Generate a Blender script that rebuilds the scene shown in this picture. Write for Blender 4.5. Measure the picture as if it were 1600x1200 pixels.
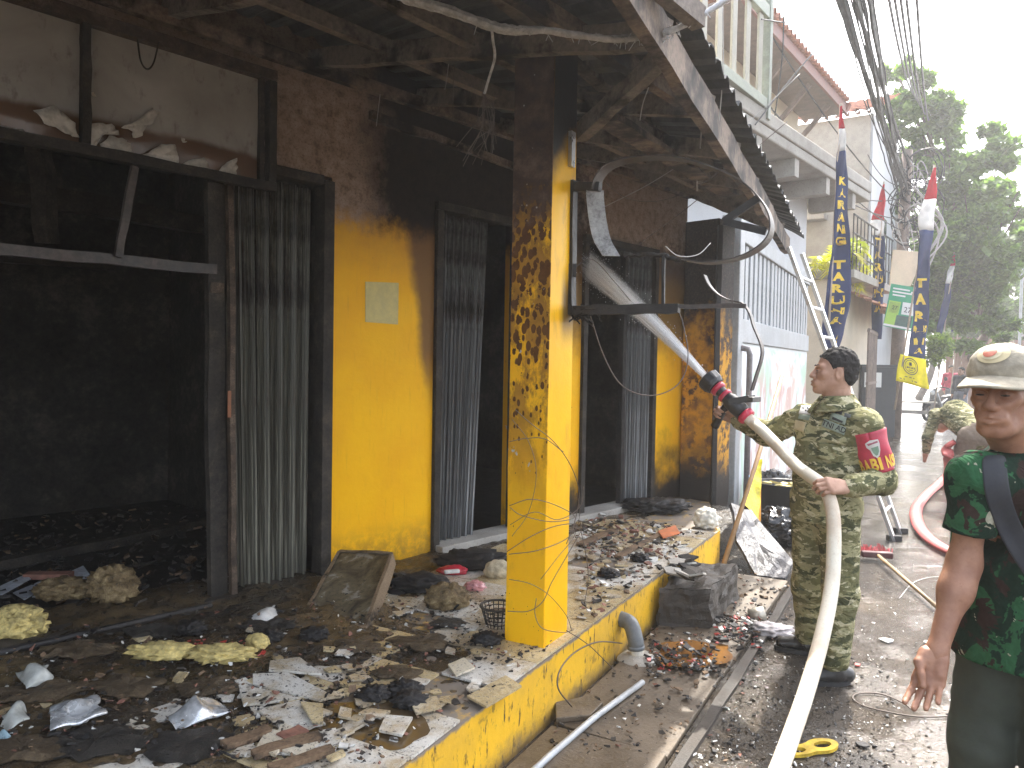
import bpy, bmesh, math, random
import numpy as np
from mathutils import Vector, Matrix, noise as mnoise
from mathutils.bvhtree import BVHTree
import openvdb as vdb

for o in list(bpy.data.objects):
    bpy.data.objects.remove(o)
SC = bpy.context.scene
COL = SC.collection
R = math.radians

# ------------------------------------------------------------------ camera
# world frame: camera above the origin, +Y is the horizontal direction it faces, X to its right, road level z = 0
F_PX, PITCH, ROLL, EYE = 1180.0, R(1.7), R(1.0), 1.6
cam_d = bpy.data.cameras.new('camera')
cam_d.sensor_width = 36.0
cam_d.lens = F_PX / 1600 * 36.0
cam_d.clip_start = 0.05
cam_d.clip_end = 2000
cam = bpy.data.objects.new('camera', cam_d)
COL.objects.link(cam)
cam.matrix_world = (Matrix.Translation((0, 0, EYE)) @ Matrix.Rotation(math.pi / 2 - PITCH, 4, 'X')
                    @ Matrix.Rotation(ROLL, 4, 'Z'))
SC.camera = cam

# ------------------------------------------------------------------ sky, sun, exposure
SUN_AZ, SUN_EL = R(28), R(52)          # azimuth clockwise from +Y, elevation
w = bpy.data.worlds.new('World')
SC.world = w
w.use_nodes = True
nt = w.node_tree
nt.nodes.clear()
sky = nt.nodes.new('ShaderNodeTexSky')
sky.sky_type = 'NISHITA'
sky.sun_disc = False
sky.sun_elevation = SUN_EL
sky.sun_rotation = SUN_AZ
sky.air_density = 1.0
sky.dust_density = 4.0
sky.ozone_density = 1.0
bgn = nt.nodes.new('ShaderNodeBackground')
bgn.inputs['Strength'].default_value = 0.15
hsv = nt.nodes.new('ShaderNodeHueSaturation')     # hazy, milky tropical sky
hsv.inputs['Saturation'].default_value = 0.5
out = nt.nodes.new('ShaderNodeOutputWorld')
nt.links.new(sky.outputs[0], hsv.inputs['Color'])
nt.links.new(hsv.outputs[0], bgn.inputs['Color'])
nt.links.new(bgn.outputs[0], out.inputs[0])
sd = bpy.data.lights.new('sun', 'SUN')
sd.energy = 2.1
sd.angle = R(0.6)
sd.color = (1.0, 0.95, 0.87)
sun = bpy.data.objects.new('sun', sd)
COL.objects.link(sun)
to_sun = Vector((math.sin(SUN_AZ) * math.cos(SUN_EL), math.cos(SUN_AZ) * math.cos(SUN_EL), math.sin(SUN_EL)))
sun.rotation_euler = to_sun.to_track_quat('Z', 'Y').to_euler()
sun.location = to_sun * 30
SC.view_settings.view_transform = 'Standard'
SC.view_settings.look = 'None'
SC.view_settings.exposure = 2.5
SC.view_settings.gamma = 1.0
SC.view_settings.use_curve_mapping = False
SC.render.engine = 'CYCLES'
SC.cycles.use_denoising = True
SC.cycles.max_bounces = 8
SC.cycles.diffuse_bounces = 5
SC.cycles.transparent_max_bounces = 48
SC.cycles.sample_clamp_indirect = 6.0
SC.cycles.volume_bounces = 2
SC.cycles.caustics_reflective = False
SC.cycles.caustics_refractive = False

# ------------------------------------------------------------------ measuring helpers
_f = np.array([0, math.cos(PITCH), -math.sin(PITCH)])
_u = np.array([0, math.sin(PITCH), math.cos(PITCH)])
_r = np.array([1.0, 0, 0])
_C = np.array([0, 0, EYE])
def sight(px, py):
    ap, bp = (px - 800) / F_PX, (600 - py) / F_PX
    c, s = math.cos(ROLL), math.sin(ROLL)
    return _f + (ap * c - bp * s) * _r + (ap * s + bp * c) * _u
def G(px, py, z=0.0):
    d = sight(px, py)
    return Vector(_C + (z - EYE) / d[2] * d)
def D(px, py, Y):
    d = sight(px, py)
    return Vector(_C + Y / d[1] * d)
FA = R(43)                                   # shop frame: x along the facade, y into the building, z up
SHOP_O = Vector((-.53, 5.05, 0))
SHOP_M = Matrix.Translation(SHOP_O) @ Matrix.Rotation(math.pi / 2 - FA, 4, 'Z')
RA = R(29.2)                                 # road frame
DR = Vector((math.sin(RA), math.cos(RA), 0))
NR = Vector((DR.y, -DR.x, 0))                # towards the road, away from the shop
STEP0 = Vector((.292, 3.472, 0))
ROAD_M = Matrix.Translation(STEP0) @ Matrix(((NR.x, DR.x, 0, 0), (NR.y, DR.y, 0, 0), (0, 0, 1, 0), (0, 0, 0, 1)))
def S(s, y, z):
    return SHOP_M @ Vector((s, y, z))
def FP(px, py, off=0.0):                     # pixel on the facade plane (shop coordinates)
    d = sight(px, py)
    n = np.array((SHOP_M.to_3x3() @ Vector((0, 1, 0)))[:])
    o = np.array((SHOP_O + SHOP_M.to_3x3() @ Vector((0, off, 0)))[:])
    t = ((o - _C) @ n) / (d @ n)
    return SHOP_M.inverted() @ Vector(_C + t * d)
def RW(w_, t, z=0.0):                        # road frame: w_ metres out from the step edge, t along the road
    return STEP0 + NR * w_ + DR * t + Vector((0, 0, z))
def onroad(px, py, w_):                      # pixel on the vertical plane w_ metres out from the step edge
    d = sight(px, py)
    n = np.array(NR[:]); o = np.array((STEP0 + NR * w_)[:])
    return Vector(_C + ((o - _C) @ n) / (d @ n) * d)

# ------------------------------------------------------------------ object helpers
WM = {}
def tag(o, label=None, cat=None, group=None, kind=None):
    if label: o['label'] = label
    if cat: o['category'] = cat
    if group: o['group'] = group
    if kind: o['kind'] = kind
    return o
def empty(name, loc=(0, 0, 0), mat=None, label=None, cat=None, group=None, kind=None):
    o = bpy.data.objects.new(name, None)
    o.empty_display_size = .1
    COL.objects.link(o)
    m = mat if mat is not None else Matrix.Translation(Vector(loc))
    o.matrix_world = m
    WM[o.name] = m.copy()
    return tag(o, label, cat, group, kind)

class MB:
    """collects faces in world coordinates; build() links them as one mesh object"""
    def __init__(self):
        self.v, self.f, self.mi = [], [], []
        self.cur = 0
    def add(self, vs, fs):
        b = len(self.v)
        self.v += [tuple(p) for p in vs]
        self.f += [tuple(i + b for i in q) for q in fs]
        self.mi += [self.cur] * len(fs)
        return self
    def box(self, c, size, rot=None):
        c = Vector(c); hx, hy, hz = size[0] / 2, size[1] / 2, size[2] / 2
        vs = []
        for dx, dy, dz in ((-1,-1,-1),(1,-1,-1),(1,1,-1),(-1,1,-1),(-1,-1,1),(1,-1,1),(1,1,1),(-1,1,1)):
            p = Vector((dx * hx, dy * hy, dz * hz))
            if rot is not None: p = rot @ p
            vs.append(c + p)
        return self.add(vs, [(0,3,2,1),(4,5,6,7),(0,1,5,4),(1,2,6,5),(2,3,7,6),(3,0,4,7)])
    def box2(self, lo, hi, M=None):
        vs = []
        for z in (lo[2], hi[2]):
            for x, y in ((lo[0], lo[1]), (hi[0], lo[1]), (hi[0], hi[1]), (lo[0], hi[1])):
                p = Vector((x, y, z)); vs.append(M @ p if M is not None else p)
        return self.add(vs, [(3,2,1,0),(4,5,6,7),(0,1,5,4),(1,2,6,5),(2,3,7,6),(3,0,4,7)])
    def bar(self, p0, p1, w_, h_, up=(0, 0, 1), segs=1, wob=0.0, rnd=None):
        p0, p1 = Vector(p0), Vector(p1); d = (p1 - p0).normalized()
        side = d.cross(Vector(up))
        if side.length < 1e-4: side = d.cross(Vector((1, 0, 0)))
        side.normalize(); u = side.cross(d).normalized()
        vs, fs = [], []
        for k in range(segs + 1):
            c = p0.lerp(p1, k / segs)
            ww, hh = w_, h_
            if rnd is not None and wob:
                c = c + side * rnd.uniform(-wob, wob) + u * rnd.uniform(-wob, wob)
                ww *= rnd.uniform(.9, 1.08); hh *= rnd.uniform(.9, 1.08)
            vs += [c - side * ww / 2 - u * hh / 2, c + side * ww / 2 - u * hh / 2, c + side * ww / 2 + u * hh / 2, c - side * ww / 2 + u * hh / 2]
        for k in range(segs):
            a = 4 * k
            for j in range(4):
                fs.append((a + j, a + (j + 1) % 4, a + 4 + (j + 1) % 4, a + 4 + j))
        fs.append((3, 2, 1, 0)); e = 4 * segs; fs.append((e, e + 1, e + 2, e + 3))
        return self.add(vs, fs)
    def tube(self, pts, rad, n=8, cap=True):
        pts = [Vector(p) for p in pts]
        rads = rad if isinstance(rad, (list, tuple)) else [rad] * len(pts)
        vs, fs = [], []
        prev = None
        for i, p in enumerate(pts):
            t = (pts[min(i + 1, len(pts) - 1)] - pts[max(i - 1, 0)]).normalized()
            if prev is None:
                a = t.cross(Vector((0, 0, 1)))
                if a.length < 1e-3: a = t.cross(Vector((1, 0, 0)))
            else:
                a = prev - t * prev.dot(t)
                if a.length < 1e-6: a = t.cross(Vector((0.3, 1, .2)))
            a.normalize(); prev = a; b = t.cross(a)
            for k in range(n):
                an = 2 * math.pi * k / n
                vs.append(p + (a * math.cos(an) + b * math.sin(an)) * rads[i])
        for i in range(len(pts) - 1):
            for k in range(n):
                fs.append((i * n + k, i * n + (k + 1) % n, (i + 1) * n + (k + 1) % n, (i + 1) * n + k))
        if cap:
            fs.append(tuple(range(n))[::-1]); e = (len(pts) - 1) * n; fs.append(tuple(e + k for k in range(n)))
        return self.add(vs, fs)
    def lathe(self, prof, n=20, M=None):
        vs, fs = [], []
        for r_, z in prof:
            for k in range(n):
                a = 2 * math.pi * k / n
                p = Vector((r_ * math.cos(a), r_ * math.sin(a), z)); vs.append(M @ p if M is not None else p)
        for i in range(len(prof) - 1):
            for k in range(n):
                fs.append((i * n + k, i * n + (k + 1) % n, (i + 1) * n + (k + 1) % n, (i + 1) * n + k))
        return self.add(vs, fs)
    def prism(self, poly, h, M):
        """polygon in the xy plane of M, extruded from z=0 to z=h"""
        n = len(poly)
        vs = [M @ Vector((x, y, 0)) for x, y in poly] + [M @ Vector((x, y, h)) for x, y in poly]
        fs = [tuple(range(n))[::-1], tuple(range(n, 2 * n))]
        for i in range(n):
            j = (i + 1) % n
            fs.append((i, j, n + j, n + i))
        return self.add(vs, fs)
    def ribbon(self, pts, dirs, thick):
        """band: each point carries a half-width vector; thickness along the local normal"""
        pts = [Vector(p) for p in pts]; vs, fs = [], []
        for i, p in enumerate(pts):
            t = (pts[min(i + 1, len(pts) - 1)] - pts[max(i - 1, 0)]).normalized()
            d = Vector(dirs[i] if isinstance(dirs, list) else dirs)
            nn = t.cross(d).normalized() * thick / 2
            vs += [p - d - nn, p + d - nn, p + d + nn, p - d + nn]
        for i in range(len(pts) - 1):
            a = 4 * i
            for j in range(4):
                fs.append((a + j, a + (j + 1) % 4, a + 4 + (j + 1) % 4, a + 4 + j))
        fs.append((3, 2, 1, 0)); e = 4 * (len(pts) - 1); fs.append((e, e + 1, e + 2, e + 3))
        return self.add(vs, fs)
    def grid(self, fn, nu, nv):
        vs = [fn(i / nu, j / nv) for j in range(nv + 1) for i in range(nu + 1)]
        fs = []
        for j in range(nv):
            for i in range(nu):
                a = j * (nu + 1) + i
                fs.append((a, a + 1, a + nu + 2, a + nu + 1))
        return self.add(vs, fs)
    def build(self, name, mat, parent=None, smooth=False, bevel=0.0, label=None, cat=None, group=None, kind=None, world=True, origin=None):
        me = bpy.data.meshes.new(name)
        vs = self.v
        loc = None
        if parent is not None and world:
            inv = WM[parent.name].inverted()
            vs = [inv @ Vector(p) for p in vs]
        elif parent is None and origin is not None:
            loc = Vector(origin); vs = [Vector(p) - loc for p in vs]
        me.from_pydata([tuple(p) for p in vs], [], self.f)
        mats = mat if isinstance(mat, (list, tuple)) else [mat]
        for m in mats: me.materials.append(m)
        if len(mats) > 1:
            me.polygons.foreach_set('material_index', self.mi)
        if smooth:
            me.polygons.foreach_set('use_smooth', [True] * len(me.polygons))
        me.update()
        o = bpy.data.objects.new(name, me)
        COL.objects.link(o)
        if parent is not None:
            o.parent = parent
            WM[o.name] = WM[parent.name].copy()
        else:
            WM[o.name] = Matrix.Translation(loc) if loc is not None else Matrix.Identity(4)
            if loc is not None: o.location = loc
        if bevel:
            b = o.modifiers.new('bevel', 'BEVEL'); b.width = bevel; b.segments = 2; b.limit_method = 'ANGLE'; b.angle_limit = R(40)
        return tag(o, label, cat, group, kind)

def dup(o, M, parent=None, label=None):
    c = o.copy(); COL.objects.link(c)
    c.parent = parent
    c.matrix_world = M
    if label: c['label'] = label
    return c
def child_at(name, me, parent, Mlocal):
    c = bpy.data.objects.new(name, me); COL.objects.link(c)
    c.parent = parent; c.matrix_local = Mlocal
    return c
def catmull(pts, n=8):
    pts = [Vector(p) for p in pts]
    P_ = [pts[0] * 2 - pts[1]] + pts + [pts[-1] * 2 - pts[-2]]
    o = []
    for i in range(1, len(P_) - 2):
        a, b, c, d = P_[i - 1], P_[i], P_[i + 1], P_[i + 2]
        for k in range(n):
            t = k / n
            o.append(.5 * ((2 * b) + (c - a) * t + (2 * a - 5 * b + 4 * c - d) * t * t + (3 * b - a - 3 * c + d) * t ** 3))
    o.append(pts[-1])
    return o
def sag(p0, p1, drop, n=14):
    p0, p1 = Vector(p0), Vector(p1)
    return [p0.lerp(p1, k / n) - Vector((0, 0, 4 * drop * (k / n) * (1 - k / n))) for k in range(n + 1)]

def text_mesh(txt, size=1.0, extrude=0.0, align='CENTER', space=1.0, bold=0.0):
    cu = bpy.data.curves.new('t', 'FONT')
    cu.body = txt; cu.size = size; cu.extrude = extrude; cu.align_x = align; cu.align_y = 'CENTER'; cu.space_character = space
    cu.resolution_u = 3; cu.offset = bold * size
    o = bpy.data.objects.new('t', cu); COL.objects.link(o)
    dg = bpy.context.evaluated_depsgraph_get()
    me = o.evaluated_get(dg).to_mesh()
    vs = [v.co.copy() for v in me.vertices]; fs = [tuple(p.vertices) for p in me.polygons]
    o.evaluated_get(dg).to_mesh_clear()
    bpy.data.objects.remove(o); bpy.data.curves.remove(cu)
    return vs, fs
# ------------------------------------------------------------------ materials
class Mat:
    def __init__(self, name, coords='Object'):
        self.m = bpy.data.materials.new(name); self.m.use_nodes = True
        self.nt = self.m.node_tree; self.n = self.nt.nodes
        self.b = self.n['Principled BSDF']
        tc = self.n.new('ShaderNodeTexCoord')
        if coords == 'World':
            self.co = self.n.new('ShaderNodeNewGeometry').outputs['Position']
        else:
            self.co = tc.outputs[coords]
    def lk(self, a, b): self.nt.links.new(a, b)
    def inp(self, sock, v):
        if v is None: return
        if isinstance(v, (int, float)):
            try: sock.default_value = v
            except TypeError: sock.default_value = (v, v, v, 1)[:len(sock.default_value)]
        elif isinstance(v, (tuple, list)):
            sock.default_value = tuple(v) + ((1,) if len(sock.default_value) == 4 and len(v) == 3 else ())
        else: self.lk(v, sock)
    def map(self, scale=(1, 1, 1), loc=(0, 0, 0), rot=(0, 0, 0), vec=None):
        m = self.n.new('ShaderNodeMapping'); self.lk(vec or self.co, m.inputs[0])
        m.inputs['Scale'].default_value = scale; m.inputs['Location'].default_value = loc; m.inputs['Rotation'].default_value = rot
        return m.outputs[0]
    def noise(self, scale, detail=4, rough=.6, vec=None, dist=0.0, color=False):
        t = self.n.new('ShaderNodeTexNoise'); self.lk(vec or self.co, t.inputs['Vector'])
        t.inputs['Scale'].default_value = scale; t.inputs['Detail'].default_value = detail
        t.inputs['Roughness'].default_value = rough; t.inputs['Distortion'].default_value = dist
        return t.outputs['Color' if color else 'Fac']
    def vor(self, scale, vec=None, feature='F1', out='Distance', rnd=1.0):
        t = self.n.new('ShaderNodeTexVoronoi'); self.lk(vec or self.co, t.inputs['Vector'])
        t.feature = feature; t.inputs['Scale'].default_value = scale; t.inputs['Randomness'].default_value = rnd
        return t.outputs[out]
    def wave(self, scale, vec=None, dist=0.0, dirn='X'):
        t = self.n.new('ShaderNodeTexWave'); self.lk(vec or self.co, t.inputs['Vector']); t.bands_direction = dirn
        t.inputs['Scale'].default_value = scale; t.inputs['Distortion'].default_value = dist
        return t.outputs['Fac']
    def sep(self, vec=None):
        t = self.n.new('ShaderNodeSeparateXYZ'); self.lk(vec or self.co, t.inputs[0]); return t.outputs
    def math(self, op, a, b=None, c=None, clamp=False):
        t = self.n.new('ShaderNodeMath'); t.operation = op; t.use_clamp = clamp
        self.inp(t.inputs[0], a); self.inp(t.inputs[1], b); self.inp(t.inputs[2], c)
        return t.outputs[0]
    def rng(self, v, a, b, c=0.0, d=1.0, smooth=True):
        t = self.n.new('ShaderNodeMapRange'); self.inp(t.inputs[0], v)
        t.interpolation_type = 'SMOOTHSTEP' if smooth else 'LINEAR'
        for i, x in enumerate((a, b, c, d)): t.inputs[i + 1].default_value = x
        return t.outputs[0]
    def mix(self, fac, a, b, mode='MIX'):
        t = self.n.new('ShaderNodeMix'); t.data_type = 'RGBA'; t.blend_type = mode
        self.inp(t.inputs[0], fac); self.inp(t.inputs[6], a); self.inp(t.inputs[7], b)
        return t.outputs[2]
    def ramp(self, fac, stops, interp='LINEAR'):
        t = self.n.new('ShaderNodeValToRGB'); self.inp(t.inputs[0], fac); cr = t.color_ramp; cr.interpolation = interp
        while len(cr.elements) < len(stops): cr.elements.new(.5)
        for e, (p, c) in zip(cr.elements, stops):
            e.position = p; e.color = tuple(c) + (1,) if len(c) == 3 else c
        return t.outputs[0]
    def rand(self):
        return self.n.new('ShaderNodeObjectInfo').outputs['Random']
    def bump(self, h, strength=.3, dist=.01, prev=None):
        t = self.n.new('ShaderNodeBump'); t.inputs['Strength'].default_value = strength; t.inputs['Distance'].default_value = dist
        self.inp(t.inputs['Height'], h)
        if prev is not None: self.lk(prev, t.inputs['Normal'])
        return t.outputs[0]
    def done(self, base=None, rough=None, metal=None, normal=None, spec=None, **kw):
        self.inp(self.b.inputs['Base Color'], base); self.inp(self.b.inputs['Roughness'], rough)
        self.inp(self.b.inputs['Metallic'], metal); self.inp(self.b.inputs['Specular IOR Level'], spec)
        if normal is not None: self.lk(normal, self.b.inputs['Normal'])
        for k, v in kw.items(): self.inp(self.b.inputs[k.replace('_', ' ')], v)
        return self.m

def plain(name, col, rough=.7, metal=0.0, var=.25, scale=6.0, bump=.15, bscale=40.0, spec=None, coords='Object', **kw):
    """a surface of one colour with grain, blotches and fine relief"""
    k = Mat(name, coords)
    n1 = k.noise(scale, 5, .65); n2 = k.noise(bscale, 4, .6)
    f = k.rng(n1, .3, .7, 1 - var, 1 + var * .6)
    f2 = k.rng(n2, .25, .75, 1 - var * .5, 1 + var * .4)
    c = k.mix(1.0, col, k.math('MULTIPLY', f, f2), 'MULTIPLY')
    rr = k.rng(n1, .3, .7, max(.04, rough - .12), min(1, rough + .1))
    nb = k.bump(n2, bump, .008)
    return k.done(c, rr, metal, nb, spec, **kw)

YEL = (.90, .485, .003)
YEL2 = (.84, .415, .003)
SOOT = (.012, .011, .011)
CHAR = (.028, .022, .018)
SCORCH = (.085, .045, .025)
PLASTER = (.35, .265, .215)

def m_front_wall():
    k = Mat('burnt_yellow_wall'); s_, y_, z_ = k.sep()
    big = k.noise(2.2, 5, .62); fine = k.noise(14, 6, .7); vf = k.noise(70, 4, .7)
    streak = k.noise(9, 4, .6, vec=k.map((6, 6, .6)))
    zz = k.math('ADD', z_, k.math('MULTIPLY', k.math('SUBTRACT', fine, .5), .22))
    zz = k.math('ADD', zz, k.math('MULTIPLY', k.math('SUBTRACT', big, .5), .16))
    top = k.rng(zz, 2.33, 2.52)                         # soot line above the paint
    brown_top = k.rng(zz, 2.05, 2.44)
    # scorched right-hand edge of the panel beside the second door
    edge = k.math('ADD', s_, k.math('MULTIPLY', k.math('SUBTRACT', big, .5), .18))
    edge = k.math('ADD', edge, k.math('MULTIPLY', k.math('SUBTRACT', z_, 1.9), .16))
    right = k.math('MULTIPLY', k.rng(edge, -.19, -.09), k.rng(z_, 1.15, 1.7))
    right = k.math('MULTIPLY', right, k.rng(s_, .2, .1))
    yel = k.mix(k.rng(big, .35, .7), YEL, YEL2)
    yel = k.mix(k.math('MULTIPLY', k.rng(streak, .55, .75), .25), yel, (.45, .22, .02))
    spots = k.rng(k.vor(16, vec=k.map((1, 1, .6))), .10, .04)
    spots = k.math('MULTIPLY', spots, k.rng(fine, .5, .62))
    peel = k.math('MULTIPLY', k.rng(k.noise(7, 5, .7), .67, .69), k.rng(s_, -.22, -.14))
    yel = k.mix(k.math('MULTIPLY', spots, .8), yel, (.10, .05, .02))
    yel = k.mix(peel, yel, (.62, .56, .44))
    yel = k.mix(k.math('MULTIPLY', k.rng(z_, .62, .34), k.rng(fine, .3, .6)), yel, (.40, .22, .02))
    c = k.mix(k.math('MULTIPLY', brown_top, .45), yel, (.40, .20, .05))
    c = k.mix(k.math('MULTIPLY', right, .9), c, (.13, .065, .03))
    # bare plaster with soot higher up; blackest over the middle bay
    plas = k.ramp(fine, [(.3, (.12, .085, .068)), (.5, PLASTER), (.75, (.50, .40, .33))])
    plas = k.mix(k.rng(vf, .48, .75), plas, (.13, .08, .055))
    ss = k.math('ADD', s_, k.math('MULTIPLY', k.math('SUBTRACT', big, .5), .7))
    ss = k.math('ADD', ss, k.math('MULTIPLY', k.math('SUBTRACT', fine, .5), .5))
    blk = k.math('MULTIPLY', k.rng(ss, -.66, -.36), k.rng(ss, 1.85, 1.35))
    blk2 = k.rng(k.math('ADD', z_, k.math('MULTIPLY', fine, .3)), 3.25, 3.5)
    blk = k.math('MAXIMUM', blk, k.math('MULTIPLY', blk2, .5))
    plas = k.mix(blk, plas, k.ramp(fine, [(.3, SOOT), (.7, (.035, .027, .023))]))
    c = k.mix(top, c, plas)
    # far pier: grime and char from below and above
    far = k.rng(s_, 1.2, 1.4)
    lowchar = k.math('MULTIPLY', far, k.rng(k.math('ADD', z_, k.math('MULTIPLY', k.math('SUBTRACT', big, .5), 1.2)), .95, .45))
    c = k.mix(lowchar, c, CHAR)
    hic = k.math('MULTIPLY', far, k.math('MULTIPLY', k.rng(zz, 1.55, 2.0), k.rng(zz, 2.75, 2.6)))
    c = k.mix(k.math('MULTIPLY', hic, .85), c, (.06, .035, .022))
    nb = k.bump(fine, .25, .01); nb = k.bump(vf, .15, .004, nb)
    return k.done(c, k.rng(top, 0, 1, .5, .85), 0, nb, .14)

def m_pillar():
    """local frame of the pillar: x outwards, y away, near face at y<0"""
    k = Mat('scorched_yellow_pillar'); x_, y_, z_ = k.sep()
    fine = k.noise(11, 6, .7); big = k.noise(3.0, 5, .6); vf = k.noise(60, 4, .7)
    near = k.rng(y_, -.120, -.124)
    yel = k.mix(k.rng(big, .35, .7), YEL, YEL2)
    dirt = k.noise(16, 4, .65, vec=k.map((1, 1, .35)))
    yel = k.mix(k.math('MULTIPLY', k.rng(dirt, .52, .75), .4), yel, (.42, .2, .02))
    # charred blister spots on the near face, thick between chest height and the soot line
    vv = k.map((1, 1, .55), vec=None)
    sp = k.vor(36, vec=vv); sp2 = k.vor(19, vec=k.map((1, 1, .5), loc=(3, 1, 2)))
    dens = k.math('MULTIPLY', k.rng(z_, .8, 1.9), k.rng(fine, .25, .58))
    thr = k.math('MULTIPLY', k.math('ADD', dens, .12), .5)
    spots = k.rng(k.math('SUBTRACT', thr, sp), -.02, .04)
    spots2 = k.rng(k.math('SUBTRACT', k.math('MULTIPLY', dens, .42), sp2), -.02, .03)
    spots = k.math('MAXIMUM', spots, spots2)
    few = k.math('MULTIPLY', k.rng(sp, .12, .06), k.rng(fine, .56, .6))
    spots = k.math('MAXIMUM', k.math('MULTIPLY', spots, near), k.math('MULTIPLY', few, k.rng(near, 0, 1, .35, 1)))
    stain = k.math('MULTIPLY', k.math('MULTIPLY', k.rng(k.noise(9, 6, .75, vec=k.map((1, 1, .45), loc=(2, 5, 1))), .38, .53), k.rng(z_, .75, 1.5)), near)
    yel = k.mix(k.math('MULTIPLY', stain, .8), yel, k.ramp(fine, [(.3, (.11, .045, .012)), (.7, (.36, .16, .02))]))
    c = k.mix(spots, yel, k.ramp(fine, [(.3, (.04, .018, .008)), (.7, (.16, .066, .014))]))
    peel = k.rng(k.noise(8, 5, .7, vec=k.map((1, 1, .7), loc=(5, 2, 9))), .66, .68)
    c = k.mix(k.math('MULTIPLY', peel, near), c, (.42, .42, .42))
    zn = k.math('ADD', z_, k.math('MULTIPLY', k.math('SUBTRACT', fine, .5), .7))
    zn = k.math('ADD', zn, k.math('MULTIPLY', k.math('SUBTRACT', big, .5), .5))
    topn = k.math('MULTIPLY', k.rng(zn, 2.08, 2.38), near)
    brown = k.ramp(fine, [(.3, (.028, .019, .015)), (.55, (.085, .052, .038)), (.8, (.20, .14, .10))])
    brown = k.mix(k.rng(k.vor(20), .11, .05), brown, (.4, .36, .31))
    c = k.mix(topn, c, brown)
    zs = k.math('ADD', z_, k.math('MULTIPLY', k.math('SUBTRACT', big, .5), .25))
    zs = k.math('ADD', zs, k.math('MULTIPLY', y_, -.9))
    tops = k.math('MULTIPLY', k.rng(zs, 2.42, 2.62), k.math('SUBTRACT', 1.0, near))
    c = k.mix(tops, c, SOOT)
    # scorch behind the sign bracket
    br = k.math('MULTIPLY', k.rng(k.math('ABSOLUTE', k.math('SUBTRACT', z_, 1.86)), .22, .03), k.rng(y_, -.03, .03))
    c = k.mix(k.math('MULTIPLY', br, .85), c, (.03, .02, .015))
    nb = k.bump(k.math('SUBTRACT', fine, k.math('MULTIPLY', spots, .7)), .3, .008); nb = k.bump(vf, .12, .003, nb)
    return k.done(c, k.rng(k.math('MAXIMUM', topn, spots), 0, 1, .45, .8), 0, nb, .18)

def m_far_pillar():
    k = Mat('charred_far_pillar'); x_, y_, z_ = k.sep()
    fine = k.noise(9, 6, .7); big = k.noise(2.4, 5, .6); vf = k.noise(50, 4, .7)
    zz = k.math('ADD', z_, k.math('MULTIPLY', k.math('SUBTRACT', big, .5), .9)); zz = k.math('ADD', zz, k.math('MULTIPLY', k.math('SUBTRACT', fine, .5), .5))
    yel = k.mix(k.rng(fine, .4, .65), (.62, .30, .015), (.30, .14, .02))
    hi = k.rng(zz, 1.7, 2.2); lo = k.rng(zz, .85, .5)
    blot = k.math('MULTIPLY', k.rng(fine, .46, .56), k.rng(big, .4, .55))
    c = k.mix(blot, yel, (.06, .035, .02))
    blk = k.ramp(vf, [(.35, SOOT), (.62, (.05, .035, .028)), (.8, (.2, .16, .13))])
    c = k.mix(hi, c, blk); c = k.mix(lo, c, CHAR)
    nb = k.bump(fine, .4, .015); nb = k.bump(vf, .3, .006, nb)
    return k.done(c, .75, 0, nb, .3)

def m_step():
    k = Mat('dirty_yellow_step'); x_, y_, z_ = k.sep()
    fine = k.noise(12, 6, .7); big = k.noise(2.3, 5, .6); st = k.noise(30, 4, .7, vec=k.map((1, 1, .3)))
    yel = k.mix(k.rng(big, .4, .65), (.80, .46, .02), (.62, .36, .03))
    c = k.mix(k.rng(st, .56, .68), yel, (.05, .035, .02))
    c = k.mix(k.math('MULTIPLY', k.rng(k.math('ADD', z_, k.math('MULTIPLY', fine, .2)), .22, .08), .9), c, (.13, .10, .07))
    c = k.mix(k.math('MULTIPLY', k.rng(fine, .55, .7), .7), c, (.22, .13, .03))
    c = k.mix(k.rng(k.math('ADD', z_, k.math('MULTIPLY', fine, .05)), .312, .325), c, (.20, .17, .14))
    nb = k.bump(fine, .3, .01); nb = k.bump(st, .15, .004, nb)
    return k.done(c, .6, 0, nb, .35)

def m_sooty(name, a=SOOT, b=(.05, .042, .036), c_=(.12, .09, .07), scale=5, rough=.8, bs=.5, coords='Object'):
    k = Mat(name, coords); n = k.noise(scale, 6, .7); v = k.noise(scale * 9, 5, .7)
    f = k.math('ADD', k.math('MULTIPLY', n, .65), k.math('MULTIPLY', v, .35))
    c = k.ramp(f, [(.36, a), (.52, b), (.72, c_)])
    nb = k.bump(v, bs, .01)
    return k.done(c, rough, 0, nb, .3)

def m_wood(name, a, b, soot=.4, scale=3, coords='Object', stretch=(1, 1, 1)):
    k = Mat(name, coords); n = k.noise(scale, 6, .7, vec=k.map(stretch)); v = k.noise(scale * 14, 5, .7, vec=k.map(stretch)); s = k.noise(1.7, 4, .6)
    c = k.ramp(v, [(.3, a), (.7, b)])
    c = k.mix(k.rng(n, .62 - soot * .5, .75 - soot * .35), c, (.02, .017, .015))
    nb = k.bump(v, .4, .006)
    return k.done(c, .8, 0, nb, .25)

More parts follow.
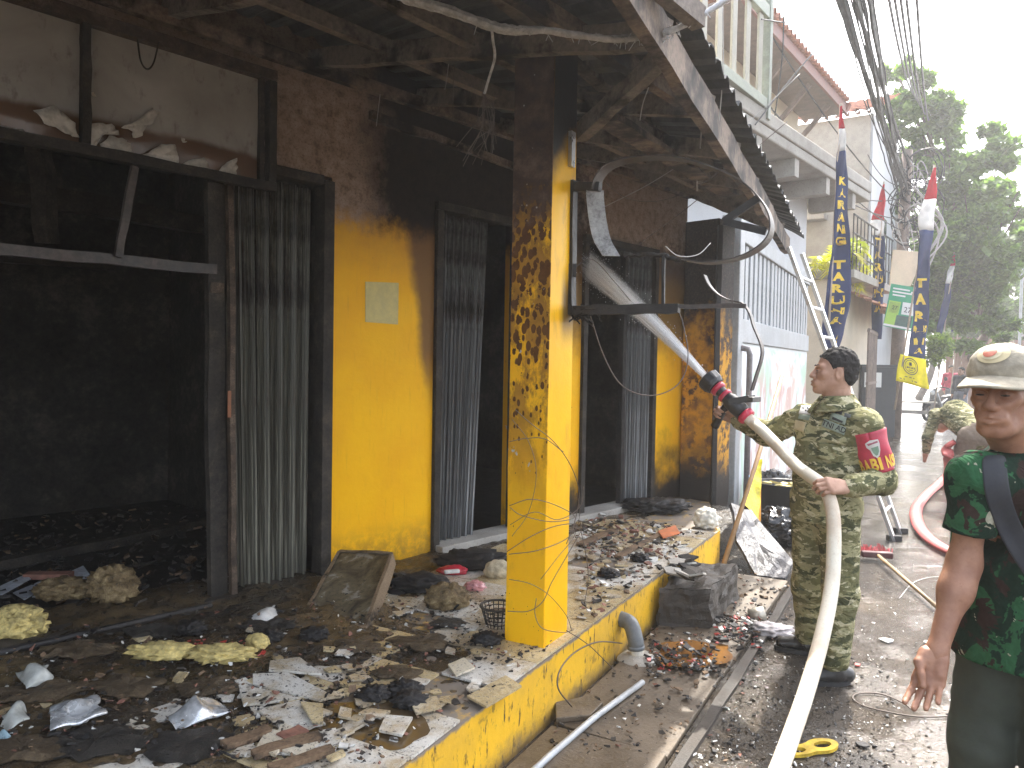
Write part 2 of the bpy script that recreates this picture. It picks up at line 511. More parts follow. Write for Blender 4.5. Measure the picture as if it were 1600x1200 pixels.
def m_shutter(name, tint=(.16, .165, .165)):
    k = Mat(name); s_, y_, z_ = k.sep()
    st = k.noise(1.0, 5, .7, vec=k.map((60, 60, 1.1))); blot = k.noise(3.5, 6, .65, vec=k.map((1, 1, .6))); f = k.noise(45, 4, .7)
    c = k.ramp(st, [(.3, tuple(t * .35 for t in tint)), (.50, tint), (.66, tuple(min(1, t * 3.6) for t in tint))])  # palest streaks stand in for light caught on the slat ribs
    rust = k.rng(blot, .5, .68)
    c = k.mix(k.math('MULTIPLY', rust, .75), c, k.ramp(f, [(.3, (.05, .022, .012)), (.7, (.10, .05, .028))]))
    soot = k.rng(k.math('ADD', blot, k.math('MULTIPLY', k.math('SUBTRACT', z_, 1.4), .10)), .50, .66)
    c = k.mix(k.math('MULTIPLY', soot, .85), c, (.018, .016, .015))
    low = k.math('MULTIPLY', k.rng(k.math('ADD', z_, k.math('MULTIPLY', blot, .9)), 1.35, .95), k.rng(s_, -1.12, -1.04))
    c = k.mix(k.math('MULTIPLY', low, k.rng(s_, .0, -.2)), c, (.016, .013, .012))
    return k.done(c, k.rng(st, .3, .7, .35, .6), .35, k.bump(f, .2, .003), .5)

def m_road():
    k = Mat('wet_asphalt', 'World')
    big = k.noise(.55, 5, .6); mid = k.noise(2.2, 5, .6, dist=.4); fine = k.noise(26, 5, .75); grit = k.vor(95); gr2 = k.noise(130, 3, .7)
    c = k.ramp(mid, [(.3, (.022, .016, .011)), (.5, (.044, .032, .021)), (.75, (.078, .057, .036))])
    c = k.mix(k.rng(fine, .60, .76), c, (.17, .15, .12))
    c = k.mix(k.rng(fine, .42, .28), c, (.028, .026, .023))
    # scattered pale specks painted in for foam and sun glints
    ch = k.math('MULTIPLY', k.rng(grit, .22, .15), k.rng(k.noise(7, 4, .7), .52, .62))
    c = k.mix(ch, c, (.48, .44, .37))
    mud = k.rng(k.noise(.8, 4, .6, vec=k.map((1, 1, 1), loc=(4, 7, 0))), .5, .68)
    c = k.mix(k.math('MULTIPLY', mud, .55), c, (.11, .078, .042))
    pud = k.math('ADD', k.math('MULTIPLY', big, .55), k.math('MULTIPLY', mid, .45))
    wet = k.rng(pud, .56, .45)          # 1 in the puddles
    c = k.mix(k.math('MULTIPLY', wet, .35), c, (.05, .04, .028))
    rr = k.math('ADD', k.math('MULTIPLY', k.math('SUBTRACT', 1.0, wet), k.rng(fine, .3, .7, .08, .26)), .035)
    h = k.math('ADD', k.math('MULTIPLY', fine, .6), k.math('MULTIPLY', gr2, .4))
    h = k.math('MULTIPLY', h, k.rng(wet, 0, 1, 1, .22))
    nb = k.bump(h, 1.0, .03)
    return k.done(c, rr, 0, nb, .42)

def m_concrete(name, a, b, dark=(.04, .035, .03), wet=.0, scale=3.0, coords='Object', dirt=.5):
    k = Mat(name, coords); n = k.noise(scale, 6, .65); v = k.noise(scale * 14, 5, .7); g = k.vor(scale * 30)
    c = k.ramp(n, [(.3, a), (.7, b)])
    c = k.mix(k.math('MULTIPLY', k.rng(v, .52, .7), dirt), c, dark)
    c = k.mix(k.math('MULTIPLY', k.rng(g, .2, .12), k.rng(v, .5, .6)), c, tuple(min(1, x * 2.2) for x in b))
    rr = k.rng(n, .35, .65, .85 - wet, .85 - wet * .35)
    return k.done(c, rr, 0, k.bump(v, .5, .01), .4)

def m_tile():
    k = Mat('sooty_floor_tile', 'World'); r_ = k.rand()
    n = k.noise(3.0, 6, .7); v = k.noise(62, 5, .8); sp = k.vor(60, vec=k.map((1, 1.6, 1)))
    c = k.mix(k.rng(r_, .55, .8), (.62, .60, .55), (.56, .46, .28))
    c = k.mix(k.math('MULTIPLY', k.rng(n, .42, .6), .8), c, (.34, .25, .13))
    c = k.mix(k.math('MULTIPLY', k.rng(v, .51, .63), .9), c, (.05, .042, .035))
    c = k.mix(k.math('MULTIPLY', k.rng(sp, .11, .06), k.rng(n, .42, .55)), c, (.04, .034, .028))
    c = k.mix(k.math('MULTIPLY', k.rng(n, .60, .72), .9), c, (.05, .04, .03))
    return k.done(c, k.rng(v, .4, .65, .14, .6), 0, k.bump(v, .2, .004), .5)

def m_ash():
    k = Mat('wet_ash_and_mud', 'World'); n = k.noise(1.7, 6, .65, dist=.5); v = k.noise(22, 6, .78); g = k.vor(60)
    c = k.ramp(n, [(.32, (.018, .015, .012)), (.46, (.045, .034, .023)), (.56, (.105, .074, .040)), (.72, (.17, .122, .066))])
    c = k.mix(k.rng(v, .5, .64), c, (.014, .013, .013))
    c = k.mix(k.math('MULTIPLY', k.rng(g, .2, .1), k.rng(v, .55, .6)), c, (.42, .38, .32))
    rr = k.math('ADD', k.rng(n, .42, .58, .22, .05), k.rng(v, .42, .72, 0, .35))
    return k.done(c, rr, 0, k.bump(v, .8, .02), .5)

def m_camo(name, cols, scale, stretch=(1, 1, 1), bumpscale=60, rough=.85, thr=(.5, .53, .57)):
    k = Mat(name); vec = k.map(stretch)
    a = k.noise(scale, 4, .62, vec=vec, dist=.5); b = k.noise(scale * 1.25, 4, .62, vec=k.map(stretch, loc=(7, 3, 1)), dist=.5)
    d = k.noise(scale * 2.1, 3, .6, vec=k.map(stretch, loc=(1, 9, 5)), dist=.6); t = k.noise(bumpscale, 3, .6)
    c = k.mix(k.rng(a, thr[0], thr[0] + .012), cols[0], cols[1])
    c = k.mix(k.rng(b, thr[1], thr[1] + .012), c, cols[2])
    c = k.mix(k.rng(d, thr[2], thr[2] + .012), c, cols[3])
    c = k.mix(1.0, c, k.rng(t, .3, .7, .86, 1.1), 'MULTIPLY')
    w1 = k.noise(9, 4, .55, dist=1.2)
    nb = k.bump(w1, .8, .04); nb = k.bump(t, .15, .002, nb)
    return k.done(c, .95, 0, nb, .08)

def m_skin(name, col, dark):
    k = Mat(name); n = k.noise(14, 4, .6); v = k.noise(240, 3, .6); v2 = k.noise(60, 4, .6)
    c = k.mix(k.rng(n, .35, .68), col, dark)
    c = k.mix(k.math('MULTIPLY', k.rng(v2, .55, .75), .35), c, tuple(x * .6 for x in dark))
    return k.done(c, k.rng(v2, .3, .7, .42, .6), 0, k.bump(v, .18, .002), .4, Subsurface_Weight=.06, Subsurface_Radius=(.01, .004, .002))

def m_foliage(name, a, b, tr=.35):
    k = Mat(name); r_ = k.noise(1.1, 3, .6); v = k.noise(9, 2, .5)
    c = k.mix(k.rng(r_, .35, .65), a, b); c = k.mix(k.rng(v, .4, .7), c, tuple(x * 1.5 for x in b))
    k.done(c, .5, 0, None, .4)
    t = k.n.new('ShaderNodeBsdfTranslucent'); k.inp(t.inputs[0], k.mix(1.0, c, (1.1, 1.3, .6), 'MULTIPLY'))
    mx = k.n.new('ShaderNodeMixShader'); mx.inputs[0].default_value = tr
    k.lk(k.b.outputs[0], mx.inputs[1]); k.lk(t.outputs[0], mx.inputs[2]); k.lk(mx.outputs[0], k.n['Material Output'].inputs[0])
    return k.m

def m_cloth(name, col, tr=.3, var=.2):
    k = Mat(name); n = k.noise(3, 4, .6); c = k.mix(1.0, col, k.rng(n, .3, .7, 1 - var, 1 + var), 'MULTIPLY')
    k.done(c, .75, 0, k.bump(k.noise(5, 3, .5, dist=1), .3, .03), .25)
    t = k.n.new('ShaderNodeBsdfTranslucent'); k.inp(t.inputs[0], c)
    mx = k.n.new('ShaderNodeMixShader'); mx.inputs[0].default_value = tr
    k.lk(k.b.outputs[0], mx.inputs[1]); k.lk(t.outputs[0], mx.inputs[2]); k.lk(mx.outputs[0], k.n['Material Output'].inputs[0])
    return k.m

def m_mural():
    k = Mat('washed_out_mural'); x_, y_, z_ = k.sep()
    n = k.noise(1.3, 4, .6, dist=.8); n2 = k.noise(2.6, 4, .6, vec=k.map((1, 1, .4), loc=(4, 4, 4)), dist=.6); st = k.noise(9, 4, .6, vec=k.map((3, 3, .25))); f = k.noise(30, 4, .7)
    c = k.ramp(n, [(.30, (.45, .62, .48)), (.42, (.52, .66, .55)), (.46, (.66, .70, .72)), (.56, (.72, .74, .78)), (.62, (.66, .56, .50)), (.74, (.52, .40, .36))])
    c = k.mix(k.math('MULTIPLY', k.rng(n2, .52, .6), k.rng(z_, 1.75, 1.2)), c, (.56, .40, .36))
    c = k.mix(k.math('MULTIPLY', k.rng(st, .55, .7), .5), c, (.36, .27, .24))
    c = k.mix(k.rng(z_, 1.78, 1.85), c, (.66, .70, .69))
    c = k.mix(k.math('MULTIPLY', k.rng(f, .6, .75), .4), c, (.3, .28, .26))
    return k.done(c, .7, 0, k.bump(f, .2, .005), .3)

M_WALL = m_front_wall(); M_PIL = m_pillar(); M_FARPIL = m_far_pillar(); M_STEP = m_step()
M_INNER = m_sooty('sooty_inner_wall', (.010, .010, .010), (.036, .033, .029), (.12, .10, .082), 2.2)
M_BLACK = m_sooty('charred_black', (.008, .008, .008), (.02, .018, .017), (.06, .05, .045), 9)
M_FRAME = m_sooty('scorched_frame', (.014, .013, .012), (.036, .031, .026), (.10, .078, .06), 8)
M_RUSTFR = m_sooty('rusty_sign_frame', (.025, .018, .013), (.075, .052, .036), (.22, .16, .115), 12, rough=.7)
M_BEAM = m_wood('smoked_beam', (.13, .112, .096), (.26, .22, .19), .30)
M_BEAM2 = m_wood('scorched_pale_beam', (.12, .088, .066), (.27, .205, .16), .42)
M_SHEET = m_sooty('smoked_roof_sheet', (.024, .026, .029), (.060, .063, .068), (.125, .125, .13), 3, rough=.6, bs=.2)
M_SHUT = m_shutter('smoked_steel_shutter', (.10, .095, .075)); M_SHUT2 = m_shutter('blue_grey_steel_shutter', (.135, .138, .14))
M_ROAD = m_road(); M_TILE = m_tile(); M_ASH = m_ash()
M_SLAB = m_concrete('muddy_drain_slab', (.065, .049, .033), (.15, .115, .078), (.035, .028, .02), .5, 2.6, dirt=.8)
M_CONC = m_concrete('weathered_concrete', (.27, .25, .22), (.42, .40, .36), (.12, .11, .10), .1)
M_DARKCONC = m_concrete('scorched_concrete', (.026, .022, .018), (.075, .062, .050), (.015, .013, .012), .3, 5, dirt=.8)
M_WHITEWALL = plain('white_house_paint', (.56, .57, .585), .8, 0, .10, 1.5, .05)
M_CREAM = plain('cream_house_paint', (.72, .63, .50), .8, 0, .14, 1.2, .08)
M_GREYPAINT = plain('grey_fence_paint', (.42, .44, .45), .6, 0, .2, 2.5, .08)
M_GREYDARK = plain('dark_fence_gap', (.12, .125, .13), .8)
M_MURAL = m_mural()
M_RTILE = plain('clay_roof_tile', (.42, .20, .13), .75, 0, .4, 5, .2)
M_GREENRAIL = plain('grey_green_rail_paint', (.30, .33, .27), .6, 0, .2)
M_SLATC = plain('cream_rail_board', (.40, .385, .32), .7, 0, .15)
M_STEEL = plain('aluminium', (.62, .63, .64), .38, .75, .12, 9, .05)
M_BLKMETAL = plain('blackened_steel', (.028, .026, .026), .6, .3, .4, 9, .4)
M_BURNTSTEEL = plain('heat_marked_steel', (.06, .048, .043), .5, .12, .6, 7, .15)
M_HOOPLIT = m_sooty('burnt_hoop_lit_white', (.03, .027, .024), (.34, .34, .34), (.62, .63, .64), 9, .5, .15)  # white tone paints the light on the hoop, with soot over it
M_POLE = plain('old_pole_paint', (.20, .155, .13), .8, 0, .35, 4, .4)
M_CABLE = plain('black_cable', (.03, .03, .033), .6)
M_CABLEW = plain('ash_white_cable', (.55, .55, .56), .8, 0, .3, 30, .6, 90)
M_WIRE = plain('bare_rusty_wire', (.11, .085, .07), .6, .3)
M_PALEWIRE = plain('pale_bare_wire', (.42, .40, .38), .5, .4)
# ------------------------------------------------------------------ road, pavement
rnd = random.Random(11)
road = MB()
def road_pt(u, v):
    x, y = -60 + 260 * u, -60 + 320 * v
    return Vector((x, y, 0))
road.grid(road_pt, 4, 4)
road.build('road', M_ROAD, kind='structure')

pav = empty('drain_pavement', RW(.3, 0), kind='structure')
tt = -3.9
k = 0
while tt < 9.5:
    ln = rnd.uniform(.85, 1.05) if not -.35 < tt < .2 else .95
    if tt + ln > 2.75 and tt < 4.4:
        tt += ln; continue
    b = MB(); lift = rnd.uniform(0, .012); tl = rnd.uniform(-.006, .006)
    c = [RW(.045, tt + .008, 0), RW(.55 + rnd.uniform(-.01, .01), tt + .008, 0), RW(.55 + rnd.uniform(-.01, .01), tt + ln - .012, 0), RW(.045, tt + ln - .012, 0)]
    vs = [p + Vector((0, 0, .004)) for p in c] + [p + Vector((0, 0, .034 + lift + (tl if i in (1, 2) else -tl))) for i, p in enumerate(c)]
    b.add(vs, [(3,2,1,0),(4,5,6,7),(0,1,5,4),(1,2,6,5),(2,3,7,6),(3,0,4,7)])
    b.build('drain_slab', M_SLAB, pav, bevel=.006)
    tt += ln
kb = MB()
kb.bar(RW(.605, -4, .008), RW(.605, 7, .008), .05, .03, segs=40, wob=.004, rnd=rnd)
kb.build('kerb_edge', M_DARKCONC, pav)

# ------------------------------------------------------------------ the burnt shop
shop = empty('burnt_shop', mat=SHOP_M, label='burnt yellow shop with charred canopy, folding shutters and raised tiled porch', cat='shop')
FLOOR = .30
pl = MB()
poly = [RW(0, -6), RW(0, 2.81), S(3.25, -.30, 0), S(3.25, 3.4, 0), S(-6, 3.4, 0), S(-7, 0, 0)]
n = len(poly)
vs = [Vector((p.x, p.y, -.05)) for p in poly] + [Vector((p.x, p.y, FLOOR)) for p in poly]
pl.add(vs, [tuple(range(n, 2 * n))] + [(i, (i + 1) % n, n + (i + 1) % n, n + i) for i in range(n)])
pl.build('porch_step', M_STEP, shop)

WT = .16
fw = MB()
def wall(s0, s1, z0, z1, y0=0.0, y1=WT): fw.box2((s0, y0, z0), (s1, y1, z1), SHOP_M)
TOP = 3.56
wall(-.80, 0.0, FLOOR - .02, 2.66)
wall(.85, 1.60, FLOOR - .02, 2.66)
wall(2.72, 3.25, FLOOR - .02, 2.66)
wall(-1.24, 3.25, 2.66, TOP)
wall(-6, -1.24, 3.13, TOP)
wall(-6, -4.3, FLOOR - .02, 3.13)
fw.build('front_wall', M_WALL, shop)
up = MB(); up.box2((-6, -.001, TOP + .002), (3.25, 3.4, 6.2), SHOP_M); up.build('unseen_upper_block', M_CREAM, shop)  # unseen solid block added above the wall to keep light out
inn = MB()
inn.box2((-6, 3.0, FLOOR), (3.25, 3.14, TOP - .002), SHOP_M)
inn.box2((3.10, WT, FLOOR), (3.24, 2.998, TOP - .002), SHOP_M)
inn.box2((-5.9, WT, FLOOR), (-5.7, 2.998, TOP - .002), SHOP_M)
inn.box2((-.50, WT + .002, FLOOR), (-.38, 2.998, TOP - .002), SHOP_M)
inn.build('inner_wall', M_INNER, shop)
cl = MB(); cl.box2((-5.7, WT + .002, 3.2), (3.098, 2.998, 3.3), SHOP_M); cl.build('inner_ceiling', M_BLACK, shop)
fl = MB(); fl.box2((-5.7, .02, FLOOR - .01), (3.098, 2.998, FLOOR + .012), SHOP_M); fl.build('inner_floor', M_BLACK, shop)
# charred roof timbers and shelves seen in the dark of the first bay
for (a, b, w_) in (((-4.0, 1.2, 2.55), (-.55, 1.3, 2.50), .09), ((-3.6, 2.2, 2.25), (-1.2, 2.3, 2.28), .08), ((-2.9, .7, 3.1), (-2.7, 2.9, 2.3), .07), ((-2.1, .8, 2.9), (-2.05, .85, 2.2), .08)):
    b_ = MB(); b_.bar(S(*a), S(*b), w_, w_ * 1.4, segs=6, wob=.012, rnd=rnd); b_.build('charred_timber', M_FRAME, shop)
for s0, s1, z in ((-3.4, -2.0, 1.2), (-3.4, -2.2, .8)):
    b_ = MB(); b_.box2((s0, 2.55, z), (s1, 2.98, z + .035), SHOP_M); b_.build('charred_shelf', M_INNER, shop)

# door frames
def frame(name, s0, s1, z1, lip=.03, wd=.055, mat=M_FRAME):
    for a, b in ((s0, s0 + wd), (s1 - wd, s1)):
        f_ = MB(); f_.box2((a, -lip, FLOOR), (b, .06, z1), SHOP_M); f_.build(name, mat, shop, bevel=.004)
    f_ = MB(); f_.box2((s0, -lip - .003, z1 + .001), (s1, .06, z1 + wd), SHOP_M); f_.build(name, mat, shop, bevel=.004)
frame('door_frame', .002, .848, 2.60)
frame('door_frame', 1.602, 2.718, 2.60)
f_ = MB(); f_.box2((-.872, -.035, FLOOR), (-.802, .07, 2.63), SHOP_M); f_.build('door_frame', M_FRAME, shop, bevel=.004)
f_ = MB(); f_.box2((-1.24, -.036, 2.60), (-.874, .07, 2.655), SHOP_M); f_.build('door_frame', M_FRAME, shop, bevel=.004)

# folding shutters: each slat is a piece
prof = [(-.034, 0), (-.022, 0), (-.017, .009), (-.004, .009), (0, .003), (.004, .009), (.017, .009), (.022, 0), (.034, 0)]
def slat_mesh(name, h, mat):
    b = MB(); vs, fs = [], []
    for z in (0, h * .33, h * .66, h):
        for x, y in prof: vs.append((x, y, z))
        for x, y in prof: vs.append((x, y + .0018, z))
    m = len(prof)
    for L in range(3):
        a, c = L * 2 * m, (L + 1) * 2 * m
        for i in range(m - 1):
            fs.append((a + i, a + i + 1, c + i + 1, c + i)); fs.append((a + m + i + 1, a + m + i, c + m + i, c + m + i + 1))
        fs.append((a, c, c + m, a + m)); fs.append((a + m - 1, a + 2 * m - 1, c + 2 * m - 1, c + m - 1))
    b.add(vs, fs)
    me = bpy.data.meshes.new(name); me.from_pydata(b.v, [], b.f); me.materials.append(mat)
    return me
def folding_door(s_top, s_bot, n_, z1, mat, y0=.05, fold=48, label=None):
    root = bpy.data.objects.new('folding_shutter', None); COL.objects.link(root); root.parent = shop
    if label: root['label'] = label
    WM[root.name] = SHOP_M.copy()
    me = slat_mesh('slat', z1 - FLOOR - .02, mat)
    for i in range(n_):
        f = (i + .5) / n_
        st = s_top[0] + (s_top[1] - s_top[0]) * f; sb = s_bot[0] + (s_bot[1] - s_bot[0]) * f
        h = z1 - FLOOR - .02
        sh = (st - sb) / h
        a = R(fold * (1 if i % 2 else -1) + rnd.uniform(-7, 7))
        Mx = Matrix.Translation((sb, y0 + rnd.uniform(-.012, .012), FLOOR + .02)) @ Matrix(((1, 0, sh, 0), (0, 1, rnd.uniform(-.006, .006), 0), (0, 0, 1, 0), (0, 0, 0, 1))) @ Matrix.Rotation(a, 4, 'Z')
        # object transforms carry no shear: bake it by tilting about the facade normal
        Mx = Matrix.Translation((sb, y0 + rnd.uniform(-.012, .012), FLOOR + .02)) @ Matrix.Rotation(math.atan(sh), 4, 'Y') @ Matrix.Rotation(a, 4, 'Z')
        child_at('slat', me, root, Mx)
    return root
d1 = folding_door((-1.42, -.90), (-1.36, -.91), 12, 2.58, M_SHUT, label='smoke-streaked folding shutter pushed half open')
p_ = MB(); p_.bar(S(-1.47, .03, FLOOR), S(-1.50, .03, 2.50), .09, .05, up=SHOP_M.to_3x3() @ Vector((0, 1, 0)), segs=8, wob=.005, rnd=rnd); p_.build('end_post', M_FRAME, d1)
p_ = MB(); p_.bar(S(-1.40, -.012, FLOOR + .02), S(-1.435, -.012, 2.5), .035, .03, segs=8, wob=.003, rnd=rnd); p_.build('end_post', M_RUSTFR, d1)
p_ = MB(); p_.box2((-1.53, -.01, 1.93), (-1.46, .0, 1.985), SHOP_M); p_.build('latch_plate', M_RUSTFR, d1)
p_ = MB(); p_.box2((-1.448, -.034, 1.28), (-1.430, -.028, 1.42), SHOP_M); p_.build('pull_handle', plain('copper_pull', (.22, .09, .045), .5, .4), d1)
d2 = folding_door((.075, .52), (.07, .41), 11, 2.60, M_SHUT2, label='blue-grey folding shutter beside the yellow panel')
d3 = folding_door((2.30, 2.66), (2.30, 2.66), 9, 2.60, M_SHUT2, label='streaked folding shutter of the farthest door')
p_ = MB(); p_.box2((.46, .03, FLOOR + .02), (.50, .08, 2.58), SHOP_M); 
p_ = MB(); p_.bar(S(2.24, .03, FLOOR), S(2.25, .03, 2.58), .05, .05, segs=4, wob=.004, rnd=rnd); p_.build('end_post', M_BLACK, d3)

# transom sign over the first bay
TS = bpy.data.objects.new('transom_sign', None); COL.objects.link(TS); TS.parent = shop; WM[TS.name] = SHOP_M.copy()
TS['label'] = 'smoked acrylic sign box with melted lower edge'
mull = FP(126, 150).x
for nm, lo, hi in (('sign_frame', (-4.3, -.09, 3.085), (-1.205, -.03, 3.14)), ('sign_frame', (-4.3, -.08, 2.50), (-1.205, -.03, 2.545)),
                   ('sign_frame', (-1.25, -.085, 2.546), (-1.205, -.031, 3.084)), ('sign_frame', (-1.295, -.07, 2.546), (-1.268, -.031, 3.084)), ('sign_frame', (mull - .018, -.085, 2.546), (mull + .018, -.031, 3.084)),
                   ('sign_frame', (mull - 1.02, -.085, 2.546), (mull - .98, -.031, 3.084))):
    b_ = MB(); b_.bar(S((lo[0] + (0 if hi[0] - lo[0] > .5 else (hi[0] - lo[0]) / 2)), (lo[1] + hi[1]) / 2, (lo[2] + hi[2]) / 2 if hi[0] - lo[0] > .5 else lo[2]),
                      S((hi[0] if hi[0] - lo[0] > .5 else (lo[0] + hi[0]) / 2), (lo[1] + hi[1]) / 2, (lo[2] + hi[2]) / 2 if hi[0] - lo[0] > .5 else hi[2]),
                      *((hi[1] - lo[1], hi[2] - lo[2]) if hi[0] - lo[0] > .5 else (hi[0] - lo[0], hi[1] - lo[1])), segs=24 if hi[0] - lo[0] > .5 else 8, wob=.0035, rnd=rnd,
                      up=(0, 0, 1) if hi[0] - lo[0] > .5 else SHOP_M.to_3x3() @ Vector((0, 1, 0)))
    b_.build(nm, M_RUSTFR if lo[2] > 3 else M_FRAME, TS)
def m_acryl():
    k = Mat('smoked_acrylic'); x_, y_, z_ = k.sep(); n = k.noise(2.6, 5, .6, dist=.4); f = k.noise(18, 5, .7, vec=k.map((1, 1, .5)))
    c = k.ramp(n, [(.3, (.28, .275, .265)), (.7, (.45, .445, .44))])
    lowb = k.rng(k.math('ADD', z_, k.math('MULTIPLY', k.math('SUBTRACT', n, .5), .10)), 2.70, 2.655)
    c = k.mix(lowb, c, (.14, .085, .055))
    c = k.mix(k.math('MULTIPLY', k.rng(f, .55, .75), .5), c, (.10, .075, .06))
    return k.done(c, .2, 0, k.bump(n, .25, .03), .6)
MA = m_acryl()
for a, b in ((mull - .98, mull - .018), (mull + .018, -1.295), (mull - 2.0, mull - 1.02)):
    g = MB()
    g.grid(lambda u, v: S(a + (b - a) * u, -.045 + .012 * math.sin(u * 7 + v * 3) * (1 - v) - (.02 * math.exp(-((v - .12) / .06) ** 2)) * (.5 + .5 * math.sin(u * 11)), 2.55 + .53 * v), 30, 14)
    g.build('acrylic_pane', MA, TS, smooth=True)
MMELT = plain('melted_white_acrylic', (.50, .48, .44), .25, 0, .3, 9, .2, spec=.5)
shapes = [[(52,172),(85,165),(100,178),(116,192),(122,215),(108,212),(95,203),(70,192)], [(0,195),(18,200),(35,203),(52,218),(30,216),(0,212)], [(75,222),(92,217),(110,226),(100,228)],
          [(130,196),(160,192),(178,197),(186,210),(172,205),(158,214),(146,234),(132,231)], [(156,226),(170,212),(190,216),(203,226),(208,246),(180,243),(158,238)],
          [(187,200),(212,190),(238,170),(248,176),(238,192),(226,203),(222,214),(208,216),(206,206)], [(212,246),(230,238),(252,226),(272,227),(279,240),(278,258),(250,254),(226,252)],
          [(284,257),(300,250),(318,247),(327,262),(326,270),(305,266)], [(340,267),(350,257),(368,247),(371,262),(368,277),(345,273)], [(281,217),(288,216),(291,222),(284,223)], [(133,140),(146,144),(150,150),(140,149)]]
for sh in shapes:
    sh2 = []
    for i_, (x_, y_) in enumerate(sh):
        nx_, ny_ = sh[(i_ + 1) % len(sh)]
        for q_ in (0, .34, .67): sh2.append((x_ + (nx_ - x_) * q_ + rnd.uniform(-1.6, 1.6), y_ + (ny_ - y_) * q_ + rnd.uniform(-1.6, 1.6)))
    g = MB(); pts = [FP(x, y, -.062) for x, y in sh2]
    c = sum(pts, Vector()) / len(pts)
    vs = [SHOP_M @ (p + Vector((0, rnd.uniform(-.012, .004), 0))) for p in pts] + [SHOP_M @ (c.lerp(p, .55) + Vector((0, rnd.uniform(-.006, .004), 0))) for p in pts] + [SHOP_M @ (c + Vector((0, -.004, 0)))]
    m = len(pts); fs = []
    for i in range(m):
        j = (i + 1) % m
        fs.append((i, j, m + j, m + i)); fs.append((m + i, m + j, 2 * m))
    g.add(vs, fs); o = g.build('melted_plastic', MMELT, TS, smooth=True)
    so = o.modifiers.new('t', 'SOLIDIFY'); so.thickness = .004

# cross bar and the loose strut below the sign
b_ = MB(); b_.bar(S(-4.3, .0, 2.03), S(-1.50, .0, 2.05), .03, .05, segs=16, wob=.004, rnd=rnd); b_.build('cross_bar', M_BURNTSTEEL, shop)
b_ = MB(); b_.bar(S(-1.915, -.02, 2.50), S(-1.99, -.03, 2.06), .022, .035, segs=5, wob=.003, rnd=rnd); b_.build('strut', M_BURNTSTEEL, shop)
b_ = MB(); b_.tube([G(-120, 1048, .33), G(0, 1020, .335), G(330, 946, .335)], .016, 8); b_.build('floor_rail', M_BLKMETAL, shop, smooth=True)
b_ = MB(); b_.box2((-4.3, -.05, FLOOR), (-.81, .10, FLOOR + .03), SHOP_M); b_.build('door_sill', M_DARKCONC, shop, bevel=.006)
b_ = MB(); b_.box2((.02, -.10, FLOOR), (2.7, .12, FLOOR + .055), SHOP_M); b_.build('door_sill', M_CONC, shop, bevel=.006)

# pillar on the porch edge (own frame: x out to the road, y away along it)
pm = Vector((.162, 3.357, 0))
PW, PD = .20, .25
pc = pm - NR * PW / 2 + DR * PD / 2
pil_M = Matrix.Translation(pc) @ Matrix(((NR.x, DR.x, 0, 0), (NR.y, DR.y, 0, 0), (0, 0, 1, 0), (0, 0, 0, 1)))
b_ = MB()
for i in range(24):
    pass
zs = [FLOOR - .01 + (3.06 - FLOOR) * i / 30 for i in range(31)]
vs, fs = [], []
for z in zs:
    for x, y in ((-PW/2, -PD/2), (PW/2, -PD/2), (PW/2, PD/2), (-PW/2, PD/2)):
        q = Vector((x * 9, y * 9, z * 4))
        vs.append((x + .0025 * mnoise.noise(q), y + .0025 * mnoise.noise(q + Vector((9, 3, 1))), z))
for i in range(30):
    for j in range(4):
        fs.append((4*i+j, 4*i+(j+1)%4, 4*i+4+(j+1)%4, 4*i+4+j))
fs.append((120, 121, 122, 123))
b_.add(vs, fs)
o = b_.build('pillar', M_PIL, shop, world=False, bevel=.004)
o.matrix_local = SHOP_M.inverted() @ pil_M
# metal stub and conduit on the street side of the pillar
b_ = MB(); b_.box2((PW/2 + .001, .03, 2.50), (PW/2 + .02, .07, 2.66), pil_M); b_.build('bracket_stub', M_STEEL, shop)

# far pier at the end of the porch
q0, q1, q2 = S(3.18, -.02, 0), S(3.18, -.385, 0), S(3.58, -.34, 0)
b_ = MB(); q3 = q2 + (q0 - q1)
zs = [FLOOR - .3 + (2.98 - .0) * i / 24 for i in range(25)]; vs, fs = [], []
for z in zs:
    for p in (q0, q1, q2, q3):
        q = Vector((p.x * 5, p.y * 5, z * 5)); vs.append((p.x + .012 * mnoise.noise(q), p.y + .012 * mnoise.noise(q + Vector((5, 1, 2))), z))
for i in range(24):
    for j in range(4): fs.append((4*i+j, 4*i+(j+1)%4, 4*i+4+(j+1)%4, 4*i+4+j))
fs.append((96, 97, 98, 99)); b_.add(vs, fs); b_.build('end_pier', M_FARPIL, shop, bevel=.01)
b_ = MB(); b_.bar(S(3.12, -.42, FLOOR), S(3.12, -.42, 2.9), .045, .045, segs=6, wob=.004, rnd=rnd); b_.build('steel_post', M_BLKMETAL, shop)

# ------------------------------------------------------------------ canopy
CA = bpy.data.objects.new('canopy', None); COL.objects.link(CA); CA.parent = shop; WM[CA.name] = SHOP_M.copy()
CA['label'] = 'smoke-blackened corrugated canopy on charred timber'
FS0, FS1 = Vector((.42, 2.5, 0)), Vector((2.55, 7.1, 0)); FD = (FS1 - FS0).normalized()
ED0, ED1 = Vector((.56, 2.62, 0)), Vector((2.86, 7.5, 0)); ED = (ED1 - ED0).normalized()
def bow(p, q, z0, z1): return Vector((p.x, p.y, z0)), Vector((q.x, q.y, z1))
b_ = MB(); b_.bar(FS0 - FD * 5.2 + Vector((0, 0, 2.74)), FS1 + Vector((0, 0, 2.72)), .05, .15, segs=30, wob=.006, rnd=rnd); b_.build('fascia_beam', M_BEAM2, CA)
b_ = MB(); b_.bar(RW(-.11, -5, 3.09), RW(-.11, 3.7, 3.09), .07, .13, segs=26, wob=.007, rnd=rnd); b_.build('main_beam', M_BEAM, CA)
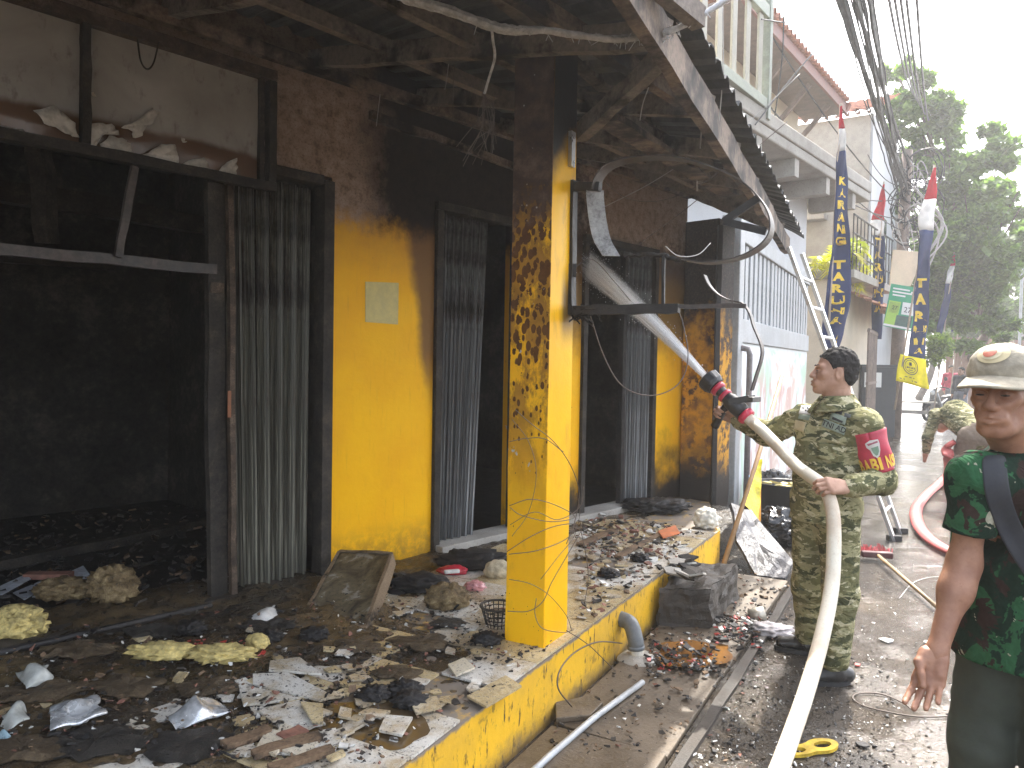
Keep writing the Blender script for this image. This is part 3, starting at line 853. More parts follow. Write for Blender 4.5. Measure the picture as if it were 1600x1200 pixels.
a = onroad(948, 186, .0); c = onroad(1152, 310, .0)
b_ = MB(); b_.bar(a, c, .13, .035, segs=14, wob=.006, rnd=rnd); b_.build('scorched_plank', M_BEAM2, CA)
b_ = MB(); b_.bar(a + Vector((-.03, .02, .075)), c + Vector((-.03, .02, .075)), .04, .09, segs=14, wob=.006, rnd=rnd); b_.build('charred_batten', M_BEAM, CA)
a = D(906, 208, 3.62); c = D(1046, 80, 2.98)
b_ = MB(); b_.bar(a, c, .055, .075, segs=8, wob=.004, rnd=rnd); b_.build('brace', M_BEAM, CA)
inner = SHOP_M.to_3x3() @ Vector((0, -1, 0))
def hit_fascia(s, y=0.0):
    p = S(s, y, 0); d = inner
    den = d.x * FD.y - d.y * FD.x
    r_ = ((FS0.x - p.x) * FD.y - (FS0.y - p.y) * FD.x) / den
    return p, p + d * r_, r_
def roofz(p):
    """underside height of the sheet above plan point p"""
    l = SHOP_M.inverted() @ Vector((p.x, p.y, 0))
    _, e, r_ = hit_fascia(l.x)
    return 3.36 + (2.84 - 3.36) * max(0, min(1.15, -l.y / max(.3, r_)))
for s in (-4.5, -3.55, -2.65, -1.75, -.95, -.15, .62, 1.4, 2.25, 3.05):
    p, q, r_ = hit_fascia(s)
    b_ = MB(); b_.bar(p + Vector((0, 0, 3.30)), q + Vector((0, 0, 2.79)), .055, .10, segs=10, wob=.006, rnd=rnd); b_.build('rafter', M_BEAM, CA)
for y, s0, s1 in ((-.05, -5, 3.2), (-.72, -5, 2.6), (-1.35, -5, 1.2), (-1.95, -4.8, .1), (-2.5, -4.6, -1.0)):
    prev = None; b_ = MB(); pts = []
    nseg = 14
    for i in range(nseg):
        a_, c_ = s0 + (s1 - s0) * i / nseg, s0 + (s1 - s0) * (i + 1) / nseg
        pa, pb = S(a_, y, 0), S(c_, y, 0)
        pa.z, pb.z = roofz(pa) - .03, roofz(pb) - .03
        if y == -.05: pa.z = pb.z = 3.24
        b_.bar(pa, pb, .05, .07, segs=1)
    b_.build('purlin', M_BEAM2 if y in (-.05, -1.95) else M_BEAM, CA)
b_ = MB(); b_.bar(S(-.55, -.03, 3.08), S(1.3, -.03, 3.0), .04, .05, segs=8, wob=.006, rnd=rnd); b_.build('wall_conduit', M_BEAM2, CA)
# corrugated sheets, ribs running down the slope
def sheet_pt(u, v, k=0):
    so = -5.4 + 9.45 * u            # along the facade
    pin = S(so, 0, 0)
    pout = ED0 - ED * 5.6 + ED * (5.6 + 5.39) * u
    p = pin.lerp(pout, v)
    L = 11.0 * u
    ph = (L / .19) % 1.0
    wv = .032 * (1 if .12 < ph < .42 else (ph / .12 if ph <= .12 else (max(0, 1 - (ph - .42) / .12))))
    z = 3.40 + (2.865 - 3.40) * v + wv + .02 * mnoise.noise(Vector((u * 25, v * 3, 1.7))) + .012 * mnoise.noise(Vector((u * 60, v * 9, 4)))
    if v > .99: p = p + (pout - pin).normalized() * (.02 * mnoise.noise(Vector((u * 90, 3, 1))))
    return Vector((p.x, p.y, z))
NS = 9
for i in range(NS):
    u0, u1 = i / NS, (i + 1) / NS + .004
    g = MB(); g.grid(lambda u, v: sheet_pt(u0 + (u1 - u0) * u, v) + Vector((0, 0, .004 * (i % 2))), 64, 8)
    o = g.build('roof_sheet', M_SHEET, CA)
    so = o.modifiers.new('t', 'SOLIDIFY'); so.thickness = .0025; so.offset = 1
# ------------------------------------------------------------------ grey boundary wall with slatted top and mural
rnd = random.Random(5)
BW0 = Vector((2.52, 8.45, 0)); BW1 = BW0 + DR * 5.2
BW_M = Matrix.Translation(BW0) @ Matrix(((DR.x, -NR.x, 0, 0), (DR.y, -NR.y, 0, 0), (0, 0, 1, 0), (0, 0, 0, 1)))   # x along, y behind
bw = empty('boundary_wall', mat=BW_M, label='grey slatted boundary wall with washed-out pastel mural below', cat='wall')
b_ = MB(); b_.box2((0, 0, -.02), (5.2, .14, 1.86), BW_M); b_.build('mural_base', M_MURAL, bw, bevel=.01)
b_ = MB(); b_.box2((0, -.025, 1.862), (5.2, .15, 2.13), BW_M); b_.build('middle_band', M_GREYPAINT, bw, bevel=.01)
b_ = MB(); b_.box2((0, -.03, 2.98), (5.2, .15, 3.16), BW_M); b_.build('top_band', M_GREYPAINT, bw, bevel=.01)
b_ = MB(); b_.box2((0, .10, 2.132), (5.2, .13, 2.978), BW_M); b_.build('back_panel', M_GREYDARK, bw)
b_ = MB(); b_.box2((-.22, -.05, -.02), (-.003, .16, 3.25), BW_M); b_.build('end_post', M_GREYPAINT, bw, bevel=.012)
me = None
x = .10
while x < 5.1:
    if me is None:
        b_ = MB(); b_.box2((-.075, 0, 2.133), (.075, .06, 2.977)); o = b_.build('slat', M_GREYPAINT, bw, world=False, bevel=.006); me = o.data; o.matrix_local = Matrix.Translation((x, 0, 0))
    else:
        o2 = o.copy(); COL.objects.link(o2); o2.parent = bw; o2.matrix_local = Matrix.Translation((x, rnd.uniform(-.004, .004), 0))
    x += .26
b_ = MB(); pts = [BW_M @ Vector(p) for p in ((-.05, -.14, 0), (-.05, -.14, 1.72), (-.05, -.12, 1.78), (-.05, -.03, 1.8))]
b_.tube(pts, .032, 10); b_.build('downpipe', plain('old_grey_pipe', (.24, .22, .22), .6), bw, smooth=True)

# ------------------------------------------------------------------ houses beyond
def frame2(o, deg):
    a = R(deg); d = Vector((math.sin(a), math.cos(a), 0)); n_ = Vector((-d.y, d.x, 0))
    return Matrix.Translation(Vector((o[0], o[1], 0))) @ Matrix(((d.x, n_.x, 0, 0), (d.y, n_.y, 0, 0), (0, 0, 1, 0), (0, 0, 0, 1)))
M_WINDOW = plain('dark_window_glass', (.05, .06, .07), .12)
def tile_roof(parent, M, x0, x1, y0, y1, z0, z1, rows=10, name='tiled_roof', pitch=.22, eave=True, back=None):
    """clay tiles on a slope from the eave (y0,z0) to the ridge (y1,z1); pan waves along x, steps up the slope"""
    nx = max(8, int((x1 - x0) / pitch) * 6)
    g = MB()
    def fn(u, v):
        x = x0 + (x1 - x0) * u
        row = v * rows; st = (row % 1.0)
        w_ = .045 * abs(math.sin(math.pi * x / pitch)) 
        return M @ Vector((x, y0 + (y1 - y0) * v, z0 + (z1 - z0) * v + w_ + .05 * (1 - st)))
    vs_rows = []
    for r_ in range(rows):
        for st in (0.0, .98):
            v = (r_ + st) / rows
            vs_rows.append([fn(i / nx, min(v, .9999)) for i in range(nx + 1)])
    vs = [p for row in vs_rows for p in row]; fs = []
    for j in range(len(vs_rows) - 1):
        for i in range(nx):
            a = j * (nx + 1) + i; fs.append((a, a + 1, a + nx + 2, a + nx + 1))
    g.add(vs, fs)
    o = g.build(name, M_RTILE, parent)
    if eave:
        b = MB(); b.lathe([(.055, 0), (.06, .10), (.06, .22)], 8, Matrix.Rotation(-math.pi / 2, 4, 'X'))
        me_ = None
        n_ = int((x1 - x0) / pitch)
        for i in range(min(n_, 40)):
            if me_ is None:
                e = b.build('roof_tile', M_RTILE, o, world=False); me_ = e
                e.parent = o; e.matrix_local = WM[parent.name].inverted() @ M @ Matrix.Translation((x0 + (i + .5) * pitch, y0 - .05, z0 + .05))
            else:
                e = me_.copy(); COL.objects.link(e); e.parent = o
                e.matrix_local = WM[parent.name].inverted() @ M @ Matrix.Translation((x0 + (i + .5) * pitch, y0 - .05, z0 + .05))
    return o

# white house behind the boundary wall
WH_M = frame2((1.6, 8.75), 40)
wh = empty('white_house', mat=WH_M, label='white house wall behind the grey slatted boundary wall', cat='house')
L_ = 5.05
b_ = MB(); b_.box2((0, 0, 0), (L_, 4, 4.38), WH_M); b_.build('wall', M_WHITEWALL, wh)
a, c = WH_M.inverted() @ Vector((2.95, 9.29, 0)), WH_M.inverted() @ Vector((5.85, 13.0, 0))
b_ = MB(); b_.box2((-.5, -.74, 4.40), (L_ + .9, 4.2, 4.54), WH_M); b_.build('roof_slab', M_CONC, wh, bevel=.02)
b_ = MB(); b_.box2((-.5, -.76, 4.542), (L_ + .9, -.62, 4.72), WH_M); b_.build('parapet', M_CONC, wh, bevel=.02)
for x in (1.2, 2.5, 3.8, 5.1):
    b_ = MB(); b_.box2((x, -.70, 4.16), (x + .16, -.002, 4.398), WH_M); b_.build('slab_beam', M_CONC, wh)
b_ = MB(); b_.box2((3.0, -.012, 2.0), (3.9, -.002, 3.2), WH_M); b_.build('window', M_WINDOW, wh)
# balcony rail on the upper floor
rl = empty('balcony_rail', mat=frame2((1.75, 7.65), 38), label='grey-green balcony rail with pale boards above the burnt canopy', cat='railing')
RM = WM[rl.name]
for z0, z1 in ((4.72, 4.84), (5.80, 5.95), (6.5, 6.62)):
    b_ = MB(); b_.box2((-1.5, -.03, z0), (2.05, .05, z1), RM); b_.build('rail', M_GREENRAIL, rl, bevel=.006)
b_ = MB(); b_.box2((2.06, -.04, 4.6), (2.15, .06, 6.7), RM); b_.build('post', M_GREENRAIL, rl, bevel=.006)
x = -1.4
while x < 2.0:
    b_ = MB(); b_.box2((x, 0, 4.842), (x + .13, .03, 5.798), RM); b_.build('board', M_SLATC, rl, bevel=.004); x += .40
b_ = MB(); b_.box2((-1.5, .10, 4.0), (2.15, 3.5, 4.71), RM); b_.build('floor_slab', M_CONC, rl)
b_ = MB(); b_.box2((-1.5, 1.2, 4.712), (1.9, 3.4, 7.5), RM); b_.build('upper_room', M_GREENRAIL, rl)

# cream house with tiled eaves
CH_M = frame2((4.46, 13.0), 37)
ch = empty('cream_house', mat=CH_M, label='cream house with clay tiled eaves above the white house', cat='house')
b_ = MB(); b_.box2((-1.5, .9, 0), (4.1, 6.5, 7.35), CH_M); b_.build('wall', M_CREAM, ch)
b_ = MB(); b_.box2((-1.8, .02, 7.12), (4.5, .9, 7.2), CH_M); b_.build('soffit', plain('brown_soffit', (.20, .15, .13), .8), ch)
b_ = MB(); b_.box2((-1.8, -.02, 7.10), (4.5, .03, 7.3), CH_M); b_.build('fascia', plain('brown_fascia', (.24, .11, .09), .7), ch)
tile_roof(ch, CH_M, -1.8, 4.5, -.05, 3.8, 7.3, 9.5, 12)
b_ = MB(); b_.bar(CH_M @ Vector((4.45, -.05, 7.2)), CH_M @ Vector((4.45, 3.8, 9.45)), .12, .2); b_.build('barge_board', plain('red_brown_barge', (.30, .13, .10), .7), ch)
for x in (.2, .75):
    b_ = MB(); b_.box2((x, .885, 5.9), (x + .12, .898, 6.25), CH_M); b_.build('vent', M_WINDOW, ch)
for x in (.6, 2.1, 3.5):
    b_ = MB(); b_.bar(CH_M @ Vector((x, .88, 6.2)), CH_M @ Vector((x, .10, 7.05)), .07, .09); b_.build('eave_bracket', plain('brown_bracket', (.22, .16, .13), .8), ch)
# gabled dormer
b_ = MB(); P_ = lambda x, y, z: CH_M @ Vector((x, y, z))
b_.add([P_(-1.2, .7, 7.9), P_(.5, .7, 7.9), P_(-.35, .7, 9.2), P_(-1.2, 3.2, 7.9), P_(.5, 3.2, 7.9), P_(-.35, 3.2, 9.2)], [(0, 1, 2), (3, 5, 4), (0, 2, 5, 3), (1, 4, 5, 2)])
b_.build('gable', M_CREAM, ch)
for q in (-1.35, .65):
    b_ = MB(); b_.bar(P_(q, .62, 7.7), P_(-.35, .62, 9.3), .14, .16); b_.build('gable_board', plain('maroon_barge', (.34, .15, .13), .7), ch)
tile_roof(ch, CH_M @ Matrix.Translation((0, 0, 0)), -1.4, .7, .15, .72, 7.62, 7.95, 3, name='gable_tiles')

# grey concrete house with a white flank
GH_M = frame2((8.89, 19.0), 34)
gh = empty('concrete_house', mat=GH_M, label='bare concrete house with white flank and tiled roof behind tall banner', cat='house')
b_ = MB(); b_.box2((-.1, .05, 0), (.02, 7, 7.9), GH_M); b_.box2((.0, .06, 0), (5.0, 7, 7.88), GH_M); b_.build('wall', M_CONC, gh)
b_ = MB(); b_.box2((.0, .0, 0), (5.0, .055, 7.95), GH_M); b_.build('white_flank', M_WHITEWALL, gh)
tile_roof(gh, GH_M @ Matrix.Rotation(-math.pi / 2, 4, 'Z') @ Matrix.Translation((-7.2, .0, 0)), 0, 7.4, -.35, 3.2, 7.9, 9.3, 11, pitch=.25)
b_ = MB(); b_.box2((1.8, -.012, 4.6), (2.6, -.003, 5.7), GH_M); b_.build('window', M_WINDOW, gh)
for x0, x1, z0, z1, y0 in ((-.5, -.12, 5.35, 5.5, 1.0), (-.5, -.12, 4.55, 4.7, 2.5)):
    b_ = MB(); b_.box2((x0, y0, z0), (x1, y0 + 3, z1), GH_M); b_.build('ledge', M_CONC, gh)

# low terrace with planted balcony between the houses
LT_M = frame2((6.15, 14.6), 37)
lt = empty('terrace_house', mat=LT_M, label='low cream terrace house with small tiled porch roof and planted balcony', cat='house')
b_ = MB(); b_.box2((0, 0, 0), (3.6, 4, 3.3), LT_M); b_.build('wall', M_CREAM, lt)
b_ = MB(); b_.box2((-.1, -.4, 3.3), (3.7, 4.1, 3.45), LT_M); b_.build('balcony_floor', M_CONC, lt)
tile_roof(lt, LT_M, 1.3, 3.8, -.75, .05, 2.72, 3.15, 5, name='porch_roof', pitch=.2)
for z in (3.75, 4.15, 4.5):
    b_ = MB(); b_.tube([LT_M @ Vector((-.05, -.35, z)), LT_M @ Vector((3.65, -.35, z))], .018, 6); b_.build('balcony_bar', M_CABLE, lt)
for i in range(13):
    b_ = MB(); b_.tube([LT_M @ Vector((-.05 + i * .3, -.35, 3.45)), LT_M @ Vector((-.05 + i * .3, -.35, 4.5))], .012, 5); b_.build('balcony_post', M_CABLE, lt)
# iron gate of the terrace house
gt = empty('iron_gate', mat=frame2((6.75, 14.35), 30), label='dark iron bar gate between tall banner and black cabinet', cat='gate')
GM = WM[gt.name]
for i in range(12):
    b_ = MB(); b_.tube([GM @ Vector((i * .16, 0, 0.02)), GM @ Vector((i * .16, 0, 2.35))], .022, 6); b_.build('bar', M_POLE, gt)
for z in (.2, 1.3, 2.3):
    b_ = MB(); b_.bar(GM @ Vector((-.05, 0.0, z)), GM @ Vector((1.85, 0.0, z)), .05, .05); b_.build('cross_rail', M_POLE, gt)

# ------------------------------------------------------------------ foliage
def leaf_cloud(mb, centre, rad, n_, size, rd, squash=.85, hollow=.45, long=1.9):
    c = Vector(centre)
    for i in range(n_):
        while True:
            p = Vector((rd.uniform(-1, 1), rd.uniform(-1, 1), rd.uniform(-1, 1)))
            if hollow < p.length < 1: break
        pos = c + Vector((p.x * rad, p.y * rad, p.z * rad * squash))
        q = Matrix.Rotation(rd.uniform(0, 6.28), 3, 'Z') @ Matrix.Rotation(rd.uniform(-1.1, 1.1), 3, 'X') @ Matrix.Rotation(rd.uniform(-.6, .6), 3, 'Y')
        s = size * rd.uniform(.6, 1.3)
        mb.add([pos + q @ Vector(v) for v in ((-s * .5, 0, 0), (0, -s * long * .4, .15 * s), (s * .5, 0, 0), (0, s * long * .6, -.1 * s))], [(0, 1, 2, 3)])
M_LEAF = m_foliage('mango_leaf', (.07, .12, .045), (.135, .20, .06), .45)
M_LEAFY = m_foliage('yellow_palm_leaf', (.38, .38, .03), (.52, .46, .03), .4)
M_BARK = plain('tree_bark', (.13, .10, .075), .9, 0, .4, 6, .6)
def branch(mb, pts, r0, r1):
    n_ = len(pts); mb.tube(pts, [r0 + (r1 - r0) * i / (n_ - 1) for i in range(n_)], 7)
def tree(name, base, clumps, leaves, size, label, seed, trunk_r=.22):
    rd = random.Random(seed)
    t = empty(name, base, label=label, cat='tree', group='street trees')
    tm = MB(); top = sum((Vector(c[0]) for c in clumps), Vector()) / len(clumps)
    bz = Vector(base)
    fork = bz.lerp(top, .45); fork.x = bz.x + .2
    branch(tm, catmull([bz, bz.lerp(fork, .5) + Vector((.12, 0, 0)), fork], 5), trunk_r, trunk_r * .7)
    for c, r_ in clumps:
        c = Vector(c); mid = fork.lerp(c, .5) + Vector((rd.uniform(-.3, .3), rd.uniform(-.3, .3), .25))
        branch(tm, catmull([fork, mid, c + Vector((0, 0, r_ * .3))], 5), trunk_r * .45, .03)
        for j in range(4):
            e = c + Vector((rd.uniform(-1, 1), rd.uniform(-1, 1), rd.uniform(-.4, 1))) * r_ * .8
            branch(tm, [mid.lerp(c, .6), mid.lerp(e, .6), e], .045, .012)
    tm.build('trunk', M_BARK, t, smooth=True)
    cm = MB(); tot = sum(r_ ** 2 for _, r_ in clumps)
    for c, r_ in clumps:
        nn = int(leaves * r_ ** 2 / tot); sub = max(8, int(r_ * 17))
        for j in range(sub):
            d = Vector((rd.gauss(0, 1), rd.gauss(0, 1), rd.gauss(0, .8))).normalized() * r_ * rd.uniform(.3, 1.2)
            leaf_cloud(cm, Vector(c) + d, r_ * rd.uniform(.16, .38), nn // sub, size, rd, .6, .0)
    cm.build('crown', M_LEAF, t)
    return t
Yt = 23
tree('street_tree', G(1452, 640), [(D(1440, 170, Yt), 1.15), (D(1475, 235, Yt + .5), 1.3), (D(1520, 290, Yt), 1.4), (D(1560, 330, Yt + .5), 1.0), (D(1500, 370, Yt - 1), 1.5), (D(1450, 300, Yt), 1.2),
     (D(1540, 420, Yt - .5), 1.2), (D(1485, 440, Yt - 1), 1.3), (D(1440, 410, Yt + 1), 1.1), (D(1530, 490, Yt - 1), 1.0), (D(1475, 505, Yt - 1.5), .9), (D(1405, 130, Yt + 1), .6)],
     26000, .17, 'large leafy tree at the end of the lane with banners before it', 3)
tree('garden_tree', G(1545, 640) + Vector((2, 9, 0)), [(D(1560, 470, 36), 2.4), (D(1600, 420, 38), 2.2), (D(1520, 520, 36), 1.8), (D(1640, 480, 38), 2.6)], 9000, .24, 'hazier tree behind the big one, right of the brown fence', 8, .2)
# bushes
def bush(name, c, r_, n_, mat, label, size=.1, seed=1, squash=.8):
    rd = random.Random(seed); b = MB(); c = Vector(c)
    t = empty(name, (c.x, c.y, max(0, c.z - r_)), label=label, cat='plant')
    for j in range(7):
        leaf_cloud(b, c + Vector((rd.uniform(-1, 1), rd.uniform(-1, 1), rd.uniform(-.7, .7))) * r_ * .6, r_ * .55, n_ // 7, size, rd, squash, 0)
    b.build('foliage', mat, t)
    st = MB()
    for j in range(4):
        st.tube([Vector((c.x, c.y, max(0, c.z - r_))), c + Vector((rd.uniform(-1, 1), rd.uniform(-1, 1), .3)) * r_ * .5], .015, 5)
    st.build('stem', M_BARK, t)
bush('lane_shrub', D(1468, 545, 20), .55, 900, m_foliage('shrub_leaf', (.10, .16, .03), (.2, .27, .05), .4), 'light green shrub beside the parked motorbike', .1, 4)
def palm(name, base, n_, ln, label, seed):
    rd = random.Random(seed); base = Vector(base); t = empty(name, base, label=label, cat='plant', group='yellow palms on the planted balcony')
    for i in range(n_):
        a = rd.uniform(0, 6.28); out_ = Vector((math.cos(a), math.sin(a), 0)); up_ = rd.uniform(.5, 1.0); b = MB()
        pts = [base + out_ * ln * (.15 + .85 * q) * .75 + Vector((0, 0, ln * (up_ * 1.5 * q - 1.1 * q * q))) for q in (0, .25, .5, .75, 1)]
        b.tube(pts, [.012, .01, .008, .006, .003], 4)
        cp = catmull(pts, 4)
        for j in range(2, len(cp) - 1):
            tdir = (cp[j + 1] - cp[j - 1]).normalized(); sd_ = tdir.cross(Vector((0, 0, 1))).normalized()
            for sg in (-1, 1):
                tip = cp[j] + sd_ * sg * ln * .3 * (1 - .5 * j / len(cp)) + tdir * ln * .18 - Vector((0, 0, ln * .06))
                wv = tdir * ln * .03
                b.add([cp[j] - wv, cp[j] + wv, tip], [(0, 1, 2)])
        b.build('frond', M_LEAFY, t)
palm('balcony_palm', LT_M @ Vector((.45, .15, 3.45)), 12, .95, 'bright yellow palm on balcony left of the tall banner', 2)
palm('balcony_palm', LT_M @ Vector((2.2, .1, 3.45)), 9, .75, 'bright yellow palm on balcony right of the tall banner', 6)
bush('balcony_shrub', LT_M @ Vector((.7, -.1, 3.85)), .42, 500, m_foliage('balcony_leaf', (.25, .30, .04), (.42, .42, .05), .4), 'yellow-green shrub behind the balcony bars', .09, 9)

# brown corrugated fence closing the lane
bf = empty('lane_fence', D(1525, 560, 26) * 1.0, label='rust-brown corrugated fence closing the lane', cat='fence')
p0, p1 = D(1478, 560, 27), D(1680, 560, 30)
p0.z = p1.z = 0
nb_ = 18
for i in range(nb_):
    a, c = p0.lerp(p1, i / nb_), p0.lerp(p1, (i + .93) / nb_)
    b_ = MB(); n_ = Vector((-(c - a).y, (c - a).x, 0)).normalized() * .04
    vs = []
    for q, (f, o_) in enumerate(((0, 0), (.25, 1), (.75, 1), (1, 0))):
        p = a.lerp(c, f) - n_ * o_; vs += [Vector((p.x, p.y, 0)), Vector((p.x, p.y, 2.75))]
    b_.add(vs, [(0, 2, 3, 1), (2, 4, 5, 3), (4, 6, 7, 5)]); o = b_.build('panel', plain('rusty_fence_sheet', (.25, .15, .105), .8, 0, .3, 4, .1) if i == 0 else bpy.data.materials['rusty_fence_sheet'], bf)
    so = o.modifiers.new('t', 'SOLIDIFY'); so.thickness = .01
# houses that close the view further along the lane, right of the frame too
rh = empty('lane_house', D(1620, 600, 40), label='pale house far along the lane under the trees', cat='house')
b_ = MB(); c = D(1640, 575, 44); b_.box((c.x, c.y, 2.0), (9, 4, 4.0), Matrix.Rotation(-.3, 3, 'Z')); b_.build('wall', M_WHITEWALL, rh)
b_ = MB(); b_.box((c.x, c.y, 4.1), (9.8, 5, .25), Matrix.Rotation(-.3, 3, 'Z')); b_.build('roof', M_RTILE, rh)

# ------------------------------------------------------------------ pole, cables
pb = G(1396, 684); pt = D(1418, 235, pb.y + .1)
up_ = empty('utility_pole', pb, label='brown utility pole wrapped in cables behind the cabinet', cat='pole')
b_ = MB(); b_.tube([pb, pb.lerp(pt, .5), pt], [.15, .135, .11], 12); b_.build('pole', M_POLE, up_, smooth=True)
rd = random.Random(21)
for i in range(26):            # coils hung on the pole
    c = pb.lerp(pt, rd.uniform(.70, .96)) + Vector((rd.uniform(-.1, .35), -.12, 0)); b_ = MB(); ra, rb = rd.uniform(.12, .5), rd.uniform(.2, .75); th = rd.uniform(-.6, .6); a0 = rd.uniform(0, 6)
    pts = []
    for q in range(15):
        an = a0 + q / 14 * rd.uniform(4.5, 6.3) if q == 0 else a0 + q / 14 * 5.6
        x, z = ra * math.cos(an), rb * math.sin(an)
        pts.append(c + Vector((x * math.cos(th) - z * math.sin(th), rd.uniform(-.05, .05), x * math.sin(th) + z * math.cos(th))))
    b_.tube(pts, .014, 5, False); b_.build('cable_coil', M_CABLE if i % 3 else M_PALEWIRE, up_)
for i in range(5):
    b_ = MB(); a = pb.lerp(pt, rd.uniform(.8, .95)) + Vector((.1, -.15, 0)); e = pb.lerp(pt, rd.uniform(.5, .65)) + Vector((rd.uniform(.1, .5), -.15, 0))
    b_.tube(catmull([a, a.lerp(e, .5) + Vector((.35 + .1 * i, 0, .1)), e], 8), .02, 5); b_.build('drop_cable', M_PALEWIRE, up_)
oc = empty('overhead_cables', pt, label='thick bundle of sagging overhead cables running to the pole', cat='cables')
for i in range(20):
    x0 = 1290 + i * 3.4 + rd.uniform(-5, 5)
    a = D(x0, -60, 7.5 + rd.uniform(-.5, .5)); e = pt + Vector((rd.uniform(-.25, .1), rd.uniform(-.1, .1), rd.uniform(-1.3, .05)))
    b_ = MB(); r_ = .010 if i % 4 else .026
    pts = sag(a, e, rd.uniform(.0, .3), 22); pts = [p + Vector((rd.uniform(-.01, .01), 0, rd.uniform(-.015, .015))) for p in pts]
    b_.tube(pts, r_, 5); b_.build('cable', M_CABLE, oc)
for i, x0 in enumerate((1382, 1392, 1402, 1412, 1430)):
    b_ = MB(); b_.tube(sag(D(x0, -40, 10), D(1432 + 5 * i, 150 + 10 * i, 24), .4, 16), .022, 5); b_.build('cable', M_CABLE, oc)
for i in range(6):          # service lines to the houses
    e = pb.lerp(pt, .72 + .04 * i) ; a = [D(1182, 140, 9.4), D(1205, 225, 11), D(1176, 8, 10), D(1260, 270, 12.6), D(1355, 240, 19), D(1340, 130, 16)][i]
    b_ = MB(); b_.tube(sag(a, e, .25, 16), .011, 5); b_.build('cable', M_CABLE, oc)
for (a, m_, e) in ((D(1190, 30, 9), D(1250, 40, 10), D(1295, 55, 11)), (D(1225, -10, 9.5), D(1222, 90, 9.6), D(1206, 215, 9.8)), (D(1180, 195, 9), D(1230, 130, 9.5), D(1290, 60, 10))):
    b_ = MB(); b_.tube(catmull([a, m_, e], 8), .009, 5); b_.build('cable', M_CABLE, oc)
# street lamp far right
sl = empty('street_lamp', D(1592, 560, 27), label='slim street lamp at the right edge', cat='street lamp')
sl.location.z = 0; WM[sl.name] = Matrix.Translation(sl.location)
c = sl.location
b_ = MB(); b_.tube([Vector((c.x, c.y, 0)), Vector((c.x, c.y, 5.7)), Vector((c.x - .05, c.y, 5.9)), Vector((c.x - .5, c.y, 6.05))], .05, 8); b_.build('post', M_GREYPAINT, sl)
b_ = MB(); b_.box((c.x - .6, c.y, 6.02), (.5, .2, .09)); b_.build('lamp_head', M_GREYPAINT, sl, bevel=.02)
# ------------------------------------------------------------------ burnt hanging sign on the pillar
rnd = random.Random(77)
def DW(px, py, w_=None, Y=None): return D(px, py, Y)
PV = pil_M
sg_plane_o = pil_M @ Vector((PW / 2 + .02, .09, 0)); sg_n = DR        # sign plane: perpendicular to the road
def SP(px, py, off=0.0):
    d = Vector(sight(px, py)); o = sg_plane_o + DR * off; c = Vector((0, 0, EYE))
    return c + d * ((o - c).dot(sg_n) / d.dot(sg_n))
sg = empty('burnt_sign_frame', sg_plane_o, label='burnt-out hanging sign frame with bent steel hoop on yellow pillar', cat='sign')
b_ = MB(); b_.bar(SP(893, 283), SP(890, 492), .045, .05, up=DR, segs=8, wob=.002, rnd=rnd); b_.build('mounting_post', M_BLKMETAL, sg)
b_ = MB(); b_.bar(SP(886, 293), SP(938, 292), .04, .04, segs=2); b_.build('arm', M_BLKMETAL, sg)
b_ = MB(); b_.bar(SP(884, 485), SP(1061, 482), .04, .042, segs=10, wob=.002, rnd=rnd); b_.build('arm', M_BLKMETAL, sg)
b_ = MB(); b_.bar(SP(1062, 479), SP(1166, 478), .012, .02, segs=6, wob=.002, rnd=rnd); b_.build('arm', M_BURNTSTEEL, sg)
b_ = MB(); b_.box(SP(888, 423), (.07, .06, .06)); b_.build('clamp', M_BLKMETAL, sg)
b_ = MB(); b_.bar(SP(1036, 484), SP(1037, 395), .012, .014, segs=3); b_.build('tie_rod', M_BLKMETAL, sg)
hoop = catmull([SP(x, y) for x, y in ((955, 400), (940, 372), (932, 330), (931, 290), (950, 262), (990, 249), (1050, 247), (1110, 262), (1160, 285), (1193, 318), (1206, 350), (1197, 378), (1162, 401), (1110, 411), (1068, 406))], 5)
b_ = MB()
nW = 14
b_.ribbon(hoop[nW:], DR * .045, .006); b_.build('hoop', M_BURNTSTEEL, sg)
b_ = MB(); b_.ribbon(hoop[:nW + 1], [DR * .02 + NR * .035] * (nW + 1), .005); b_.build('lit_hoop_strip', M_HOOPLIT, sg)  # end of the hoop coloured white for its lit inner face
b_ = MB(); cp = catmull([SP(*q) for q in ((1072, 407), (1050, 404), (1030, 399), (1000, 398), (975, 399))], 6)
b_.tube([p + Vector((rnd.uniform(-.006, .006), rnd.uniform(-.006, .006), rnd.uniform(-.006, .006))) for p in cp], .011, 6); b_.build('charred_cable', M_BLACK, sg)
b_ = MB(); b_.bar(SP(1186, 309), SP(1131, 346), .018, .03, segs=3); b_.bar(SP(1131, 346), SP(1197, 362), .018, .03, segs=3); b_.build('corner_bracket', M_BLKMETAL, sg)
# dangling twists along the lower arm
b_ = MB()
for i in range(34):
    a = SP(892 + rnd.uniform(0, 46), 485 + rnd.uniform(-8, 9)); b_.tube(catmull([a, a + Vector((rnd.uniform(-.03, .03), rnd.uniform(-.03, .03), rnd.uniform(-.03, .02))), a + Vector((rnd.uniform(-.05, .05), rnd.uniform(-.03, .03), rnd.uniform(-.05, .02)))], 3), .004, 4)
b_.build('melted_wiring', M_BLACK, sg)
st = empty('bent_sign_strip', SP(1165, 480), label='bent steel strip dangling from sign arm before the mural', cat='metal strip')
b_ = MB(); b_.ribbon(catmull([SP(*q, .12) for q in ((1101, 430), (1108, 445), (1122, 460), (1142, 470), (1160, 474), (1172, 490), (1178, 510), (1190, 540), (1190, 560), (1181, 590), (1175, 610))], 4), DR * .028, .006); b_.build('strip', M_BURNTSTEEL, st)

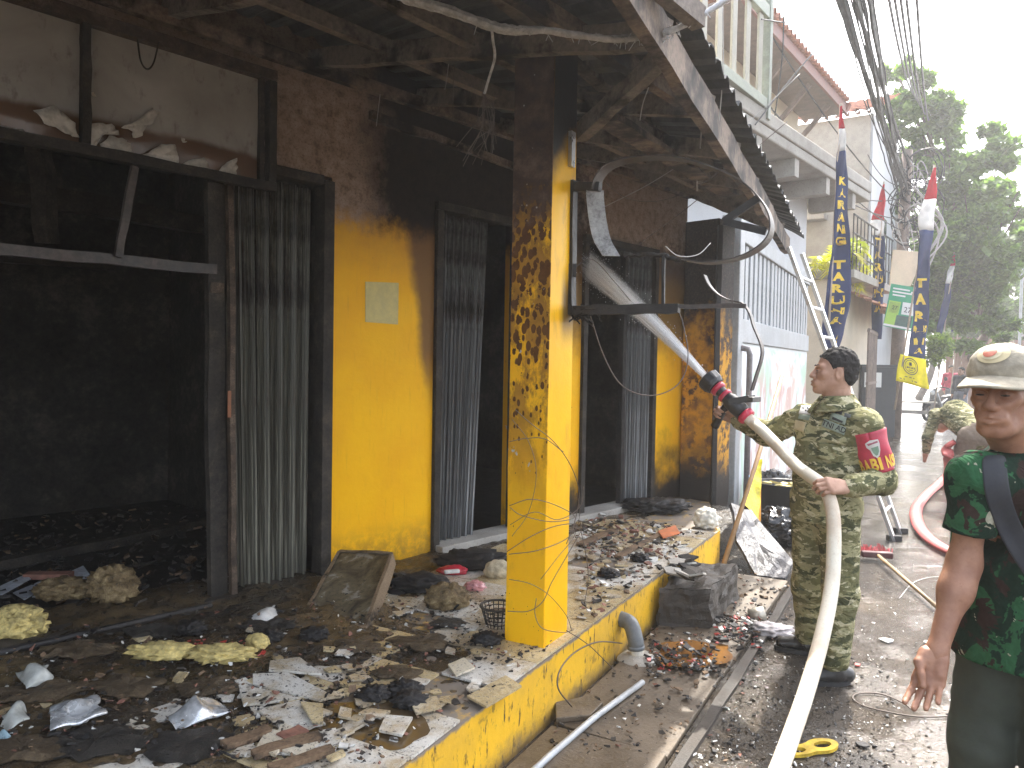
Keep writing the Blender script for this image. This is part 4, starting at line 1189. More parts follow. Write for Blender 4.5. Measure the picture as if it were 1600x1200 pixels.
# ------------------------------------------------------------------ charred cables and wires
def wire(name, pts, rad, mat, label, cat='wire', group=None, jit=.0, n=6, sub=6):
    pts = catmull(pts, sub)
    if jit: pts = [p + Vector((rnd.uniform(-jit, jit), rnd.uniform(-jit, jit), rnd.uniform(-jit, jit))) for p in pts]
    b = MB(); b.tube(pts, rad, n)
    return b.build(name, mat, None, smooth=True, label=label, cat=cat, group=group, origin=pts[0])
cb = empty('ash_cable_bundle', D(850, 48, 2.6), label='ash-white frayed cable bundle slung under the canopy edge', cat='cable')
base = [(600, -18), (640, 0), (700, 16), (760, 38), (800, 47), (850, 47), (900, 55), (960, 61), (1000, 58), (1045, 49), (1090, 28), (1130, 2), (1150, -12)]
for j, (oy, r_, jt) in enumerate(((0, .010, .003), (-5, .007, .004), (5, .007, .004), (1, .006, .006))):
    pts = [D(x, y + oy * (1 if 600 < x < 850 else .5), 2.6 + .012 * j) for x, y in base]
    pts = catmull(pts, 7); b_ = MB(); b_.tube([p + Vector((rnd.uniform(-jt, jt), rnd.uniform(-jt, jt), rnd.uniform(-jt, jt))) * .55 for p in pts], r_, 7)
    b_.build('strand', M_CABLEW, cb, smooth=True)
b_ = MB()
for i in range(70):
    x = rnd.choice([rnd.uniform(960, 1060), rnd.uniform(700, 1100)]); y = np.interp(x, [q[0] for q in base], [q[1] for q in base])
    a = D(x, y, 2.6); b_.tube([a, a + Vector((rnd.uniform(-.02, .02), rnd.uniform(-.02, .02), rnd.uniform(-.02, .012))), a + Vector((rnd.uniform(-.03, .03), rnd.uniform(-.02, .02), rnd.uniform(-.04, .015)))], .0016, 4)
b_.build('frayed_fibre', M_CABLEW, cb, kind='stuff')
b_ = MB(); b_.tube(catmull([D(1003, 70, 2.6), D(1010, 62, 2.6), D(1020, 64, 2.6), D(1032, 55, 2.6)], 5), .006, 6); b_.build('strand', M_CABLEW, cb, smooth=True)
tw = empty('hanging_wire_tassel', D(757, 145, 2.9), label='tassel of thin bare wires hanging from a pale cord left of pillar', cat='wire')
b_ = MB(); b_.tube(catmull([D(768, 40, 2.62), D(770, 62, 2.7), D(773, 90, 2.8), D(764, 122, 2.85), D(757, 146, 2.9)], 6), .005, 6); b_.build('cord', M_CABLEW, tw, smooth=True)
for i in range(14):
    b_ = MB(); e = (rnd.uniform(712, 782), rnd.uniform(215, 275)); m1 = (757 + rnd.uniform(-12, 18), rnd.uniform(165, 205))
    b_.tube(catmull([D(756 + rnd.uniform(-3, 3), 146, 2.9), D(*m1, 2.9 + rnd.uniform(-.05, .05)), D(*e, 2.9 + rnd.uniform(-.08, .08))], 6), .0014, 4); b_.build('thin_wire', M_WIRE, tw)
strays = [([(1036, -10), (1032, 40), (1022, 110), (1005, 160), (1000, 188)], 3.2, M_PALEWIRE, .0025, 'long pale wire hanging from the ash cable to the scorched plank'), ([(1129, 12), (1130, 90), (1127, 150), (1121, 210)], 3.4, M_PALEWIRE, .0025, 'straight pale wire hanging beside the fascia beam'), ([(1095, 172), (1096, 200), (1094, 232)], 4.2, M_PALEWIRE, .004, 'short thick wire stub hanging under the canopy'),
          ([(1089, 282), (1089, 298)], 4.6, M_PALEWIRE, .005, 'tiny wire stub below the scorched plank'), ([(1250, 115), (1170, 190), (1090, 240), (1010, 290), (930, 330)], 5.2, M_PALEWIRE, .003, 'long thin line slanting from the neighbour roof across the hoop'), ([(1230, 190), (1160, 250), (1080, 320), (1000, 380)], 5.4, M_WIRE, .003, 'lower thin line slanting across the hoop'),
          ([(930, 270), (980, 310), (1040, 312), (1100, 285), (1130, 262)], 4.6, M_WIRE, .0025, 'sagging wire inside the hoop'), ([(1075, 240), (1100, 205), (1128, 145), (1130, 90)], 4.4, M_WIRE, .0025, 'thin wire rising to the fascia beam'), ([(918, 480), (945, 560), (975, 605), (1020, 618), (1060, 600), (1075, 560), (1068, 510), (1058, 480)], 3.6, M_WIRE, .003, 'large loop of wire hanging from the lower sign arm'),
          ([(1040, 385), (1060, 400), (1090, 398), (1110, 380)], 3.9, M_PALEWIRE, .003, 'short curled wire above the far pier'), ([(701, 100), (697, 130), (695, 140)], 3.4, M_PALEWIRE, .0018, 'left of two short wires under the purlin'), ([(710, 100), (708, 150), (708, 190)], 3.4, M_WIRE, .0018, 'right of two short wires under the purlin'), ([(594, 147), (590, 180), (588, 197)], 4.4, M_PALEWIRE, .002, 'short pale wire on the black wall'),
          ([(215, 62), (220, 95), (230, 108), (240, 98), (248, 66)], 2.5, M_BLACK, .003, 'small black loop hooked over the sign box'), ([(895, 420), (925, 405), (960, 440), (985, 470)], 3.7, M_WIRE, .002, 'fine wire crossing the jet behind pillar')]
for pts, Y, mt, r_, lb in strays:
    wire('hanging_wire', [D(x, y, Y + .08 * i) for i, (x, y) in enumerate(pts)], r_, mt, lb, group='loose wires under the canopy')
loops = [([(805, 640), (830, 662), (865, 690), (892, 728), (905, 770), (898, 815), (885, 850)], 'wire sweeping down across the pillar front at waist height'), ([(796, 690), (822, 685), (852, 686), (880, 706)], 'short wire arc high on the pillar front'), ([(796, 790), (830, 780), (870, 790), (898, 808), (860, 815), (815, 805), (797, 793)], 'flat oval wire loop round the pillar'),
         ([(792, 862), (830, 838), (868, 822), (900, 820), (885, 842), (840, 860), (795, 866)], 'second oval wire loop below the first on the pillar'), ([(793, 955), (825, 955), (848, 940), (862, 910), (885, 870), (908, 830)], 'wire rising from the pillar foot to its right edge'), ([(838, 935), (836, 960), (848, 982), (880, 988), (896, 984)], 'small wire curl near the pillar foot'),
         ([(908, 830), (916, 870), (919, 905), (913, 945)], 'wire hanging straight right of the pillar'), ([(885, 985), (920, 1008), (955, 1042), (985, 1070)], 'wire running from pillar foot down over the step')]
for pts, lb in loops:
    n_ = len(pts); wire('coiled_wire', [D(x, y, 3.24 + .22 * max(0, (x - 850) / 45)) for x, y in pts], .0020, M_WIRE, lb, group='wires tangled round the pillar')
for pts, lb in (([(800, 655), (826, 690), (838, 740), (826, 800), (800, 838)], 'thin wire bowing across the left half of the pillar'), ([(797, 820), (835, 800), (872, 812), (906, 792), (912, 760)], 'thin wire tilting up round the pillar edge'), ([(845, 905), (872, 870), (897, 838), (906, 800), (901, 770)], 'thin wire climbing the right edge of the pillar'), ([(795, 905), (828, 912), (858, 930), (885, 962), (893, 985)], 'thin wire falling across the pillar foot')):
    wire('coiled_wire', [D(x, y, 3.23 + .22 * max(0, (x - 850) / 45)) for x, y in pts], .0016, M_WIRE, lb, group='wires tangled round the pillar')
wire('coiled_wire', [onroad(x, y, .03 + .1 * i / 5) for i, (x, y) in enumerate(((972, 1005), (935, 1003), (900, 1018), (876, 1045), (872, 1075), (893, 1104)))], .0035, M_WIRE, 'wire hoop leaning on the yellow step face', group='wires tangled round the pillar')

# ------------------------------------------------------------------ banners
M_NAVY = m_cloth('navy_banner', (.030, .045, .12), .15); M_REDC = m_cloth('red_banner', (.55, .03, .05), .3); M_WHC = m_cloth('white_banner', (.75, .74, .73), .3); M_YELC = m_cloth('yellow_banner', (.82, .72, .03), .3)
M_YTXT = plain('yellow_letters', (.82, .58, .06), .7); M_BTXT = plain('black_print', (.03, .03, .03), .7)
def banner(name, Y, rows, fr_red, fr_white, label, text=None, t0=.34, t1=.97, pole_to=None, yellow=False, fold=.05, letters=True, stop=None):
    """rows: list of (xl, xr, y) pixels down the cloth at depth Y"""
    L = [(D(a, y, Y), D(b, y, Y)) for a, b, y in rows]
    tot = len(L) - 1
    def cloth(u, v):
        f = max(0, min(tot - 1e-6, v * tot)); i = int(f); t = f - i
        l = L[i][0].lerp(L[i + 1][0], t); r_ = L[i][1].lerp(L[i + 1][1], t)
        p = l.lerp(r_, u); wdt = (r_ - l).length
        return p + Vector((0, fold * math.sin(u * 5.0 + v * 9) * min(1, wdt / .25) + .02 * math.sin(v * 31 + u * 7), 0))
    top = D(rows[0][0] + 1, rows[0][2] - 4, Y + .03)
    bt = Vector((L[-1][0].x, Y + .04, 0)) if pole_to is None else pole_to
    root = empty(name, (bt.x, bt.y, 0), label=label, cat='banner', group='tall street banners')
    b = MB(); b.tube([bt, bt.lerp(top, .5), top], .018, 8); b.build('pole', plain('banner_pole', (.45, .36, .28), .6) if 'banner_pole' not in bpy.data.materials else bpy.data.materials['banner_pole'], root, smooth=True)
    segs = [('red_tip', 0, fr_red, M_REDC), ('white_band', fr_red, fr_white, M_WHC), ('navy_cloth', fr_white, stop or 1.0, M_NAVY)]
    for nm, a, c, mt in segs:
        g = MB(); g.grid(lambda u, v: cloth(u, a + (c - a) * v), 10, max(4, int(30 * (c - a)))); o = g.build(nm, mt, root, smooth=True)
        so = o.modifiers.new('t', 'SOLIDIFY'); so.thickness = .004
        if nm == 'navy_cloth': navy = o
    if text:
        n_ = len(text)
        for i, chx in enumerate(text):
            if chx == ' ': continue
            v = t0 + (t1 - t0) * i / (n_ - 1)
            vs, fs = text_mesh(chx, 1.0, bold=.055)
            if not vs: continue
            c = cloth(.52, v); wd = (cloth(1, v) - cloth(0, v)).length
            hgt = (cloth(.5, min(1, v + .02)) - cloth(.5, v - .02)).length / .04 * (t1 - t0) / n_ * .92
            xs = [q.x for q in vs]; ys = [q.y for q in vs]
            x0, x1, y0, y1 = min(xs), max(xs), min(ys), max(ys)
            out_ = []
            for q in vs:
                uu = .5 + ((q.x - (x0 + x1) / 2) / max(.35, x1 - x0)) * max(.50, min(.66, hgt * 1.1 / max(wd, .05))) 
                vv = v - ((q.y - (y0 + y1) / 2) / (y1 - y0)) * (t1 - t0) / n_ * .78
                p = cloth(uu, vv); out_.append(p - Vector((0, .007, 0)))
            g = MB(); g.add(out_, fs); g.build('letter', M_YTXT, navy)
    return root, cloth
banner('street_banner', 10.8, [(1313, 1315, 166), (1311, 1320, 205), (1309, 1323, 240), (1306, 1326, 280), (1303, 1326, 330), (1299, 1327, 380), (1294, 1328, 430), (1289, 1326, 480), (1287, 1319, 520), (1290, 1312, 545)], .10, .21, 'tallest navy banner with red-and-white tip just behind the soldier', 'KARANG TARUNA 11', .34, .96)
banner('street_banner', 16.0, [(1380, 1382, 288), (1371, 1383, 320), (1360, 1383, 350), (1362, 1382, 372), (1366, 1381, 420), (1364, 1380, 470), (1362, 1379, 530)], .30, .47, 'narrow navy banner hanging against the white flank wall', 'TARUNA', .52, .86)
r3, cl3 = banner('street_banner', 14.2, [(1459, 1462, 262), (1448, 1463, 300), (1436, 1462, 340), (1436, 1459, 375), (1432, 1452, 410), (1428, 1450, 450), (1427, 1449, 500), (1424, 1447, 535), (1418, 1447, 560)], .16, .32, 'navy banner behind the green poster, ending in a yellow panel', 'TARUNA', .60, .94, pole_to=D(1398, 640, 14.2))
# yellow end panel with round emblem
Yp = 14.17
q = [D(1407, 553, Yp), D(1446, 562, Yp), D(1453, 609, Yp), D(1400, 595, Yp)]
def ycl(u, v): return q[0].lerp(q[1], u).lerp(q[3].lerp(q[2], u), v) + Vector((0, .03 * math.sin(u * 6 + v * 3), 0))
g = MB(); g.grid(ycl, 12, 10); yp = g.build('yellow_panel', M_YELC, r3, smooth=True); so = yp.modifiers.new('t', 'SOLIDIFY'); so.thickness = .004
def ring_on(fn, cu, cv, ru, rv, th, n_=28):
    g = MB(); vs, fs = [], []
    for i in range(n_):
        a = 2 * math.pi * i / n_
        for s_ in (1 - th, 1): vs.append(fn(cu + ru * s_ * math.cos(a), cv + rv * s_ * math.sin(a)) - Vector((0, .008, 0)))
    for i in range(n_): j = (i + 1) % n_; fs.append((2 * i, 2 * i + 1, 2 * j + 1, 2 * j))
    g.add(vs, fs); return g
ring_on(ycl, .40, .36, .24, .30, .10).build('emblem_ring', M_BTXT, yp); ring_on(ycl, .40, .36, .18, .225, .08).build('emblem_ring', M_BTXT, yp)
g = MB()
for (u0, u1, v0, v1) in ((.27, .53, .37, .375), (.30, .50, .29, .295), (.36, .44, .22, .34), (.28, .34, .39, .44), (.36, .39, .39, .44), (.42, .46, .39, .44), (.49, .53, .39, .44), (.34, .46, .49, .51), (.22, .30, .75, .775), (.35, .43, .75, .775), (.47, .52, .75, .775), (.08, .14, .85, .88), (.19, .48, .85, .88), (.52, .62, .85, .88)):
    g.add([ycl(a, c) - Vector((0, .008, 0)) for a, c in ((u0, v0), (u1, v0), (u1, v1), (u0, v1))], [(0, 1, 2, 3)])
g.build('emblem_print', M_BTXT, yp)
banner('street_banner', 21.0, [(1490, 1492, 398), (1483, 1492, 420), (1477, 1488, 440), (1472, 1484, 470), (1467, 1477, 500), (1462, 1470, 530)], .16, .42, 'small distant navy banner in front of the tree', None)
banner('street_banner', 24.0, [(1505, 1506, 446), (1500, 1508, 462), (1495, 1506, 480), (1490, 1502, 500), (1486, 1498, 520)], .02, .04, 'farthest plain navy banner right of the small one', None)

# ------------------------------------------------------------------ poster, board, cabinet by the pole
Yg = 14.9
def quad_panel(name, px, Y, mat, parent, th=.012):
    ps = [D(x, y, Y) for x, y in px]; b = MB(); bk = Vector((0, th, 0))
    b.add(ps + [p + bk for p in ps], [(0, 1, 2, 3), (7, 6, 5, 4), (0, 4, 5, 1), (1, 5, 6, 2), (2, 6, 7, 3), (3, 7, 4, 0)])
    return b.build(name, mat, parent)
gp = empty('green_poster', D(1410, 517, Yg), label='green price poster tied to the utility pole', cat='poster')
quad_panel('sheet', [(1393, 443), (1441, 451), (1427, 519), (1380, 509)], Yg, plain('green_print', (.05, .34, .18), .5, 0, .08, 3, .03), gp)
M_WP = plain('white_print', (.75, .76, .74), .6, 0, .05); M_LG = plain('lime_print', (.36, .58, .10), .6, 0, .08); M_DG = plain('dark_print', (.06, .12, .10), .5)
quad_panel('lime_block', [(1390, 469), (1408, 472), (1399, 510), (1381, 506)], Yg - .008, M_LG, gp, .004)
quad_panel('price_tag', [(1391, 471), (1406.5, 473.5), (1402.5, 490), (1388, 487)], Yg - .014, plain('olive_print', (.30, .45, .10), .6), gp, .004)
quad_panel('price_tag', [(1411, 472), (1430, 475), (1427, 494), (1408, 491)], Yg - .014, M_WP, gp, .004)
quad_panel('photo_block', [(1401, 492), (1426, 496), (1422, 513), (1397, 509)], Yg - .01, M_DG, gp, .004)
quad_panel('white_strip', [(1381, 505), (1424, 513), (1423, 516), (1380, 508)], Yg - .016, M_WP, gp, .004)
for (x, y, w_) in ((1396, 449, 26), (1395, 454, 30), (1395, 459, 20), (1424, 456, 12)):
    quad_panel('headline', [(x, y), (x + w_, y + w_ * .16), (x + w_ - .4, y + w_ * .16 + 2.4), (x - .4, y + 2.4)], Yg - .012, M_WP, gp, .003)
for (cx, cy, sz) in ((1398, 481, .11), (1418, 485, .15)):
    vs, fs = text_mesh('27', sz); g = MB(); c = D(cx, cy, Yg - .022); rt = Matrix.Rotation(R(-9), 3, 'Y').inverted()
    g.add([c + Matrix.Rotation(R(9), 3, 'Y') @ Vector((p.x, 0, p.y)) for p in vs], fs); g.build('price', M_BTXT, gp)
cbd = empty('cream_board', D(1410, 445, 15.2), label='tapered cream board nailed to the pole above the green poster', cat='board')
quad_panel('board', [(1396, 390), (1446, 394), (1423, 447), (1390, 446)], 15.6, plain('cream_board_paint', (.66, .52, .38), .7, 0, .12, 3), cbd, .03)
kc = empty('black_cabinet', G(1368, 690), label='black street cabinet with a white notice on its door', cat='cabinet')
cM = Matrix.Translation(G(1370, 690)) @ Matrix.Rotation(R(-8), 4, 'Z')
M_CAB = plain('dark_grey_cabinet', (.045, .05, .055), .5, .1, .2)
b_ = MB(); b_.box2((-.36, 0, .10), (.36, .45, 1.62), cM); b_.build('body', M_CAB, kc, bevel=.01)
b_ = MB(); b_.box2((-.38, -.03, 1.622), (.38, .48, 1.67), cM); b_.build('lid', M_CAB, kc, bevel=.008)
b_ = MB(); b_.box2((-.34, .03, 0), (.34, .42, .098), cM); b_.build('plinth', M_DARKCONC, kc)
b_ = MB(); b_.box2((-.33, -.018, .16), (.33, -.001, 1.58), cM); b_.build('door', M_CAB, kc, bevel=.004)
b_ = MB(); b_.box2((-.30, -.022, 1.18), (.05, -.019, 1.50), cM); b_.build('notice', M_WP, kc)

# bench / stall and low wall by the lane
bn = empty('stall_bench', G(1428, 662), label='pale wooden stall bench left of the motorbike', cat='bench')
bM = Matrix.Translation(G(1428, 660)) @ Matrix.Rotation(R(-25), 4, 'Z')
M_PALEWOOD = plain('pale_wood', (.36, .33, .29), .8, 0, .3)
for i in range(3):
    b_ = MB(); b_.box2((-.55, -.02 + i * .17, .58), (.6, .13 + i * .17, .62), bM); b_.build('seat_plank', M_PALEWOOD, bn)
for x in (-.5, .5):
    for y in (0.03, .42):
        b_ = MB(); b_.box2((x - .04, y - .04, 0), (x + .04, y + .04, .578), bM); b_.build('leg', M_PALEWOOD, bn)
b_ = MB(); b_.box2((-.5, .38, .62), (-.42, .46, 1.5), bM); b_.build('post', M_PALEWOOD, bn)
b_ = MB(); b_.box2((-.46, .02, .25), (.46, .06, .36), bM); b_.build('stretcher', M_PALEWOOD, bn)

# ------------------------------------------------------------------ parked motorbike
mo = G(1468, 660)
mb_ = empty('parked_motorbike', mo, label='dark parked motorbike with silver fairing at the end of the lane', cat='motorbike')
mM = Matrix.Translation(mo + Vector((.25, .3, 0))) @ Matrix.Rotation(R(205), 4, 'Z')
M_TYRE = plain('tyre_rubber', (.02, .02, .022), .8); M_BIKE = plain('dark_bike_paint', (.04, .042, .05), .25, .3, .1); M_BIKES = plain('silver_bike_paint', (.22, .23, .24), .25, .4, .1); M_SEAT = plain('bike_seat', (.02, .02, .02), .6)
def wheel(x, r_):
    root = bpy.data.objects.new('wheel', None); COL.objects.link(root); root.parent = mb_; WM[root.name] = WM[mb_.name].copy()
    b = MB(); n_ = 24; vs, fs = [], []
    for i in range(n_):
        a = 2 * math.pi * i / n_
        for j in range(8):
            c = 2 * math.pi * j / 8; rr = r_ - .05 + .05 * math.cos(c); vs.append(mM @ Vector((x + rr * math.cos(a), .05 * math.sin(c), r_ + rr * math.sin(a))))
    for i in range(n_):
        for j in range(8): fs.append((i * 8 + j, i * 8 + (j + 1) % 8, ((i + 1) % n_) * 8 + (j + 1) % 8, ((i + 1) % n_) * 8 + j))
    b.add(vs, fs); b.build('tyre', M_TYRE, root, smooth=True)
    b = MB()
    for i in range(5):
        a = 2 * math.pi * i / 5; b.bar(mM @ Vector((x, 0, r_)), mM @ Vector((x + (r_ - .09) * math.cos(a), 0, r_ + (r_ - .09) * math.sin(a))), .03, .03)
    b.tube([mM @ Vector((x, -.06, r_)), mM @ Vector((x, .06, r_))], .05, 10); b.build('rim', M_BIKES, root)
wheel(.62, .29); wheel(-.62, .29)
def loft(secs, n_=12):
    b = MB(); vs, fs = [], []
    for (x, z, hw, hh) in secs:
        for j in range(n_):
            a = 2 * math.pi * j / n_; ca, sa = math.cos(a), math.sin(a)
            vs.append(mM @ Vector((x, hw * math.copysign(abs(ca) ** .7, ca), z + hh * math.copysign(abs(sa) ** .7, sa))))
    for i in range(len(secs) - 1):
        for j in range(n_): fs.append((i * n_ + j, i * n_ + (j + 1) % n_, (i + 1) * n_ + (j + 1) % n_, (i + 1) * n_ + j))
    fs.append(tuple(range(n_))[::-1]); fs.append(tuple((len(secs) - 1) * n_ + j for j in range(n_))); b.add(vs, fs); return b
loft([(-.95, .72, .05, .05), (-.7, .68, .13, .12), (-.3, .58, .15, .14), (0, .48, .15, .10), (.12, .40, .14, .06)]).build('tail_body', M_BIKE, mb_, smooth=True)
loft([(-.85, .83, .08, .03), (-.5, .80, .14, .045), (-.1, .76, .12, .045), (.05, .73, .06, .02)]).build('seat', M_SEAT, mb_, smooth=True)
loft([(.12, .36, .15, .06), (.28, .55, .16, .14), (.40, .78, .15, .14), (.46, .92, .11, .09), (.44, 1.0, .05, .03)]).build('leg_shield', M_BIKES, mb_, smooth=True)
loft([(.45, .60, .06, .05), (.62, .66, .075, .04), (.8, .58, .06, .04), (.9, .44, .03, .02)]).build('front_mudguard', M_BIKE, mb_, smooth=True)
loft([(-.3, .33, .1, .08), (0, .33, .13, .12), (.2, .30, .1, .07)]).build('engine', M_BIKES, mb_, smooth=True)
for sgn in (-1, 1):
    b_ = MB(); b_.tube([mM @ Vector((.62, .07 * sgn, .29)), mM @ Vector((.44, .09 * sgn, .85))], .02, 8); b_.build('fork', M_BIKES, mb_)
    b_ = MB(); b_.tube([mM @ Vector((.40, 0, 1.0)), mM @ Vector((.36, .2 * sgn, 1.06)), mM @ Vector((.26, .36 * sgn, 1.03))], .018, 8); b_.build('handlebar', M_TYRE, mb_)
    b_ = MB(); b_.tube([mM @ Vector((.35, .22 * sgn, 1.06)), mM @ Vector((.36, .3 * sgn, 1.26))], .008, 6); b_.lathe([(.0, -.012), (.06, -.008), (.06, .008), (0, .012)], 10, mM @ Matrix.Translation((.36, .32 * sgn, 1.31)) @ Matrix.Rotation(math.pi / 2, 4, 'Y')); b_.build('mirror', M_TYRE, mb_)
b_ = MB(); b_.lathe([(.09, 0), (.075, .05), (.0, .07)], 14, mM @ Matrix.Translation((.5, 0, .90)) @ Matrix.Rotation(math.pi / 2, 4, 'Y')); b_.build('headlight', plain('headlight_glass', (.7, .72, .74), .1, .2), mb_, smooth=True)
b_ = MB(); b_.tube([mM @ Vector((-.1, -.13, .28)), mM @ Vector((-.5, -.17, .3)), mM @ Vector((-.85, -.18, .42))], [.03, .05, .05], 10); b_.build('exhaust', M_BIKES, mb_, smooth=True)
b_ = MB(); b_.tube([mM @ Vector((-.05, .1, .3)), mM @ Vector((-.12, .3, .012))], .014, 6); b_.build('side_stand', M_TYRE, mb_)

# ------------------------------------------------------------------ ladder
ld = empty('aluminium_ladder', G(1400, 840), label='aluminium ladder leaning on the canopy corner behind the soldier', cat='ladder')
f0, f1 = G(1397, 845), G(1407, 833); t0_, t1_ = D(1232, 386, 6.88), D(1253, 396, 7.25)
for a, c in ((f0, t0_), (f1, t1_)):
    b_ = MB(); b_.bar(a, c, .03, .075, up=(f1 - f0), segs=1); b_.build('side_rail', M_STEEL, ld)
    b_ = MB(); b_.box(a + Vector((0, 0, .025)), (.12, .06, .05)); b_.build('rubber_foot', M_TYRE, ld)
for i in range(1, 10):
    b_ = MB(); b_.tube([f0.lerp(t0_, i / 10), f1.lerp(t1_, i / 10)], .016, 8); b_.build('rung', M_STEEL, ld)

# ------------------------------------------------------------------ things on the road
br = empty('red_broom', G(1368, 862), label='broom with red bristles and wooden handle lying on wet road', cat='broom')
h0, h1 = G(1372, 868, .06), G(1475, 958, .035)
b_ = MB(); b_.tube([h0, h1], .014, 8); b_.build('handle', plain('broom_handle', (.34, .23, .12), .6), br, smooth=True)
b_ = MB(); ax = (h0 - h1).normalized(); sd_ = ax.cross(Vector((0, 0, 1))).normalized()
b_.box(h0 + ax * .03, (.24, .06, .05), Matrix((sd_, ax, Vector((0, 0, 1)))).transposed()); b_.build('head', plain('broom_head', (.10, .03, .03), .7), br, bevel=.01)
b_ = MB()
for i in range(160):
    o_ = h0 + ax * .05 + sd_ * rnd.uniform(-.12, .12) + Vector((0, 0, rnd.uniform(-.02, .02))); e = o_ + ax * rnd.uniform(.05, .1) + sd_ * rnd.uniform(-.04, .04) + Vector((0, 0, rnd.uniform(-.03, .05))); e.z = max(.008, e.z)
    b_.tube([o_, e], .004, 4)
b_.build('bristles', plain('red_bristle', (.38, .03, .04), .7), br)
ph = empty('pink_fire_hose', G(1440, 835), label='pink flat fire hose curling on road behind the camouflage tee man', cat='hose')
pts = catmull([G(x, y, .035) for x, y in ((1560, 880), (1520, 874), (1485, 862), (1452, 842), (1434, 818), (1432, 795), (1446, 775), (1466, 757), (1480, 742))] + [D(1484, 725, 8.6), D(1480, 700, 8.5), D(1492, 690, 8.45)], 6)
b_ = MB(); vs, fs = [], []
for i, p in enumerate(pts):
    t = (pts[min(i + 1, len(pts) - 1)] - pts[max(0, i - 1)]).normalized(); s_ = t.cross(Vector((0, 0, 1))).normalized(); u_ = s_.cross(t)
    for j in range(10):
        a = 2 * math.pi * j / 10; vs.append(p + s_ * .062 * math.cos(a) + u_ * .03 * math.sin(a))
for i in range(len(pts) - 1):
    for j in range(10): fs.append((i * 10 + j, i * 10 + (j + 1) % 10, (i + 1) * 10 + (j + 1) % 10, (i + 1) * 10 + j))
b_.add(vs, fs); b_.build('hose', plain('pink_canvas_hose', (.45, .075, .07), .6, 0, .25, 5, .25, 60), ph, smooth=True)
sl_ = empty('yellow_shoe_sole', G(1268, 1172), label='yellow rubber shoe sole with two holes lying on the asphalt', cat='shoe sole')
c = G(1268, 1172, .004); ax = (G(1300, 1166) - G(1236, 1182)).normalized(); sx = Vector((-ax.y, ax.x, 0))
SM = Matrix(((ax.x, sx.x, 0, c.x), (ax.y, sx.y, 0, c.y), (0, 0, 1, c.z), (0, 0, 0, 1)))
outl, ino1, ino2 = [], [], []
n_ = 36
def sole(a):
    x = .135 * math.cos(a); w_ = .050 + .012 * math.cos(a) - .014 * math.exp(-((x + .01) / .04) ** 2)
    return (x, w_ * math.sin(a))
b_ = MB(); ring0 = [sole(2 * math.pi * i / n_) for i in range(n_)]
def hole_ring(cx, rx, ry): return [(cx + rx * math.cos(2 * math.pi * i / n_), ry * math.sin(2 * math.pi * i / n_)) for i in range(n_)]
bm = bmesh.new()
lay = []
for z in (0, .014):
    lay.append([[bm.verts.new((x, y, z)) for x, y in r_] for r_ in (ring0, hole_ring(.06, .042, .024), hole_ring(-.068, .032, .018))])
import itertools
for li, L in enumerate(lay):
    es = []
    for r_ in L:
        for i in range(n_): es.append(bm.edges.new((r_[i], r_[(i + 1) % n_])))
    bmesh.ops.triangle_fill(bm, edges=es, use_beauty=True)
for k_ in range(3):
    for i in range(n_):
        j = (i + 1) % n_; bm.faces.new((lay[0][k_][i], lay[0][k_][j], lay[1][k_][j], lay[1][k_][i]))
bmesh.ops.recalc_face_normals(bm, faces=bm.faces)
me = bpy.data.meshes.new('sole'); bm.to_mesh(me); bm.free(); me.materials.append(plain('yellow_rubber', (.60, .40, .03), .6, 0, .3, 20))
o = bpy.data.objects.new('sole', me); COL.objects.link(o); o.parent = sl_; o.matrix_local = WM[sl_.name].inverted() @ SM
wire('road_wire', [G(x, y, .008) for x, y in ((1505, 1118), (1440, 1120), (1390, 1113), (1350, 1103), (1333, 1092), (1340, 1084), (1375, 1084), (1410, 1098), (1428, 1112))], .0035, M_WIRE, 'thin wire lying in a loop on the wet road beside the hand')
wire('road_wire', [G(x, y, .008) for x, y in ((1405, 935), (1425, 912), (1448, 903), (1470, 901))], .003, M_PALEWIRE, 'short pale wire arc near the broom handle')

